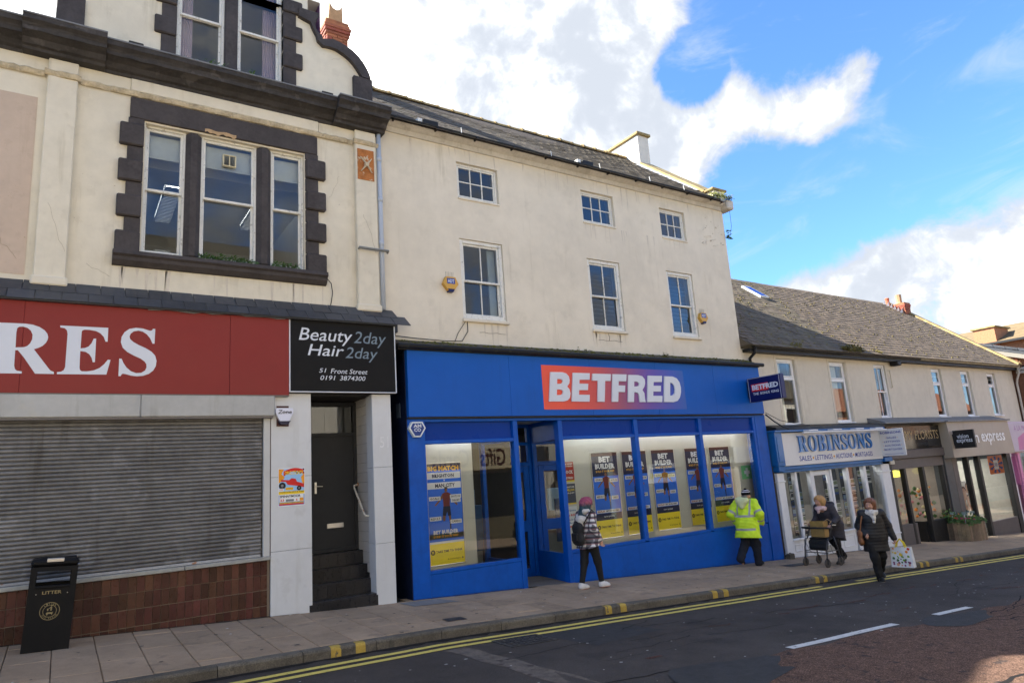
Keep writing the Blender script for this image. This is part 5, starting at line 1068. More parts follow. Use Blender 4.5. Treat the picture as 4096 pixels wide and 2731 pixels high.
# roof: slates laid in courses, the nearest as single pieces
TA = math.atan(.8); TY, TZ = -.30, 4.72
M_slate3 = mat('mossy_slate', (.125, .10, .068), .85, .25, 3, rnd=.16, rndhue=.012, spots=.4, spotcol=(.15, .125, .05), spec=.25, bump=.2, bscale=40, spotscale=2.6)
def tp_(x, t, off=0): return (x, TY+t*math.cos(TA)-off*math.sin(TA), TZ+t*math.sin(TA)+off*math.cos(TA))
rf = part('roof', MB().add([tp_(14.6, 0), tp_(31.1, 0), tp_(31.1, 5.82), tp_(14.6, 5.82), (14.6, 8.9, 4.6), (31.1, 8.9, 4.6)], [(0, 1, 2, 3), (3, 2, 5, 4), (0, 3, 4), (1, 5, 2)]), M_slate3, TR)
rr = random.Random(21); stf = MB(); SLT = MB().box(-.145, .145, -.15, .15, 0, .009).mesh('slate'); alls = []
for r in range(29):
    c = 0; x = 14.8+(.15 if r % 2 else 0)
    while x < 31.0: alls.append((r, x)); x += .298
near = set(sorted([q for q in alls if q[1] > 15.0+.16*q[0]], key=lambda q: q[1]-.10*q[0])[:300])
for r, x in alls:
    t = .08+r*.201
    if (r, x) in near: piece('slate', SLT, M_slate3, rf, tp_(x, t, .014+rr.uniform(0, .008)), (TA-.03, rr.uniform(-.02, .02), rr.uniform(-.025, .025)), (.97, 1, 1))
    else: tilted(stf, x, t, .14, .15, .009, lambda a, b, h: tp_(a, b, h+.006), .012+rr.uniform(0, .009))
part('slates', stf, M_slate3, rf, kind='stuff')
m = MB()
for i in range(700):
    x = 14.9+16*rr.random()**1.2; t = rr.uniform(.1, 5.7); s_ = rr.uniform(.015, .05); p = tp_(x, t, .02); m.lathe([(s_, 0), (s_*.8, s_*.35), (s_*.25, s_*.55)], p, 5)
foliage(m, 18.9, 19.9, -.25, 4.74, 500, .1, up=.07, seed=40, dy=.1); foliage(m, 16.4, 16.9, -.22, 4.74, 120, .08, up=.05, seed=41, dy=.08); foliage(m, 20.8, 21.0, -.22, 4.74, 100, .07, up=.05, seed=42, dy=.08)
part('roof_moss', m, mat('ochre_moss', (.13, .105, .028), .95, .4, 6), rf, kind='stuff')
m = MB(); m.add([(14.6, 4.3, 8.22), (14.6, 4.45, 8.30), (14.6, 4.6, 8.22), (30.75, 4.3, 8.22), (30.75, 4.45, 8.30), (30.75, 4.6, 8.22)], [(0, 3, 4, 1), (1, 4, 5, 2), (0, 1, 2), (3, 5, 4)]); part('ridge', m, M_lead, rf)
part('verge_coping', MB().add([tp_(30.95, 0, .03), tp_(31.25, 0, .03), tp_(31.25, 5.9, .03), tp_(30.95, 5.9, .03), tp_(30.95, 0, .1), tp_(31.25, 0, .1), tp_(31.25, 5.9, .1), tp_(30.95, 5.9, .1)], [(0, 1, 2, 3), (4, 5, 6, 7), (0, 1, 5, 4), (1, 2, 6, 5), (2, 3, 7, 6), (3, 0, 4, 7)]), M_cope, TR)
m = MB(); a = (19.82, 4.72); 
def sk(x, t, o): return tp_(x, t, o)
m.add([sk(19.75, 4.0, .03), sk(20.2, 4.0, .03), sk(20.2, 4.9, .03), sk(19.75, 4.9, .03), sk(19.75, 4.0, .1), sk(20.2, 4.0, .1), sk(20.2, 4.9, .1), sk(19.75, 4.9, .1)], [(0, 1, 5, 4), (1, 2, 6, 5), (2, 3, 7, 6), (3, 0, 4, 7), (4, 5, 6, 7)])
sky_l = part('skylight', m, flat('skylight_frame', (190, 195, 198), .4), TR); part('pane', MB().quad(sk(19.8, 4.06, .105), sk(20.15, 4.06, .105), sk(20.15, 4.84, .105), sk(19.8, 4.84, .105)), M_blueglass, sky_l, recalc=False)
CH = part('chimney', MB().box(30.69, 31.12, 3.32, 4.55, 6.9, 8.12), M_mortar, TR); bricks(CH, 30.67, 31.14, 3.30, 4.55, 7.2, 7.95)
for e, z in ((.02, 7.95), (.04, 8.025), (.02, 8.10)): part('brick_course', MB().box(30.67-e, 31.14+e, 3.30-e, 4.57, z, z+.068, .005), M_brick, CH)
part('chimney_pot', MB().lathe([(.10, 0), (.11, .03), (.085, .06), (.08, .32), (.1, .36), (.085, .4)], (30.9, 4.1, 8.17), 12), mat('red_pot', (.42, .12, .06), .8, .15, 6), CH); part('chimney_pot', MB().lathe([(.14, 0), (.14, .05), (.12, .09), (.13, .42)], (30.9, 3.6, 8.17), 8), M_terra, CH)
m = MB()
for i in range(6): m.add([tp_(30.35+.02, 4.75+i*.17, .03), tp_(30.66, 4.75+i*.17, .03), tp_(30.66, 4.9+i*.17, .2)], [(0, 1, 2)])
part('stepped_flashing', m, flat('white_flashing', (215, 215, 212)), CH, kind='stuff', recalc=False)
# shared lead apron over the shopfronts
part('lead_apron', MB().profx([(.03, 2.66), (-.44, 2.56), (-.45, 2.50), (.03, 2.50)], 14.98, 20.1), M_gutter, TR); part('lead_apron', MB().profx([(.03, 2.80), (-.35, 2.68), (-.50, 2.62), (-.50, 2.585), (.03, 2.585)], 20.11, 28.5), M_lead, TR)
# ---- estate agent shopfront
M_wp = mat('white_shop_paint', (.70, .71, .73), .4, .05, 1.5, streak=.2); M_bp = mat('mid_blue_paint', (.012, .12, .36), .35, .12, 2, coat=.2)
RO = part('estate_agent_front', MB().box(15.0, 20.3, -.1, .03, 1.43, 2.5), M_bp, TR)
def rp_(name, x0, x1, y0, y1, z0, z1, mt, c=.008, par=None): return part(name, MB().box(x0, x1, y0, y1, z0, z1, c), mt, par or RO)
rp_('corbel', 14.93, 15.23, -.40, -.1, 1.60, 2.44, M_bp); rp_('corbel_panel', 14.98, 15.18, -.415, -.40, 1.70, 2.34, M_bp, .006); rp_('corbel_foot', 14.96, 15.20, -.38, -.1, 1.46, 1.60, M_bp); rp_('corbel', 19.93, 20.34, -.40, -.1, 1.50, 1.62, M_bp); rp_('cornice', 14.9, 20.1, -.45, -.1, 2.44, 2.495, M_bp)
rp_('lower_rail', 15.23, 19.93, -.34, -.1, 1.50, 1.585, M_bp); rp_('lower_rail', 15.23, 19.93, -.30, -.1, 1.43, 1.50, M_bp)
for x0, x1 in ((14.99, 15.27), (19.905, 20.335)):
    z0 = gz(x1)-.2; rp_('pilaster', x0, x1, -.27, .0, z0, 1.43, M_wp); rp_('pilaster_cap', x0-.02, x1+.02, -.29, .0, 1.20, 1.24, M_wp); rp_('pilaster_block', x0-.02, x1+.02, -.29, .0, -.55, -.51, M_wp)
for x0, x1 in ((15.755, 15.84), (16.43, 16.50), (17.325, 17.40), (18.115, 18.22), (18.995, 19.11)): rp_('mullion', x0, x1, -.25, -.12, -.9 if 16.4 < x0 < 17.4 else -.25, 1.43, M_wp)
for x0, x1 in ((15.272, 15.754), (15.842, 16.428), (17.402, 18.113), (18.222, 18.993), (19.112, 19.903)):
    part('pane', rect(MB(), x0, x1, -.20, 1.42, -.19), M_shopglass, RO, recalc=False); rp_('sill', x0, x1, -.28, -.12, -.245, -.20, M_wp); z0 = gz(x1)-.25
    rp_('riser', x0, x1, -.235, -.1, z0, -.246, M_wp); m = MB(); frame_mb(m, x0+.08, x1-.08, gz(x1)+.14, -.33, -.25, -.236, .03); part('panel_moulding', m, M_wp, RO)
D = MB(); frame_mb(D, 16.505, 17.32, -.72, 1.40, -.22, -.17, .11, wb=.3); dd = part('door', D, M_wp, TR, label='white glazed door of the estate agent'); part('door_pane', rect(MB(), 16.61, 17.21, -.42, 1.29, -.195), M_shopglass, dd, recalc=False); part('kick_plate', MB().box(16.6, 17.2, -.228, -.221, -.66, -.5), flat('kick', (150, 148, 140)), dd); part('handle', MB().tube([(16.58, -.25, .2), (16.58, -.26, .5)], .014, 6), M_chrome, dd)
part('rubble_gap', MB().box(14.815, 14.985, -.2, .2, -1.0, 2.5), M_dark, TR); m = foliage(MB(), 14.8, 15.05, -.35, gz(14.9)+.02, 60, .06, up=.03, seed=50); m.box(14.83, 15.05, -.42, -.3, gz(14.9)-.02, gz(14.9)+.12, .02); part('rubble', m, mat('rubble', (.08, .075, .06), .9, .3, 8), TR, kind='stuff')
# property cards inside
m = MB(); m.box(15.3, 19.9, 1.9, 1.95, -1.2, 1.5); m.box(15.0, 15.05, -.1, 1.9, -1.2, 1.5); m.box(20.3, 20.35, -.1, 1.9, -1.2, 1.5); m.box(15, 20.3, -.1, 1.9, -1.25, -.95); part('shop_interior', m, mat('agent_interior', (.4, .38, .34), .9, .1, 1), RO)
cards = MB(); cm = [flat('card_white', (200, 206, 210)), flat('card_blue', (40, 72, 140)), flat('card_photo', (110, 125, 105)), flat('card_sky', (120, 150, 180)), flat('card_dark', (46, 56, 70))]
for bx0, bx1 in ((15.30, 15.74), (15.86, 16.41), (17.42, 18.1), (18.24, 18.98), (19.13, 19.85)):
    rect(cards, bx0, bx1, -.18, 1.40, .06, 4)
    nx = max(1, int((bx1-bx0)/.2))
    for i in range(nx):
        for j in range(7):
            if rr.random() < .12: continue
            x0 = bx0+.02+(bx1-bx0-.02)*i/nx; x1 = x0+(bx1-bx0)/nx-.025; z0 = -.10+j*.205; rect(cards, x0, x1, z0, z0+.17, .055, rr.choice([0, 0, 1, 3])); rect(cards, x0+.015, x1-.015, z0+.06, z0+.155, .052, rr.choice([2, 2, 3, 4])); rect(cards, x0+.015, x1-.03, z0+.02, z0+.035, .052, rr.choice([1, 4]))
part('property_cards', cards, cm, RO, kind='stuff', recalc=False)
t = thing('display_light', 'strip light added to brighten the estate agent window', 'light', (17.5, .12, 1.45)); part('tube', MB().tube([(15.5, .12, 1.47), (19.7, .12, 1.47)], .02, 8), emis('fill_tube', (1, .97, .92), 6.0), t); part('batten', MB().box(15.4, 19.8, .09, .15, 1.492, 1.51), M_upvc, t)  # tube added as fill light for the property cards
t = thing('ceiling_light', 'glowing ceiling panel added to brighten the optician shop', 'light', (26.5, 1.5, 1.4)); part('tray', MB().box(25, 28.2, 1.0, 1.8, 1.44, 1.49), M_upvc, t); part('diffuser', MB().box(25.05, 28.15, 1.05, 1.75, 1.425, 1.438), emis('fill_panel_glow2', (1, .97, .9), 7.0), t)  # unseen glowing panel, added to lift the dark optician interior
# signs of the estate agent
ES = thing('fascia_sign', 'white shop fascia with raised blue ROBINSONS letters', 'sign', (17.6, -.35, 1.59)); part('board', MB().box(15.24, 19.91, -.365, -.11, 1.592, 2.425, .006), mat('white_board', (.66, .66, .66), .35, .03, 1), ES)
def unit(g):
    pts = [p for l in g for p in l]; x0 = min(p[0] for p in pts); x1 = max(p[0] for p in pts); z0 = min(p[1] for p in pts); z1 = max(p[1] for p in pts)
    return [[((a-x0)/(x1-x0), (b-z0)/(z1-z0)) for a, b in l] for l in g]
ell = lambda cx, cz, a, b, n=22: [(cx+a*math.cos(2*math.pi*i/n), cz+b*math.sin(2*math.pi*i/n)) for i in range(n)]
SER = {'R': unit([[(x, z) for x, z in GL_R[0]], GL_R[1]]), 'S': unit(GL_S), 'O': [ell(.5, .5, .5, .5), ell(.5, .5, .26, .44)],
       'I': [[(0, 0), (1, 0), (1, .06), (.78, .1), (.78, .9), (1, .94), (1, 1), (0, 1), (0, .94), (.22, .9), (.22, .1), (0, .06)]],
       'N': [[(0, 0), (.36, 0), (.36, .05), (.24, .09), (.24, .72), (.78, 0), (.86, 0), (.86, .92), (1, .95), (1, 1), (.64, 1), (.64, .95), (.77, .92), (.77, .36), (.32, 1), (0, 1), (0, .95), (.12, .91), (.12, .09), (0, .05)]],
       'B': [[(0, 0), (.6, 0), (.82, .05), (.97, .15), (1, .27), (.95, .4), (.82, .5), (.7, .53), (.85, .6), (.92, .74), (.86, .9), (.7, .98), (.55, 1), (0, 1), (0, .95), (.12, .91), (.12, .09), (0, .05)], [(.4, .07), (.58, .09), (.68, .18), (.7, .3), (.62, .44), (.4, .49)], [(.4, .56), (.55, .59), (.63, .7), (.62, .84), (.53, .93), (.4, .94)]]}
M_rl = mat('blue_letter', (.03, .16, .45), .35, .25, 5, coat=.2, spots=.5, spotcol=(.25, .42, .65), spotscale=4); x = 15.86; wid = {'R': .46, 'O': .44, 'B': .40, 'I': .22, 'N': .46, 'S': .33}
tot = sum(wid[c] for c in 'ROBINSONS'); k = (19.38-15.86-.05*8)/tot
for c in 'ROBINSONS':
    ww = wid[c]*k; part('letter', glyph_into(MB(), SER[c], -.395, 0, .03, lambda u, v: (x+u*ww, 1.915+v*.425)), M_rl, ES, recalc=False); x += ww+.05
for s, a, b in (('SALES', 15.88, 16.42), ('LETTINGS', 16.57, 17.37), ('AUCTIONS', 17.53, 18.33), ('MORTGAGES', 18.48, 19.38)): part('lettering', text_into(MB(), s, a, b, 1.69, 1.82, -.368, bold=.012), flat('indigo_letter', (58, 72, 150)), ES, recalc=False)
for a in (16.49, 17.45, 18.40): part('dot', MB().lathe([(.03, 0), (.03, -.004)], (a, -.366, 1.755), 10, 'y'), flat('dot_amber', (220, 160, 50)), ES)
TLT = thing('trough_light', 'thin white trough light on four arms above the white fascia', 'light', (17.7, -.6, 2.4)); part('trough', MB().box(15.75, 19.75, -.70, -.63, 2.38, 2.425, .01), flat('trough_white', (215, 216, 218), .4), TLT)
for a in (16.1, 17.2, 18.3, 19.3): part('arm', MB().box(a, a+.4, -.62, -.44, 2.44, 2.475, .006), flat('trough_white', (215, 216, 218)), TLT)
PB = thing('projecting_sign', 'white projecting board listing ROBINSONS sales, lettings, auctions and mortgages', 'sign', (19.9, -.7, 1.64)); part('board', MB().box(19.88, 19.92, -1.05, -.36, 1.65, 2.42, .004), MATS['white_board'], PB)
part('lettering', face_left(text_into(MB(), 'ROBINSONS', .05, .64, 2.28, 2.345, -.0015, bold=.02), 19.879, -.36), MATS['indigo_letter'], PB, recalc=False)
for s, z in (('SALES', 2.14), ('LETTINGS', 2.03), ('AUCTIONS', 1.92), ('MORTGAGES', 1.81)): part('lettering', face_left(text_into(MB(), s, .35-.028*len(s), .35+.028*len(s), z, z+.05, -.0015, bold=.015), 19.879, -.36), MATS['indigo_letter'], PB, recalc=False)
part('rule', face_left(rect(MB(), .08, .62, 1.70, 1.71, -.001), 19.879, -.36), MATS['indigo_letter'], PB, recalc=False)
m = MB()
for s, z in (('SALES', 2.14), ('LETTINGS', 2.03), ('AUCTIONS', 1.92), ('MORTGAGES', 1.81)):
    for q in (-1, 1): xx = .35+q*(.028*len(s)+.03); rect(m, xx-.009, xx+.009, z+.016, z+.034, -.0015)
part('dots', face_left(m, 19.879, -.36), MATS['dot_amber'], PB, kind='stuff', recalc=False)
# ---- florist shopfront
M_grey = mat('warm_grey_paint', (.11, .095, .09), .5, .08, 2); M_bk = mat('black_shop_paint', (.02, .02, .02), .45, .1, 3)
FL = part('florist_front', MB().box(20.36, 24.2, -.1, .03, 1.30, 2.6), M_grey, TR)
fp = lambda *a, **k: rp_(*a, par=FL, **k)
fp('pier', 20.345, 20.50, -.26, .1, -1.2, 1.6, M_bk); fp('rail', 20.36, 24.2, -.30, -.1, 1.54, 1.79, M_grey); fp('head', 20.5, 23.7, -.24, -.1, 1.24, 1.53, M_grey)
for x0, x1 in ((21.18, 21.30), (22.28, 22.42), (23.58, 23.72)): fp('post', x0, x1, -.24, -.1, -1.3, 1.25, M_bk)
fp('pier', 23.72, 24.22, -.27, .1, -1.4, 1.55, mat('slate_grey_paint', (.07, .075, .08), .45, .1, 2)); fp('stall_riser', 20.5, 21.45, -.23, -.08, -1.4, -.36, M_grey); fp('stall_riser', 22.3, 23.6, -.23, -.08, -1.5, -.38, M_bk)
for x0, x1, z0 in ((20.5, 21.18, -.36), (22.42, 23.58, -.38)): part('pane', rect(MB(), x0, x1, z0, 1.24, -.17), M_shopglass, FL, recalc=False)
part('side_pane', MB().quad((21.25, -.1, -.4), (21.5, .9, -.4), (21.5, .9, 1.24), (21.25, -.1, 1.24)), M_shopglass, FL, recalc=False); part('side_pane', MB().quad((22.32, -.1, -.4), (22.2, .9, -.4), (22.2, .9, 1.24), (22.32, -.1, 1.24)), M_shopglass, FL, recalc=False); part('side_riser', MB().box(22.18, 22.3, -.1, .9, -1.5, -.4), M_bk, FL)
m = MB(); m.box(20.4, 24.2, 2.6, 2.65, -1.4, 1.5); m.box(20.36, 20.4, -.05, 2.6, -1.4, 1.5); m.box(24.16, 24.2, -.05, 2.6, -1.4, 1.5); m.box(20.4, 24.2, -.05, 2.6, 1.45, 1.5); part('shop_interior', m, mat('florist_interior', (.34, .29, .25), .9, .15, 1), FL)
m = MB(); 
for i in range(90):
    x = rr.choice([rr.uniform(20.6, 21.15), rr.uniform(22.5, 23.5)]); z = rr.uniform(-.4, .6); y = rr.uniform(.1, .6); s_ = rr.uniform(.03, .07); m.lathe([(s_*.3, 0), (s_, s_*.6), (s_*.8, s_*1.5), (s_*.2, s_*2)], (x, y, z), 6, mi=rr.randrange(4))
part('stock', m, [flat('st_cream', (220, 205, 160)), flat('st_orange', (220, 130, 50)), flat('st_green', (70, 100, 60)), flat('st_pink', (190, 120, 130))], FL, kind='stuff')
LP = solo('pendant_lamp', MB().lathe([(.02, -.1), (.14, -.085), (.2, -.03), (.21, .02), (.15, .08), (.03, .11)], (21.25, .12, 1.09), 14), emis('lamp_yellow', (.95, .85, .12), .55), 'lit yellow oval lamp hanging inside the florist window', 'lamp', smooth=True)
FSN = thing('fascia_sign', 'dark glossy sign with thin FLORISTS lettering', 'sign', (22.8, -.2, 1.79)); part('panel', MB().box(20.55, 24.18, -.26, -.11, 1.80, 2.51, .004), mat('dark_gloss_sign', (.03, .026, .022), .12, .3, 2), FSN); m = MB(); text_into(m, 'AMY FLORISTS', 21.3, 23.65, 2.08, 2.36, -.2625); part('lettering', m, flat('gilt', (170, 150, 110)), FSN, recalc=False)
m = MB(); 
for a, col in ((23.85, 0), (23.98, 1)): m.add([(a+.09*math.sin(t)*(.6 if t < 3.1 else 1), -.263, 2.2-.08*(a > 23.9)+.2*math.cos(t)) for t in np.linspace(0, 6, 12)], [tuple(range(12))], col)
part('tulip_logo', m, [flat('logo_pink', (170, 90, 150)), flat('logo_green', (60, 130, 60))], FSN, recalc=False)
part('sub_panel', rect(MB(), 22.9, 23.7, 1.86, 2.12, -.2615), M_bk, FSN, recalc=False)
solo('notice', MB().box(20.38, 20.62, -.3, -.262, 1.40, 1.52, .004), flat('notice_cream', (196, 192, 178)), 'tiny cream notice box at the top of the florist pier', 'notice')
# ---- optician shopfront
VE = part('optician_front', MB().box(24.22, 28.7, -.1, .03, 1.30, 2.6), M_bk, TR); vp = lambda *a, **k: rp_(*a, par=VE, **k)
vp('pier', 24.225, 24.56, -.27, .1, -1.5, 1.45, M_grey)
for x0, x1 in ((25.32, 25.44), (26.14, 26.30), (28.40, 28.72)): vp('post', x0, x1, -.25, -.08, -1.7, 1.42, M_bk)
for x0, x1, z0 in ((24.56, 25.32, -1.0), (25.44, 26.14, -1.2), (26.30, 28.40, -.78)): part('pane', rect(MB(), x0, x1, z0, 1.42, -.18), M_shopglass, VE, recalc=False)
vp('stall_riser', 26.30, 28.40, -.22, -.08, -1.8, -.78, M_grey); vp('stall_riser', 24.56, 25.32, -.22, -.08, -1.7, -1.0, M_grey)
m = MB(); m.box(24.3, 28.7, 3.2, 3.25, -1.6, 1.5); m.box(24.24, 24.3, -.05, 3.2, -1.6, 1.5); m.box(28.68, 28.72, -.05, 3.2, -1.6, 1.5); m.box(24.3, 28.7, -.05, 3.2, -1.75, -1.5); part('shop_interior', m, mat('optician_interior', (.28, .27, .24), .9, .15, 1), VE)
m = MB()
for i in range(4):
    for j in range(5): m.box(26.6+i*.45, 26.95+i*.45, 2.9, 2.95, -.6+j*.36, -.57+j*.36)
m.box(25.0, 26.0, 1.6, 2.1, -1.5, -.7, .02); part('display_shelf', m, flat('shelf_white', (190, 190, 186)), VE, kind='stuff')
m = MB(); rect(m, 24.75, 25.9, -.35, .62, .05, 0)
for (a, b, r_) in ((25.0, .3, .14), (25.35, .2, .17), (25.65, .35, .14), (25.2, -.1, .16), (25.6, -.05, .15)): m.add([(a+r_*math.cos(t), .047, b+r_*1.2*math.sin(t)) for t in np.linspace(0, 5.9, 12)], [tuple(range(12))], 1); m.add([(a+r_*1.1*math.cos(t), .048, b+.05+r_*1.25*math.sin(t)) for t in np.linspace(0, 3.14, 10)], [tuple(range(10))], 2)
solo('window_poster', m, [flat('vp_white', (205, 200, 196)), flat('vp_skin', (186, 140, 118)), flat('vp_hair', (96, 66, 50))], 'pale poster of smiling faces in the optician window', 'poster')
VS = thing('fascia_sign', 'beige projecting fascia with white vision express lettering', 'sign', (26, -.5, 1.44)); part('box', MB().profx([(-.08, 2.58), (-.52, 2.58), (-.57, 1.44), (-.08, 1.44)], 23.76, 28.34), mat('beige_fascia', (.36, .31, .24), .4, .05, .8, streak=.2), VS); part('cap', MB().box(23.72, 28.4, -.6, -.05, 2.58, 2.63), M_lead, VS)
part('lettering', text_into(MB(), 'vision', 24.05, 25.75, 1.86, 2.22, -.5585, bold=.012), mat('bright_letter', (.85, .85, .84), .5, 0), VS, recalc=False); part('lettering', text_into(MB(), 'express', 25.95, 27.78, 1.76, 2.16, -.5585, bold=.02), MATS['bright_letter'], VS, recalc=False)
VB = thing('projecting_sign', 'black projecting box sign with small white vision express letters', 'sign', (24.0, -.85, 1.7)); part('case', MB().box(23.93, 24.03, -1.17, -.57, 1.72, 2.29, .006), M_bk, VB); part('bracket', MB().box(23.94, 24.02, -.60, -.45, 1.82, 2.18, .004), M_bk, VB)
for a_ in (('vision', .10, .44, 2.03, 2.16), ('express', .07, .53, 1.86, 2.0)): part('lettering', face_left(text_into(MB(), *a_, -.0015, bold=.015), 23.929, -.58), M_whitev, VB, recalc=False)
BN = solo('window_banner', rect(MB(), 27.1, 28.25, .75, 1.38, -.15).box(27.1, 28.25, -.149, -.146, .75, 1.38), flat('banner_orange', (205, 110, 50)), 'orange and blue sunburst banner across the top of the optician window', 'banner')
m = MB()
for i in range(9):
    a = i*.698; m.add([(27.68, -.1515, 1.06)]+[(27.68+.55*math.cos(a+d), -.1515, 1.06+.3*math.sin(a+d)) for d in (0, .35)], [(0, 1, 2)])
part('ray', m, flat('banner_blue', (52, 64, 130)), BN, recalc=False, kind='stuff'); part('badge', rect(MB(), 27.5, 27.86, .9, 1.22, -.1525), flat('banner_white', (215, 212, 210)), BN, recalc=False); part('lettering', text_into(MB(), '2 FOR 1', 27.52, 27.84, 1.0, 1.12, -.154, bold=.03), flat('banner_blue', (52, 64, 130)), BN, recalc=False)
# ---- pink shop
PK = part('pink_shopfront', MB().box(28.75, 31.15, -.12, .03, 1.40, 2.55), flat('pale_pink', (214, 190, 204)), TR)
for x0, x1, z0, z1, c in ((28.75, 28.95, -2.0, 1.4, (228, 222, 226)), (29.5, 29.7, -2.0, 1.4, (215, 140, 180)), (31.0, 31.15, -2.0, 1.4, (228, 222, 226))): part('post', MB().box(x0, x1, -.2, .03, z0, z1, .006), flat('pk%d' % int(x0*10), c), PK)
part('pane', rect(MB(), 28.95, 31.0, -1.0, 1.4, -.1), M_shopglass, PK, recalc=False); part('panel', MB().box(28.95, 31.0, -.15, .1, -2.2, -1.0), flat('pk_pan', (205, 200, 206)), PK); part('shop_interior', MB().box(28.95, 31.0, 1.2, 1.25, -1.6, 1.4), flat('pk_in', (150, 130, 140)), PK)
PKS = thing('fascia_sign', 'white and pink fascia at the end of the terrace', 'sign', (30, -.3, 1.5)); part('board', MB().box(28.9, 31.15, -.32, -.13, 1.45, 2.50, .006), flat('pk_white', (196, 184, 196)), PKS)
m = MB(); m.add([(a, -.3225, b) for a, b in ((29.4, 1.5), (30.9, 1.5), (31.0, 2.0), (30.2, 2.15), (29.5, 1.95))], [(0, 1, 2, 3, 4)]); part('pink_motif', m, flat('pk_motif', (200, 130, 170)), PKS, recalc=False)
for z, s in ((2.36, 'sale'),): part('lettering', text_into(MB(), 'A LA MODE', 29.3, 30.8, 2.2, 2.4, -.3225), flat('pk_lilac', (165, 120, 170)), PKS, recalc=False)
m = MB(); m.box(28.86, 28.9, -.35, -.22, .3, 1.3); PKB = solo('door_banner', m, flat('pk_banner', (196, 110, 155)), 'narrow pink vertical banner by the far end shop', 'banner')
# wires
part('cable', MB().tube([(14.75, -.36, 2.9), (15.0, -.4, 2.72), (15.3, -.42, 2.58), (15.5, -.45, 2.52)], .02, 5), M_black, TR); part('cable', MB().tube([(14.75, -.36, 2.95), (15.4, -.3, 2.75), (16.2, -.25, 2.66), (16.8, -.2, 2.62)], .008, 5), M_black, TR)
part('security_light', MB().box(21.95, 22.2, -.25, .02, 4.43, 4.58, .03), M_black, TR); m = MB(); m.tube([(21.8, .02, 4.3), (21.8, -.03, 4.3), (21.8, -.03, 3.75), (21.8, .02, 3.75)], .015, 5); part('old_bracket', m, flat('brk', (190, 180, 155)), TR)

# ================================================================== buildings beyond
M_brick2 = mat('orange_brick', (.31, .14, .07), .88, .25, 14, rnd=.2, spots=.3, spotcol=(.3, .2, .14), spotscale=11)
BB = thing('brick_building', 'orange brick building with dark slate verge standing past the cream terrace', 'building', (36, 3, gz(36)))
m = MB(); vy = lambda y: 5.12+.34*(y+.5)
m.add([(31.32, -.28, -3), (31.32, 7, -3), (31.32, 7, vy(4)), (31.32, 4, vy(4)), (31.32, -.28, vy(-.28)), (44, -.28, -3), (44, 7, -3), (44, 7, vy(4)), (44, 4, vy(4)), (44, -.28, vy(-.28))], [(0, 1, 2, 3, 4), (5, 9, 8, 7, 6), (0, 4, 9, 5), (4, 3, 8, 9), (3, 2, 7, 8), (2, 1, 6, 7)])
w = part('wall', m, mat('brick_dark', (.19, .09, .05), .88, .25, 14), BB); bricks(w, 31.30, 31.5, -.28, 1.5, 4.6, 5.45, 'left', M_brick2)
m = MB(); m.add([(31.15, -.75, vy(-.75)+.02), (44, -.75, vy(-.75)+.02), (44, 4.2, vy(4.2)+.02), (31.15, 4.2, vy(4.2)+.02), (31.15, -.75, vy(-.75)+.16), (44, -.75, vy(-.75)+.16), (44, 4.2, vy(4.2)+.16), (31.15, 4.2, vy(4.2)+.16)], [(0, 1, 2, 3), (4, 5, 6, 7), (0, 1, 5, 4), (1, 2, 6, 5), (2, 3, 7, 6), (3, 0, 4, 7)]); part('roof', m, M_slate2, BB)
for i in range(12):
    y = -.75+i*.4; part('verge_tile', MB().add([(31.1, y, vy(y)+.165), (31.3, y, vy(y)+.165), (31.3, y+.385, vy(y+.385)+.175), (31.1, y+.385, vy(y+.385)+.175), (31.1, y, vy(y)+.25), (31.3, y, vy(y)+.25), (31.3, y+.385, vy(y+.385)+.26), (31.1, y+.385, vy(y+.385)+.26)], [(0, 1, 2, 3), (4, 5, 6, 7), (0, 1, 5, 4), (1, 2, 6, 5), (2, 3, 7, 6), (3, 0, 4, 7)]), M_slate2, BB)
part('barge_board', MB().add([(31.16, -.7, vy(-.7)-.16), (31.16, 4.2, vy(4.2)-.16), (31.16, 4.2, vy(4.2)+.02), (31.16, -.7, vy(-.7)+.02), (31.2, -.7, vy(-.7)-.16), (31.2, 4.2, vy(4.2)-.16), (31.2, 4.2, vy(4.2)+.02), (31.2, -.7, vy(-.7)+.02)], [(0, 1, 2, 3), (4, 5, 6, 7), (0, 1, 5, 4), (3, 2, 6, 7), (0, 3, 7, 4)]), flat('weathered_board', (120, 116, 108)), BB)
for z in (4.55, 4.42): part('stone_band', MB().box(31.22, 31.6, -.42, -.1, z, z+.1, .01), M_fr, BB)
LN = thing('wall_lantern', 'black iron lantern on a scrolled bracket at the brick building corner', 'lamp', (31.4, -.55, 3.9)); m = MB(); m.tube([(31.4, -.28, 4.7), (31.4, -.6, 4.75), (31.4, -.75, 4.6)], .03, 6); m.tube([(31.4, -.28, 4.3), (31.4, -.5, 4.5), (31.4, -.7, 4.7)], .025, 6); part('bracket', m, M_black, LN); part('body', MB().lathe([(.04, .3), (.2, .2), (.16, -.15), (.1, -.25), (.02, -.28)], (31.4, -.75, 4.3), 6), M_black, LN)
FB = thing('far_brick_block', 'distant brick building with tan tiled roof across the end of the street', 'building', (52, 5, gz(50)))
part('wall', MB().box(48.4, 57, -6, 18, -4, 8.0), M_brick2, FB); m = MB(); m.add([(47.9, -6.3, 7.95), (47.9, 18.3, 7.95), (52.7, 18.3, 9.55), (52.7, -6.3, 9.55), (57.5, 18.3, 7.95), (57.5, -6.3, 7.95)], [(0, 1, 2, 3), (3, 2, 4, 5), (0, 3, 5), (1, 4, 2)])
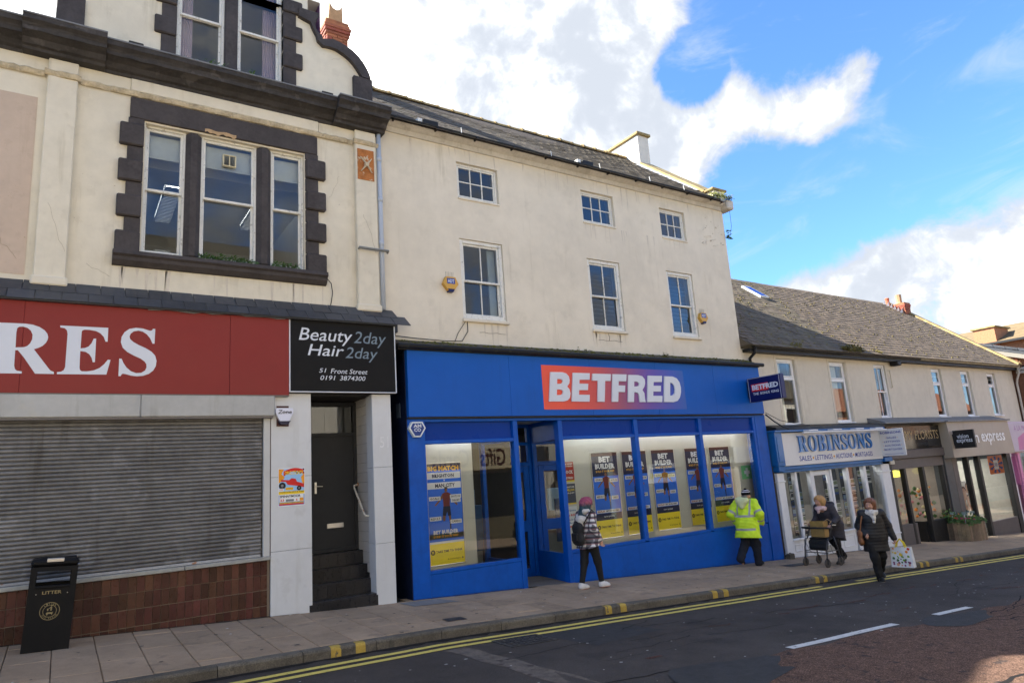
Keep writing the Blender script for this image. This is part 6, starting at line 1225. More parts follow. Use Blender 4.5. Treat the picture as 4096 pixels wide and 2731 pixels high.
part('roof', m, mat('tan_tile', (.16, .115, .06), .9, .2, 2, spots=.5, spotcol=(.18, .14, .08), spotscale=3, bump=.6, bscale=3, bstretch=(1, 8, 1)), FB); part('gutter', MB().box(47.8, 47.95, -6.3, 18.3, 7.82, 7.95), M_black, FB)
d = part('dormer', MB().box(48.0, 50, 6.4, 7.6, 7.8, 8.9), M_brick2, FB); part('dormer_cap', MB().box(47.9, 50.2, 6.3, 7.7, 8.9, 9.0), M_cope, d)
# unseen taller house, added to throw shade over the road
NH = thing('neighbour_house', 'unseen tall plain house added to shade the road', 'house', (-6.5, 3, gz(-6))); m = MB().box(-11, -1.92, .0, 8.5, -.5, 9.6); part('wall', m, M_cream3, NH); m = MB(); m.profx([(-.2, 9.55), (4.2, 13.6), (8.7, 9.55)], -11.2, -1.95); part('roof', m, M_slate, NH)
for x in (-9.5, -6.8, -4.1):
    for z in (1.2, 4.3, 7.2): f = part('window', frame_mb(MB(), x, x+1, z, z+1.6, -.04, .02, .07), M_wood, NH); part('pane', rect(MB(), x+.07, x+.93, z+.07, z+1.53, -.01), M_blueglass, f, recalc=False)

# ================================================================== the other side of the street (seen in the windows)
M_darkpane = mat('dark_pane', (.02, .022, .024), .08, .05, 1)
def opp(name, label, x0, x1, eave, ridge, mt, roofm, ww=1.0, fasc=(200, 195, 180), text=None):
    g0 = rz(x0, -9.2); t = thing(name, label, 'building', ((x0+x1)/2, -13.5, g0))
    part('wall', MB().box(x0+.01, x1-.01, -21, -13.0, -3.5, eave), mt, t); m = MB(); m.profx([(-12.75, eave), (-17, ridge), (-21.3, eave)], x0, x1); part('roof', m, roofm, t)
    n = max(1, int((x1-x0)/2.6)); st = (x1-x0)/n
    for i in range(n):
        cx = x0+st*(i+.5)
        for z in ((eave-1.9,) if eave < 6.5 else (eave-1.9, eave-4.4)):
            f = part('window', frame_mb(MB(), cx-ww/2, cx+ww/2, z, z+1.4, -13.0, -12.95, .08), M_wood, t); part('pane', rect(MB(), cx-ww/2+.08, cx+ww/2-.08, z+.08, z+1.32, -12.97), M_darkpane, f, recalc=False)
    fz = 2.15 if x0 < 20 else 1.7
    part('shop_fascia', MB().box(x0+.1, x1-.1, -13.0, -12.8, fz, fz+.85, .01), flat(name+'_f%d' % int(x0*10+200), fasc), t)
    part('shop_window', MB().box(x0+.4, x1-.4, -13.0, -12.93, g0+.7, fz-.15), M_darkpane, t); part('shop_riser', MB().box(x0+.3, x1-.3, -13, -12.85, g0-.3, g0+.68), flat(name+'_r%d' % int(x0*10+200), tuple(int(c*.5) for c in fasc)), t)
    if text:
        for s, a, b, z0, z1, col in text:
            part('lettering', text_into(MB(), s, a, b, z0, z1, -12.79, bold=.01, mirror=True), flat('ot_%d_%d_%d' % col, col), t, recalc=False)
    return t
M_ob = mat('buff_brick', (.42, .28, .15), .88, .2, 8)
opp('street_house', 'wide tall cream shop house facing the roller shutter across the road', -14, 3, 8.2, 12.0, M_cream, M_slate); opp('street_house', 'tall cream shop house with dark fascia across the road', 3, 8.2, 8.2, 12.0, M_cream3, M_slate, fasc=(60, 60, 66))
opp('street_house', 'card shop building with cream fascia reading Cards and Gifts', 8.2, 17.5, 6.2, 9.2, M_cream3, M_slate, fasc=(205, 190, 155), text=(('& Gifts', 13.9, 15.7, 2.28, 2.98, (70, 30, 30)), ('Cards', 11.8, 13.4, 2.28, 2.98, (70, 30, 30))))
opp('street_house', 'pale green club building with a CESTRIAN plaque', 17.5, 21, 6.4, 9.0, flat('pale_green_wall', (180, 186, 165), .85), M_slate, fasc=(196, 190, 170), text=(('CESTRIAN', 19.25, 20.4, 2.6, 2.8, (60, 60, 55)),))
opp('street_house', 'buff brick office building with a letting board', 21, 29.4, 6.0, 8.6, M_ob, M_slate, fasc=(90, 80, 66), text=(('Riverside O', 26.9, 29.1, 1.75, 2.05, (215, 215, 210)),))
opp('street_house', 'white painted shop building with orange brick chimney', 29.4, 40, 5.2, 7.6, M_cream, M_slate, fasc=(220, 220, 220)); opp('street_house', 'orange brick shop row with low roof', 40, 62, 4.4, 6.6, M_brick2, mat('red_tile_roof', (.26, .1, .05), .9, .2, 2), fasc=(215, 205, 190))
TB = thing('letting_board', 'white, blue and yellow TO LET board on the buff brick office', 'sign', (24, -12.9, 1.06)); part('board', MB().box(23.1, 24.8, -12.93, -12.78, 1.05, 1.93), M_whitev, TB)
m = MB(); m.quad((23.1, -12.776, 1.5), (24.8, -12.776, 1.5), (24.8, -12.776, 1.7), (23.1, -12.776, 1.7)); part('blue_band', m, flat('tb_blue', (40, 100, 190)), TB, recalc=False); m = MB(); m.quad((23.1, -12.776, 1.27), (24.8, -12.776, 1.27), (24.8, -12.776, 1.5), (23.1, -12.776, 1.5)); part('yellow_band', m, flat('tb_yellow', (200, 190, 60)), TB, recalc=False)
part('lettering', text_into(text_into(MB(), 'TO LET', 23.5, 24.4, 1.3, 1.46, -12.772, bold=.02, mirror=True), 'Sampson Moor', 23.2, 24.6, 1.74, 1.88, -12.772, mirror=True), M_black, TB, recalc=False)
part('chimney', MB().box(37.5, 38.4, -18, -16.5, 6.5, 9.0), M_brick2, bpy.data.objects['street_house.005'])
t = thing('ceiling_light', 'glowing ceiling panel added to brighten the florist shop', 'light', (22.4, 1.2, 1.38)); part('tray', MB().box(21.2, 23.6, .9, 1.5, 1.42, 1.448), M_upvc, t); part('diffuser', MB().box(21.25, 23.55, .95, 1.45, 1.405, 1.418), emis('fill_panel_glow3', (1, .96, .88), 3.0), t)  # ceiling panel added as fill for the florist interior
# ================================================================== people: smooth bodies grown from distance fields
class SDF:
    def __init__(s): s.p = []; s.cuts = []; s.warp = None
    def rc(s, a, b, ra, rb, k=.03, sc=(1, 1, 1)): s.p.append((np.array(a, float), np.array(b, float), ra, rb, k, np.array(sc, float))); return s
    def sp(s, c, r, k=.03, sc=(1, 1, 1)): return s.rc(c, c, r, r, k, sc)
    def chain(s, pts, rs, k=.03, sc=(1, 1, 1)):
        for i in range(len(pts)-1): s.rc(pts[i], pts[i+1], rs[i], rs[i+1], k, sc)
        return s
    def build(s, h):
        lo = np.min([np.minimum(a, b)-max(ra, rb)*sc.max() for a, b, ra, rb, k, sc in s.p], 0)-.06; hi = np.max([np.maximum(a, b)+max(ra, rb)*sc.max() for a, b, ra, rb, k, sc in s.p], 0)+.06
        n = np.ceil((hi-lo)/h).astype(int)+1; ax = [lo[i]+h*np.arange(n[i]) for i in range(3)]; A = np.full(n, 1e3, np.float32)
        for a, b, ra, rb, k, sc in s.p:
            m = max(ra, rb)*sc.max()+k+.04; l = np.minimum(a, b)-m; u = np.maximum(a, b)+m
            sl = tuple(slice(max(0, int((l[i]-lo[i])/h)), min(n[i], int((u[i]-lo[i])/h)+2)) for i in range(3))
            X, Y, Z = np.meshgrid(*[ax[i][sl[i]] for i in range(3)], indexing='ij', sparse=True)
            ab = (b-a)/sc; px, py, pz = (X-a[0])/sc[0], (Y-a[1])/sc[1], (Z-a[2])/sc[2]; L = float(ab@ab)
            t = np.clip((px*ab[0]+py*ab[1]+pz*ab[2])/L, 0, 1) if L > 1e-12 else 0*(px+py+pz)
            d = (np.sqrt((px-t*ab[0])**2+(py-t*ab[1])**2+(pz-t*ab[2])**2)-(ra+(rb-ra)*t))*sc.min()
            B = A[sl]; hh = np.clip(.5+.5*(d-B)/k, 0, 1); A[sl] = d+(B-d)*hh-k*hh*(1-hh)
        X, Y, Z = np.meshgrid(*ax, indexing='ij', sparse=True)
        if s.warp is not None: A = A+s.warp(X, Y, Z)
        for c in s.cuts: A = np.maximum(A, c(X, Y, Z))
        return snet(A, lo, h)
def snet(A, lo, h):
    S = A < 0; n = np.array(A.shape)-1
    c = np.zeros(n, np.int8)
    for i in (0, 1):
        for j in (0, 1):
            for k in (0, 1): c += S[i:i+n[0], j:j+n[1], k:k+n[2]]
    I = np.argwhere((c > 0) & (c < 8)); idx = np.full(n, -1, np.int32); idx[tuple(I.T)] = np.arange(len(I))
    acc = np.zeros((len(I), 3)); cnt = np.zeros(len(I))
    cor = [(i, j, k) for i in (0, 1) for j in (0, 1) for k in (0, 1)]
    for p in cor:
        for a in range(3):
            if p[a]: continue
            q = list(p); q[a] = 1; va = A[tuple((I+p).T)]; vb = A[tuple((I+q).T)]; m = (va < 0) != (vb < 0)
            t = np.where(m, va/np.where(m, va-vb, 1), 0); pos = np.tile(np.array(p, float), (len(I), 1)); pos[:, a] = t; acc[m] += pos[m]; cnt[m] += 1
    V = lo+h*(I+acc/cnt[:, None]); F = []
    for a in range(3):
        b, d = (a+1) % 3, (a+2) % 3
        s0 = [slice(1, -1)]*3; s0[a] = slice(0, -1); s1 = list(s0); s1[a] = slice(1, None)
        P = S[tuple(s0)]; Q = S[tuple(s1)]
        E = np.argwhere(P != Q); off = np.array([1, 1, 1]); off[a] = 0; E2 = E+off; flip = P[tuple(E.T)]
        def cell(db, dd):
            q = E2.copy(); q[:, b] -= db; q[:, d] -= dd; return idx[tuple(q.T)]
        q = np.stack([cell(0, 0), cell(1, 0), cell(1, 1), cell(0, 1)], 1); q[~flip] = q[~flip][:, ::-1]; F.append(q)
    F = np.concatenate(F); F = F[(F >= 0).all(1)]
    return V, F
def sdf_obj(name, sdf, h, mats, parent, mf=None, post=None):
    V, F = sdf.build(h)
    if post: V = post(V)
    me = bpy.data.meshes.new(name); me.vertices.add(len(V)); me.vertices.foreach_set('co', V.astype(np.float32).ravel()); me.loops.add(F.size); me.loops.foreach_set('vertex_index', F.astype(np.int32).ravel())
    me.polygons.add(len(F)); me.polygons.foreach_set('loop_start', np.arange(0, F.size, 4, dtype=np.int32)); me.polygons.foreach_set('loop_total', np.full(len(F), 4, np.int32)); me.polygons.foreach_set('use_smooth', np.ones(len(F), bool))
    if mf is not None: me.polygons.foreach_set('material_index', mf(V[F].mean(1)).astype(np.int32))
    me.update(calc_edges=True); me.validate()
    return link_obj(name, me, mats, parent)
def local(name, mb, mats, parent, smooth=False):
    return link_obj(name, mb.mesh(name, smooth=smooth), mats, parent)
def hand(s, wrist, d, side, curl=.6, r=.0085):
    # palm and five fingers; d points along the fingers, side is the thumb direction
    w = np.array(wrist, float); d = np.array(d, float); d /= np.linalg.norm(d); t = np.array(side, float); t -= d*(t@d); t /= np.linalg.norm(t); nrm = np.cross(d, t)
    pc = w+d*.05; s.rc(w, pc, .022, .026, .015); s.rc(pc-t*.018, pc+t*.018, .020, .020, .012)
    for i, (o, l) in enumerate(((.028, .066), (.010, .074), (-.009, .069), (-.027, .052))):
        a = pc+t*o+d*.02; b = a+(d*math.cos(curl*.6)+nrm*math.sin(curl*.6))*l*.5; c = b+(d*math.cos(curl*1.6)+nrm*math.sin(curl*1.6))*l*.5
        s.chain([a, b, c], [r+.001, r, r-.001], .006)
    a = w+d*.025+t*.02; b = a+(d*.6+t*.7)*.035; c = b+(d*.9+t*.1+nrm*.3)*.028; s.chain([a, b, c], [.012, .010, .009], .008)
def rotz(v, a): c, s_ = math.cos(a), math.sin(a); return np.array([v[0]*c-v[1]*s_, v[0]*s_+v[1]*c, v[2]])
SKIN = mat('skin', (.50, .28, .20), .55, .06, 30); M_eye = mat('eye_dark', (.03, .02, .02), .3, 0); M_lip = mat('lip', (.36, .13, .11), .5, 0)
def head_prims(s, hc, yaw):
    P = lambda *v: np.array(hc)+rotz(v, yaw)
    s.rc(P(-.02, 0, .03), P(.015, 0, .035), .083, .080, .03); s.rc(P(.028, 0, .0), P(.036, 0, -.075), .066, .040, .03); s.rc(P(.094, 0, .0), P(.107, 0, -.032), .009, .013, .012); s.rc(P(.078, -.03, .022), P(.078, .03, .022), .012, .012, .02)
    for q in (-1, 1): s.sp(P(-.005, q*.080, -.012), .019, .01, ); s.sp(P(.062, q*.036, -.03), .026, .03)
    s.rc(P(-.025, 0, -.05), P(-.04, 0, -.17), .052, .056, .03); return P
def face_bits(P, parent):
    for q in (-1, 1):
        m = MB(); c = P(.083, q*.031, .002); m.lathe([(.0095*math.sin(t), -.0095*math.cos(t)) for t in np.linspace(.1, 3.04, 6)], c, 8); local('eye', m, M_eye, parent, True)
        local('eyebrow', MB().tube([P(.088, q*.018, .022), P(.088, q*.034, .026), P(.078, q*.048, .02)], .004, 5), flat('brow', (80, 56, 44)), parent)
    local('mouth', MB().tube([P(.076, -.022, -.062), P(.087, 0, -.060), P(.076, .022, -.062)], .006, 6), M_lip, parent)
def person(label, loc, heading, H, J, garm):
    # J: joint positions for a 1.65 m figure, scaled to H
    k = H/1.65; root = thing('person', label, 'person', loc); root.rotation_euler = (0, 0, heading)
    J = {n: np.array(v, float)*k if len(v) == 3 else v for n, v in J.items()}
    b = SDF(); P = head_prims(b, J['head'], J['hyaw'][0])
    b.chain([J['pelvis'], J['waist'], J['chest']], [.125, .115, .125], .05, (.8, 1.15, 1)); b.rc(J['shR'], J['shL'], .055, .055, .05); b.rc(J['chest'], J['head']-np.array([.04, 0, .16]), .1, .055, .05)
    for q in 'LR':
        b.chain([J['sh'+q], J['el'+q], J['wr'+q]], [.05, .041, .027], .03); hand(b, J['wr'+q], J['hd'+q], J['td'+q], J.get('curl'+q, (.7,))[0])
        b.chain([J['hip'+q], J['kn'+q], J['an'+q]], [.085, .055, .038], .04); b.rc(J['an'+q]-np.array([0, 0, .03]), J['an'+q]+J['ft'+q]*.12-np.array([0, 0, .045]), .035, .028, .03)
    sdf_obj('body', b, .0068, SKIN, root); face_bits(P, root); garm(root, J, P, k); return root
def shoes(root, J, mt, sole, big=1.0):
    for q in 'LR':
        a = J['an'+q]; f = J['ft'+q]; up = np.array([0, 0, 1.0]); s = SDF(); s.chain([a+up*-.0, a-up*.03, a+f*.10-up*.048, a+f*.155-up*.055], [.048*big, .05*big, .043*big, .034*big], .03)
        zf = f[2]; base = a-up*.085
        s.cuts.append(lambda X, Y, Z, a=a, f=f: (a[2]-.078+(X-a[0])*0)-Z+f[2]*((X-a[0])*f[0]+(Y-a[1])*f[1]))
        o = sdf_obj('shoe', s, .008, [mt, sole], root, lambda c, a=a, f=f: (c[:, 2] < a[2]-.062+f[2]*((c[:, 0]-a[0])*f[0]+(c[:, 1]-a[1])*f[1])).astype(int))
def wr(amp, fx=23, fz=17, ph=0): return lambda X, Y, Z: amp*(np.sin(fx*X+9*Z+ph)*np.sin(fz*Z+11*Y+ph)+.6*np.sin(31*Y+14*Z-7*X+ph)+.7*np.abs(np.sin(26*Z+19*X-13*Y+2.5*np.sin(7*Z+5*Y))))
def trousers(root, J, mt, r=(.115, .085, .062), hem=.03, name='trousers', top=None, amp=.007):
    s = SDF(); s.rc(J['pelvis']+np.array([0, 0, .06]), J['pelvis']-np.array([0, 0, .04]), .14, .15, .05, (.85, 1.1, 1))
    for q in 'LR':
        d = (J['an'+q]-J['kn'+q]); e = J['an'+q]-d/np.linalg.norm(d)*hem; s.chain([J['hip'+q], J['kn'+q], e], [r[0], r[1], r[2]], .045)
    s.warp = wr(amp); return sdf_obj(name, s, .009, mt, root)
def coat(root, J, mt, hem, rs=(.15, .15, .16, .16), flare=.0, sl=(.075, .062, .05), amp=.005, name='coat', mf=None, extra=None, h=.009, cuff=.0, sy=1.22, sx=.82, hemslope=0.0):
    s = SDF(); p = J['pelvis']; z = np.array([0, 0, 1.0])
    low = np.array([p[0]*.9, p[1], hem-.08]); s.chain([J['chest'], J['waist'], p, low], [rs[0], rs[1], rs[2], rs[3]+flare], .06, (sx, sy, 1)); s.rc(J['shR'], J['shL'], .072, .072, .06); s.rc(J['chest'], J['chest']+(J['shR']+J['shL'])/2*0+z*.12, .12, .085, .05)
    for q in 'LR':
        d = J['wr'+q]-J['el'+q]; e = J['wr'+q]-d/np.linalg.norm(d)*cuff; s.chain([J['sh'+q], J['el'+q], e], sl, .035)
    if extra: extra(s)
    s.warp = wr(amp) if not callable(amp) else amp
    zf = hem; s.cuts.append(lambda X, Y, Z: np.where((Z < hem+.35) & (np.abs(Y-p[1]) < .40), (hem-Z)+hemslope*(X-p[0]), -1.0) if True else Z)
    return sdf_obj(name, s, h, mt, root, mf)
def Jn(**k): return {n: (v if hasattr(v, '__len__') else (v,)) for n, v in k.items()}
# --- person in checked jacket and leggings
pl = bpy.data.materials.new('plaid_flannel'); pl.use_nodes = True; nt = pl.node_tree; tcn = nd(nt, 'ShaderNodeTexCoord'); sep = nd(nt, 'ShaderNodeSeparateXYZ'); nt.links.new(tcn.outputs['Object'], sep.inputs[0])
def band(v, fr, ph=0.0, lo=.0, hi=.35): return sstep(nt, math_n(nt, 'SINE', math_n(nt, 'ADD', math_n(nt, 'MULTIPLY', v, fr), ph)), lo, hi)
hx = math_n(nt, 'ADD', sep.outputs[0], sep.outputs[1]); b1 = band(sep.outputs[2], 72); b2 = band(hx, 72, 1.0)
c = mixc(nt, b1, (.70, .68, .68), (.13, .12, .14)); c2 = mixc(nt, math_n(nt, 'MULTIPLY', b2, .82), c, (.02, .02, .03)); c3 = mixc(nt, math_n(nt, 'MULTIPLY', band(sep.outputs[2], 72, 1.6, .9, .97), .8), c2, (.30, .08, .10)); nt.links.new(c3, nt.nodes['Principled BSDF'].inputs['Base Color']); nt.nodes['Principled BSDF'].inputs['Roughness'].default_value = .9
hm = bpy.data.materials.new('pink_teal_hair'); hm.use_nodes = True; nt = hm.node_tree; tcn = nd(nt, 'ShaderNodeTexCoord'); sep = nd(nt, 'ShaderNodeSeparateXYZ'); nt.links.new(tcn.outputs['Object'], sep.inputs[0]); nz = noise3(nt, tcn.outputs['Object'], 40, 3, .5)
f = sstep(nt, math_n(nt, 'ADD', sep.outputs[2], math_n(nt, 'MULTIPLY', math_n(nt, 'SUBTRACT', nz, .5), .12)), 1.43, 1.515); nt.links.new(mixc(nt, f, (.010, .045, .062), (.30, .05, .095)), nt.nodes['Principled BSDF'].inputs['Base Color']); nt.nodes['Principled BSDF'].inputs['Roughness'].default_value = .5
def hair(root, P, mt, long=0.0, fringe=True, vol=.0, tail=0.0):
    s = SDF(); s.rc(P(-.03, 0, .04), P(.012, 0, .045), .094+vol, .090+vol, .03); s.rc(P(-.05, 0, .0), P(-.055-.45*long, 0, -.06-long), .085+vol, .07+vol*.6, .04)
    for q in (-1, 1): s.rc(P(-.01, q*.07, .02), P(-.015-.02*tail, q*.078, -.06-long*.85), .038, .030, .03)
    if fringe: s.rc(P(.06, -.04, .07), P(.065, .045, .065), .030, .030, .03)
    c = P(.115, 0, -.035); s.cuts.append(lambda X, Y, Z: .082-np.sqrt((X-c[0])**2+(Y-c[1])**2+((Z-c[2])*.8)**2)); s.warp = lambda X, Y, Z: .004*np.sin(150*Y+40*X)+.003*np.sin(60*Z+90*X)
    return sdf_obj('hair', s, .008, mt, root)
def g1(root, J, P, k):
    trousers(root, J, mat('black_leggings', (.012, .012, .013), .75, .1, 20), (.106, .069, .046), .0, 'leggings', amp=.001)
    coat(root, J, pl, .775*k, (.15, .15, .17, .20), .02, (.075, .068, .055), .006, 'checked_jacket', cuff=.02, hemslope=.25)
    hair(root, P, hm, .19, True, .010, 1.5)
    s = SDF(); a = J['chest']; s.rc(a+np.array([-.13, .07, .04]), a+np.array([-.13, -.07, .03]), .06, .06, .04); s.rc(a+np.array([-.15, 0, .03]), a+np.array([-.17, -.02, -.06]), .075, .05, .05); s.rc(a+np.array([-.04, -.1, .18]), a+np.array([-.1, -.07, .17]), .035, .05, .04); s.warp = wr(.005); sdf_obj('hood', s, .009, mat('cream_fleece', (.62, .57, .50), .95, .1, 20), root)
    shoes(root, J, mat('white_trainer', (.66, .64, .60), .6, .1, 20), flat('peach_sole', (200, 150, 130)), 1.12)
    gl = MB()
    for q in (-1, 1): gl.tube([P(.098+.0*t, q*.034+.02*math.cos(t), .004+.017*math.sin(t)) for t in np.linspace(0, 6.28, 12)], .003, 5)
    gl.tube([P(.098, -.014, .006), P(.102, 0, .008), P(.098, .014, .006)], .003, 5)
    for q in (-1, 1): gl.tube([P(.096, q*.054, .006), P(.0, q*.086, .004)], .003, 5)
    local('glasses', gl, M_black, root)
p1 = person('person with pink and teal hair, checked jacket and black leggings walking past the shop', (8.06, -1.10, gz(8.06, -1.10)+.0), math.radians(6), 1.57, Jn(
    pelvis=(0, 0, .92), waist=(0, 0, 1.05), chest=(.01, 0, 1.24), head=(.05, 0, 1.535), hyaw=-.08, shL=(0, .165, 1.36), shR=(0, -.165, 1.36), elL=(-.06, .22, 1.10), elR=(-.04, -.22, 1.10), wrL=(.06, .20, .90), wrR=(.10, -.23, .88),
    hdL=(.2, 0, -1), hdR=(.25, 0, -1), tdL=(1, -.2, 0), tdR=(1, .2, 0), hipL=(0, .085, .89), hipR=(.01, -.085, .89), knL=(-.06, .08, .49), knR=(.13, -.085, .49), anL=(-.19, .07, .088), anR=(.19, -.09, .088), ftL=(1, .05, 0), ftR=(1, -.08, 0.0)), g1)
# --- person in yellow high-visibility coat
def g2(root, J, P, k):
    trousers(root, J, mat('navy_trousers', (.012, .014, .022), .85, .1, 20), (.125, .105, .088), -.03, amp=.007)
    hv = [mat('hi_vis_yellow', (.62, .86, .035), .6, .06, 12), mat('reflective_tape', (.36, .36, .38), .45, .05, 10)]
    hv[0].node_tree.nodes['Principled BSDF'].inputs['Subsurface Weight'].default_value = 0
    def mf(c):
        z = c[:, 2]/k; y = c[:, 1]; x = c[:, 0]; tor = np.abs(y) < .24
        m = (tor & (((z > .775) & (z < .825)) | ((z > 1.06) & (z < 1.11)))) | ((z > 1.085) & (z < 1.45) & (np.abs(np.abs(y)-.145) < .022) & (x < J['chest'][0]-.02))
        for q in 'LR':
            e, w_, s_ = J['el'+q], J['wr'+q], J['sh'+q]
            for a, b, t0, t1 in ((s_, e, .72, .9), (e, w_, .45, .62)):
                ab = b-a; t = ((c-a)@ab)/(ab@ab); d = np.linalg.norm(c-a-np.outer(t, ab), axis=1); m |= (t > t0) & (t < t1) & (d < .115) & (np.abs(y) > .20)
        return m.astype(int)
    coat(root, J, hv, .60*k, (.19, .20, .215, .235), .035, (.098, .088, .072), .009, 'high_visibility_coat', mf, None, .010, .0, 1.18, .92, -.12)
    s = SDF(); a = J['chest']; s.rc(a+np.array([-.15, .10, .20]), a+np.array([-.15, -.10, .20]), .06, .06, .05); s.rc(a+np.array([-.17, .05, .16]), a+np.array([-.19, 0, .06]), .08, .05, .06); s.rc(a+np.array([-.17, -.05, .16]), a+np.array([-.19, 0, .06]), .08, .05, .06); s.warp = wr(.006); sdf_obj('hood', s, .009, mat('hood_lining', (.62, .66, .36), .7, .08, 14), root)
    s = SDF(); s.rc(P(-.02, 0, .045), P(.015, 0, .05), .093, .090, .03); s.sp(P(-.01, 0, .145), .028, .02); cc = P(0, 0, .012); s.cuts.append(lambda X, Y, Z: cc[2]-Z); sdf_obj('beanie', s, .007, [flat('beanie_black', (18, 17, 20), .95), flat('beanie_white', (205, 200, 208), .95)], root, lambda c: ((c[:, 2]-cc[2] > .055) & (((c[:, 2]-cc[2])*1000 % 34) < 15) & (c[:, 2]-cc[2] < .125)).astype(int))
    s = SDF(); s.rc(P(-.06, .03, -.01), P(-.06, -.03, -.01), .05, .05, .03); s.warp = wr(.002); sdf_obj('hair', s, .008, flat('grey_hair', (130, 122, 116), .9), root)
    shoes(root, J, mat('black_boot', (.014, .013, .013), .6, .1, 20), M_black, 1.15)
p2 = person('person in yellow high-visibility coat and striped beanie walking by the blue shopfront', (13.10, -.66, gz(13.10, -.66)), math.radians(14), 1.66, Jn(
    pelvis=(-.02, 0, .90), waist=(.0, 0, 1.04), chest=(.04, 0, 1.24), head=(.13, -.01, 1.52), hyaw=-.35, shL=(.05, .20, 1.37), shR=(.05, -.20, 1.37), elL=(-.06, .33, 1.12), elR=(-.03, -.34, 1.12), wrL=(.12, .30, .92), wrR=(.18, -.27, .92),
    hdL=(.8, -.4, -.6), hdR=(.8, .4, -.6), tdL=(0, -.2, 1), tdR=(0, .2, 1), hipL=(-.02, .09, .88), hipR=(-.02, -.09, .88), knL=(.02, .10, .50), knR=(.10, -.10, .49), anL=(-.33, .10, .20), anR=(.10, -.11, .088), ftL=(.8, .05, -.6), ftR=(1, -.15, 0)), g2)
# --- person pushing a walking frame
def scarf(root, J, P, mt, r=.055, vfall=.0):
    s = SDF(); n = 10; c = P(-.02, 0, -.145)
    for i in range(n):
        a0, a1 = 2*math.pi*i/n, 2*math.pi*(i+1)/n; s.rc(c+np.array([.075*math.cos(a0), .085*math.sin(a0), .01*math.sin(a0*2)]), c+np.array([.075*math.cos(a1), .085*math.sin(a1), 0]), r*.8, r*.8, .03)
    s.rc(c+np.array([.085, 0, -.01]), c+np.array([.115, 0, -.08-vfall]), r*.9, r*.55, .04); s.warp = wr(.007, 60, 50); return sdf_obj('scarf', s, .008, mt, root)
def g3(root, J, P, k):
    trousers(root, J, mat('black_trousers', (.011, .011, .012), .8, .1, 20), (.11, .078, .058), -.01)
    coat(root, J, mat('charcoal_coat', (.045, .042, .052), .75, .15, 20), .56*k, (.165, .165, .185, .20), .01, (.082, .07, .055), lambda X, Y, Z: .0015*np.sin(70*Z)+.004*np.sin(23*X+9*Z)*np.sin(17*Z+11*Y), 'coat', cuff=.02, hemslope=.35)
    hair(root, P, mat('ginger_hair', (.42, .24, .09), .6, .2, 60), .0, True, .012); scarf(root, J, P, mat('pink_white_scarf', (.58, .42, .42), .9, .35, 25, spots=.6, spotcol=(.45, .12, .16), spotscale=18))
    s = SDF(); a = J['chest']; s.rc(a+np.array([-.14, .09, .17]), a+np.array([-.14, -.09, .17]), .06, .06, .05); s.warp = wr(.004); sdf_obj('hood', s, .009, MATS['charcoal_coat'], root); shoes(root, J, mat('brown_black_shoe', (.03, .027, .024), .6, .1, 20), M_black, 1.05)
p3 = person('person with ginger hair and dark coat leaning on a wheeled walking frame', (14.82, -1.66, gz(14.82, -1.66)), math.radians(178), 1.60, Jn(
    pelvis=(-.02, 0, .89), waist=(.08, 0, 1.02), chest=(.19, 0, 1.19), head=(.36, 0, 1.44), hyaw=-.15, shL=(.22, .175, 1.30), shR=(.22, -.175, 1.30), elL=(.18, .27, 1.05), elR=(.18, -.27, 1.05), wrL=(.42, .25, .915), wrR=(.42, -.25, .915),
    hdL=(1, 0, -.15), hdR=(1, 0, -.15), tdL=(0, -1, .1), tdR=(0, 1, .1), curlL=1.2, curlR=1.2, hipL=(-.03, .09, .87), hipR=(-.03, -.09, .87), knL=(.07, .09, .47), knR=(-.06, -.09, .49), anL=(.0, .09, .088), anR=(-.40, -.09, .14), ftL=(1, 0, 0), ftR=(.93, 0, -.35)), g3)
# --- person in black quilted coat crossing
def g4(root, J, P, k):
    trousers(root, J, mat('black_trousers', (.011, .011, .012), .8, .1, 20), (.115, .088, .072), -.03)
    bc = mat('black_quilted_nylon', (.013, .013, .015), .5, .15, 20, spec=.35)
    coat(root, J, bc, .60*k, (.165, .16, .18, .19), .005, (.082, .072, .058), lambda X, Y, Z: .0035*np.abs(np.sin(np.pi*(Z+.0*X)/.06))+.003*np.sin(23*X+9*Z)*np.sin(17*Z+11*Y), 'quilted_coat', cuff=.01)
    hair(root, P, mat('auburn_hair', (.16, .065, .032), .5, .25, 60), .07, True, .012); scarf(root, J, P, mat('speckled_scarf', (.60, .58, .54), .9, .1, 20, spots=.9, spotcol=(.06, .055, .05), spotscale=42), .06, .09); shoes(root, J, M_black, flat('grey_sole', (120, 118, 112)), 1.05)
wl = (13.52, -3.34); hd4 = math.radians(218)
p4 = person('person with auburn hair, black quilted coat and speckled scarf stepping off the kerb', (wl[0], wl[1], rz(*wl)), hd4, 1.56, Jn(
    pelvis=(0, 0, .91), waist=(.01, 0, 1.05), chest=(.02, 0, 1.24), head=(.06, 0, 1.535), hyaw=-.45, shL=(.01, .18, 1.36), shR=(.01, -.18, 1.36), elL=(-.05, .29, 1.10), elR=(-.08, -.27, 1.10), wrL=(-.02, .36, .83), wrR=(.13, -.20, .93),
    hdL=(.1, .1, -1), hdR=(.75, .55, -.35), tdL=(1, 0, 0), tdR=(.2, .3, 1), curlL=1.5, curlR=1.0, hipL=(0, .09, .88), hipR=(0, -.09, .88), knL=(-.06, .085, .50), knR=(.10, -.075, .49), anL=(-.33, .06, .16), anR=(.06, -.03, .088), ftL=(.9, .1, -.42), ftR=(1, .15, 0)), g4)
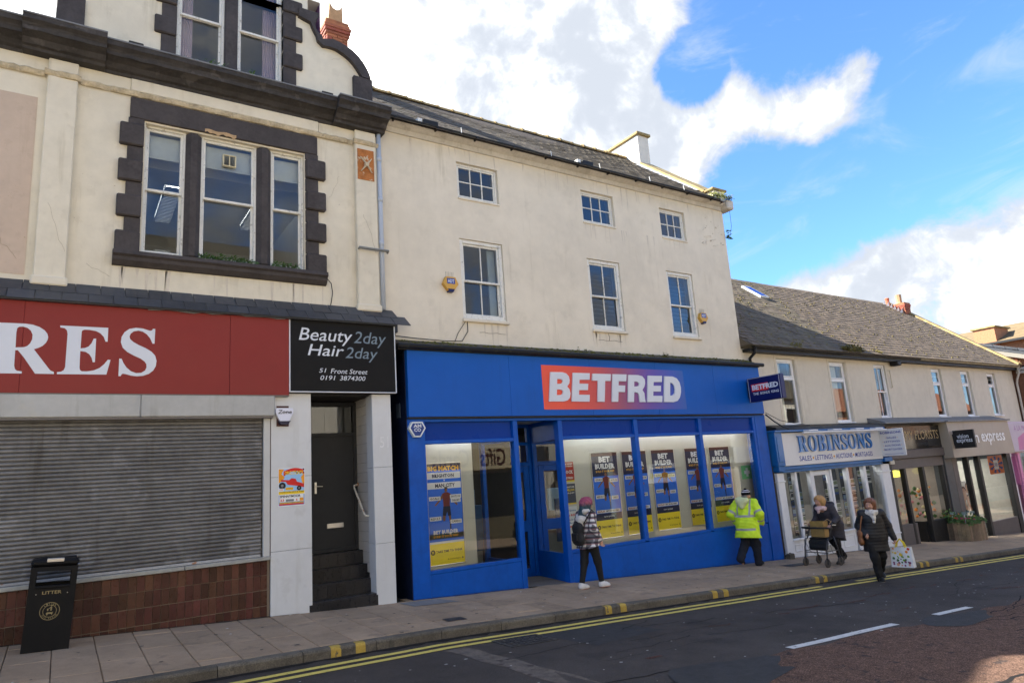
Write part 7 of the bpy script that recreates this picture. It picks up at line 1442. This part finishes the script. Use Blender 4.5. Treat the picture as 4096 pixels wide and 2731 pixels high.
# ---- things they carry
def tw(root, v): a = root.rotation_euler.z; return Vector((root.location.x+v[0]*math.cos(a)-v[1]*math.sin(a), root.location.y+v[0]*math.sin(a)+v[1]*math.cos(a), root.location.z+v[2]))
k1 = 1.57/1.65
bpk = thing('backpack', 'small black backpack worn low over the checked jacket', 'backpack', tw(p1, (-.27, -.04, .80))); bpk.rotation_euler = (0, 0, p1.rotation_euler.z)
s = SDF(); s.rc((0, .05, .07), (0, -.05, .07), .085, .085, .04, (.8, 1, 1)); s.rc((0, .04, .28), (0, -.04, .28), .075, .075, .04, (.8, 1, 1)); s.rc((0, 0, .08), (0, 0, .28), .105, .095, .04, (.75, 1.1, 1)); sdf_obj('pack', s, .009, mat('black_pack', (.018, .018, .019), .7, .1, 20), bpk)
local('strap', MB().tube([(.05, -.10, .34), (.13, -.15, .47), (.22, -.17, .58), (.30, -.17, .52)], .013, 6), M_black, bpk); local('strap', MB().tube([(.0, -.03, .36), (-.03, 0, .40), (.0, .03, .36)], .009, 6), M_black, bpk); local('pocket', MB().box(-.11, -.07, -.08, .08, .05, .2, .02), M_black, bpk)
sb = thing('shoulder_bag', 'brown leather shoulder bag hanging at the black coat', 'bag', tw(p4, (.02, -.26, .70))); sb.rotation_euler = (0, 0, hd4)
M_tan = mat('tan_leather', (.23, .10, .045), .55, .15, 14); s = SDF(); s.rc((-.1, 0, .06), (.1, 0, .06), .05, .05, .03, (1, .7, 1)); s.rc((-.09, 0, .2), (.09, 0, .2), .045, .045, .04, (1, .7, 1)); s.rc((0, 0, .07), (0, 0, .2), .09, .085, .05, (1.2, .5, 1)); sdf_obj('bag_body', s, .009, M_tan, sb); local('strap', MB().tube([(.05, -.0, .22), (.09, .03, .40), (.06, .08, .56), (-.01, .10, .62), (-.07, .07, .50), (-.05, .0, .22)], .013, 6), M_tan, sb)
tb_ = thing('shopping_bag', 'white carrier bag printed with coloured fruit and vegetables', 'bag', tw(p4, (-.02, .43, .25))); tb_.rotation_euler = (0, math.radians(0), hd4+math.radians(60))
m = MB(); W0, W1, D0 = .20, .185, .07
m.add([(-W0, -D0, 0), (W0, -D0, 0), (W0, D0, 0), (-W0, D0, 0), (-W1, -D0*.5, .38), (0, -D0*.75, .375), (W1, -D0*.5, .38), (W1, D0*.5, .38), (0, D0*.75, .375), (-W1, D0*.5, .38)], [(0, 1, 2, 3), (0, 1, 6, 5, 4), (1, 2, 7, 6), (2, 3, 9, 8, 7), (3, 0, 4, 9)]); local('bag_body', m, mat('white_carrier', (.66, .67, .68), .5, .06, 10), tb_)
rr = random.Random(9); fm = [flat('fruit%d' % i, c, .5) for i, c in enumerate(((200, 60, 40), (225, 140, 50), (225, 190, 60), (110, 150, 60), (60, 100, 60), (120, 60, 100), (205, 150, 120)))]
for sgn in (-1, 1):
    m = MB()
    for i in range(42):
        a = rr.uniform(-.15, .15); b = rr.uniform(.03, .36); r_ = rr.uniform(.010, .028); yy = sgn*(D0-(D0*.45)*b/.38+.0025+.0002*i); m.add([(a+r_*math.cos(t), yy, b+r_*math.sin(t)*rr.uniform(.8, 1.2)) for t in np.linspace(0, 5.7, 9)], [tuple(range(9))], min(6, int((.37-b)/.37*6+rr.uniform(0, 1.5))))
    link_obj('fruit_print', m.mesh('fruit_print', recalc=False), fm, tb_)['kind'] = 'stuff'
for q in (-1, 1): local('handle', MB().tube([(-.09, q*.04, .36), (-.06, q*.03, .46), (0, q*.012, .53), (.06, q*.03, .46), (.09, q*.04, .36)], .011, 6), flat('handle_yellow', (225, 200, 40)), tb_)
# walking frame, in local axes: x forward, y left
WF = thing('walking_frame', 'grey four-wheeled walking frame with black seat bag', 'walking frame', (14.28, -1.67, gz(14.28, -1.67)+.003)); WF.rotation_euler = (0, 0, math.radians(178))
M_tube = mat('dark_grey_tube', (.06, .06, .065), .4, .1, 10, metal=.3); 
for q in (-1, 1):
    y = q*.27
    for (x, zt, nm) in ((.27, .60, 'front_leg'), (-.20, .62, 'rear_leg')):
        lg_ = local(nm, MB().tube([(x, y, .17), (x-.04*(1 if x > 0 else -1), y, .40), (x-.13*(1 if x > 0 else -1), y, zt)], .014, 8), M_tube, WF, True)
        wh = MB().lathe([(.055, -.015), (.088, -.016), (.095, -.008), (.095, .008), (.088, .016), (.055, .015)], (x, y, .095), 20, 'y'); local('tyre', wh, mat('grey_tyre', (.07, .06, .052), .8, .1, 8), WF, True)
        local('rim', MB().lathe([(.02, -.018), (.06, -.010), (.06, .010), (.02, .018)], (x, y, .095), 14, 'y'), M_black, WF); local('fork', MB().box(x-.018, x+.018, y-.026, y+.026, .12, .20, .01), M_black, WF)
    local('handle_post', MB().tube([(.10, y, .58), (-.02, y, .78), (-.08, y, .90), (-.14, y, .915)], .013, 8), M_tube, WF, True); local('grip', MB().tube([(-.10, y, .912), (-.24, y, .905)], .018, 8), M_black, WF, True); local('brake_lever', MB().tube([(-.08, y, .87), (-.16, y, .865), (-.22, y, .855)], .007, 6), M_chrome, WF)
    local('brake_cable', MB().tube([(-.08, y, .87), (.06, y*1.1, .80), (.16, y*1.12, .55), (.05, y*1.03, .3), (-.18, y, .2)], .004, 5), M_black, WF)
    local('side_rail', MB().tube([(.20, y, .33), (-.16, y, .33)], .010, 6), M_tube, WF)
local('back_bar', MB().tube([(-.06, -.27, .80), (.20, -.29, .83), (.30, -.15, .835), (.31, 0, .835), (.30, .15, .835), (.20, .29, .83), (-.06, .27, .80)], .022, 8), M_black, WF, True); local('cross_bar', MB().tube([(.20, -.27, .30), (.20, .27, .30)], .010, 6), M_tube, WF)
s = SDF(); s.rc((.0, -.2, .58), (.0, .2, .58), .05, .05, .03, (2.2, 1, .6)); sdf_obj('seat', s, .01, M_black, WF); s = SDF(); s.rc((.10, -.17, .50), (.10, .17, .50), .07, .07, .05, (.9, 1, 1)); s.rc((.12, -.16, .40), (.12, .16, .40), .065, .065, .05); sdf_obj('basket_bag', s, .01, mat('black_pouch', (.012, .012, .013), .6, .1, 14), WF)
GB = thing('paper_bag', 'gold paper carrier bag standing on the walking frame seat', 'bag', (14.28, -1.67, gz(14.28, -1.67)+.62)); GB.rotation_euler = (0, 0, math.radians(178)); m = MB(); m.add([(-.08, -.17, 0), (.08, -.17, 0), (.08, .17, 0), (-.08, .17, 0), (-.085, -.175, .33), (.09, -.165, .34), (.09, .17, .33), (-.08, .175, .34)], [(0, 1, 2, 3), (0, 1, 5, 4), (1, 2, 6, 5), (2, 3, 7, 6), (3, 0, 4, 7)]); local('bag_body', m, mat('gold_paper', (.42, .27, .10), .35, .12, 9, metal=.35), GB); local('handle', MB().tube([(.0, .13, .33), (-.05, .2, .38), (-.06, .28, .33), (-.0, .26, .28)], .008, 6), flat('cord_tan', (170, 140, 100)), GB)
# ================================================================== street furniture
LBN = thing('litter_bin', 'black litter bin with gold LITTER lettering standing on the pavement by the tiled wall', 'litter bin', (-.045, -.72, gz(-.045, -.72)+.002)); LBN.rotation_euler = (math.atan(.015), ang, 0)
M_bin = mat('black_bin_plastic', (.006, .006, .0065), .6, .15, 6, spec=.2); G_ = mat('gold_print', (.30, .235, .11), .5, .1, 8)
# body: front face at y=-.21, local origin at the base centre
m = MB(); holes_wall(m, -.235, .235, 0, .94, -.21, -.19, [(-.172, .172, .73, .89)]); local('front_panel', m, M_bin, LBN)
m = MB(); holes_wall(m, -.235, .235, 0, .94, .19, .21, [(-.172, .172, .73, .89)]); local('back_panel', m, M_bin, LBN)
for q in (-1, 1): local('side_panel', MB().box(min(q*.235, q*.215), max(q*.235, q*.215), -.189, .189, 0, .94), M_bin, LBN)
local('liner', MB().box(-.21, .21, -.185, .185, .02, .70), M_bin, LBN); local('hood', MB().box(-.242, .242, -.22, .22, .942, 1.03, .03), M_bin, LBN); local('ashtray_plate', MB().box(-.085, .085, -.225, -.10, .995, 1.034, .003), M_chrome, LBN)
local('rim', MB().box(-.172, .172, -.225, -.18, .70, .728, .006), M_bin, LBN)
local('lettering', text_into(MB(), 'LITTER', -.095, .095, .632, .668, -.2135, bold=.015), G_, LBN)
m = MB()
def ring(cx, cz, r0, r1, n=36): 
    m.add([(cx+r*math.cos(2*math.pi*i/n), -.2135, cz+r*math.sin(2*math.pi*i/n)) for i in range(n) for r in (r0, r1)], [(2*i, 2*i+1, (2*i+3) % (2*n), (2*i+2) % (2*n)) for i in range(n)])
ring(0, .44, .094, .1); ring(0, .44, .064, .069)
def arc_text(s, rad, a0, a1, up):
    n = len(s)
    for i, ch in enumerate(s):
        if ch == ' ': continue
        t = math.radians(a0+(a1-a0)*i/(n-1)); b = MB(); text_into(b, ch, -.007, .007, -.009, .009, 0, bold=.01, res=1); c_, s_ = math.cos(t-math.pi/2 if up else t+math.pi/2), math.sin(t-math.pi/2 if up else t+math.pi/2)
        m.add([(rad*math.cos(t)+x*c_-z*s_, -.2135, .44+rad*math.sin(t)+x*s_+z*c_) for x, y, z in b.v], b.f)
arc_text('LITTER', .081, 130, 50, True); arc_text('DOG WASTE', .081, 215, 325, False)
m.add([(a, -.2135, .44+b) for a, b in ((.005, .005), (.02, .005), (.022, .04), (.016, .055), (.008, .05), (-.012, .03), (-.01, .025), (.006, .035))], [tuple(range(8))]); m.add([(.016+.008*math.cos(t), -.2135, .503+.008*math.sin(t)) for t in np.linspace(0, 5.6, 8)], [tuple(range(8))]); m.add([(a, -.2135, .44+b) for a, b in ((-.028, .03), (-.012, .03), (-.015, .004), (-.026, .004))], [(0, 1, 2, 3)])
m.add([(a, -.2135, .44+b) for a, b in ((-.035, -.022), (-.025, -.012), (.028, -.014), (.034, -.005), (.03, -.03), (.024, -.045), (.016, -.03), (-.014, -.03), (-.02, -.046), (-.028, -.044))], [tuple(range(10))])
link_obj('emblem', m.mesh('emblem', recalc=False), G_, LBN); m = MB()
for q in (-1, 1): m.lathe([(.006, 0), (.004, -.004)], (q*.155, -.211, .635), 8, 'y')
local('rivet', m, M_chrome, LBN)
# wooden planter
PLN = thing('wooden_planter', 'weathered timber planter of upright planks outside the florist', 'planter', (23.7, -.46, gz(23.7, -.46)))
rr = random.Random(14); M_plank = mat('weathered_plank', (.20, .145, .09), .85, .3, 5, rnd=.35, rndhue=.01, bump=.3, bscale=30, bstretch=(6, 6, .5)); g0 = gz(24.2)-.02; top = gz(23.2)+.52
PK_ = MB().box(-.055, .055, -.015, .015, 0, 1, .004).mesh('plank')
for i in range(7): piece('plank', PK_, M_plank, PLN, (23.2, -.79+i*.115, g0), (0, 0, math.pi/2), (1, 1, top-g0+rr.uniform(-.02, .02)))
for i in range(9): piece('plank', PK_, M_plank, PLN, (23.27+i*.115, -.85, g0), None, (1, 1, top-g0+rr.uniform(-.02, .02))); piece('plank', PK_, M_plank, PLN, (23.27+i*.115, -.07, g0), None, (1, 1, top-g0))
for i in range(7): piece('plank', PK_, M_plank, PLN, (24.26, -.79+i*.115, g0), (0, 0, math.pi/2), (1, 1, top-g0))
part('soil', MB().box(23.2, 24.26, -.84, -.08, g0+.1, top-.04), mat('soil', (.03, .022, .015), .95, .3, 12), PLN)
def plant(label, x0, x1, y0, y1, n, size, up, cols, seed, nflow):
    t = thing('bedding_plant', label, 'plant', ((x0+x1)/2, (y0+y1)/2, top-.05), 'plants growing in the wooden planter'); r = random.Random(seed)
    m = foliage(MB(), x0, x1, (y0+y1)/2, top-.03, n, size, up=up, seed=seed, dy=(y1-y0)/2); part('leaves', m, M_leaf, t, kind='stuff', recalc=False)
    if nflow:
        m = MB()
        for i in range(nflow): c = (r.uniform(x0, x1), r.uniform(y0, y1), top+r.uniform(.02, up*2)); q = r.uniform(.02, .04); m.lathe([(q*.3, 0), (q, q*.4), (q*.8, q*.9), (q*.2, q*1.1)], c, 6)
        part('flowers', m, cols, t, kind='stuff')
plant('deep pink flowering plant at the planter corner', 23.15, 23.6, -.9, -.5, 260, .09, .08, flat('magenta_fl', (170, 40, 90)), 1, 16); plant('orange-red flowering plant at the back of the planter', 23.2, 23.6, -.5, -.1, 300, .10, .14, flat('orange_fl', (225, 80, 45)), 2, 12); plant('low yellow-green leafy plant in the planter', 23.6, 24.25, -.9, -.5, 420, .09, .08, flat('yellow_fl', (190, 180, 70)), 3, 4); plant('green leafy plant beside the wall side of the planter', 23.6, 24.25, -.5, -.1, 380, .10, .10, flat('white_fl', (200, 200, 190)), 4, 5)
for i, (x, y) in enumerate(((23.25, -.75), (23.35, -.35), (23.55, -.6), (23.6, -.3), (23.9, -.7), (24.15, -.45))):
    t = thing('plant_label', 'small pale plant label on a stick in the wooden planter', 'label', (x, y, top), 'labels in the planter'); part('stick', MB().tube([(x, y, top-.05), (x-.01, y-.02, top+.26)], .007, 5), flat('label_stick', (200, 205, 205)), t); part('tag', MB().box(x-.012, x+.0, y-.075, y+.045, top+.24, top+.31, .003), flat('label_tag', (120, 135, 135)), t)
# a paving repair and pavement cover
m = MB(); q = [(5.05, -1.55), (5.75, -1.45), (5.8, -1.95), (5.1, -2.05)]
m.add([(a, b, gz(a, b)+.006) for a, b in ((4.62, -.42), (5.35, -.42), (5.5, -.85), (4.7, -.85))], [(0, 1, 2, 3)]); part('concrete_patch', m, mat('grey_concrete', (.20, .195, .185), .9, .15, 5), pav, recalc=False)
m = MB(); m.add([(a, b, gz(a, b)+.007) for a, b in ((4.55, -2.05), (4.85, -2.05), (4.85, -2.25), (4.55, -2.25))], [(0, 1, 2, 3)]); part('stop_tap_cover', m, M_iron, pav, recalc=False)
m = MB(); m.add([(a, b, gz(a, b)+.007) for a, b in ((13.5, -1.05), (14.3, -1.05), (14.3, -1.35), (13.5, -1.35))], [(0, 1, 2, 3)]); part('drain_cover', m, M_iron, pav, recalc=False)
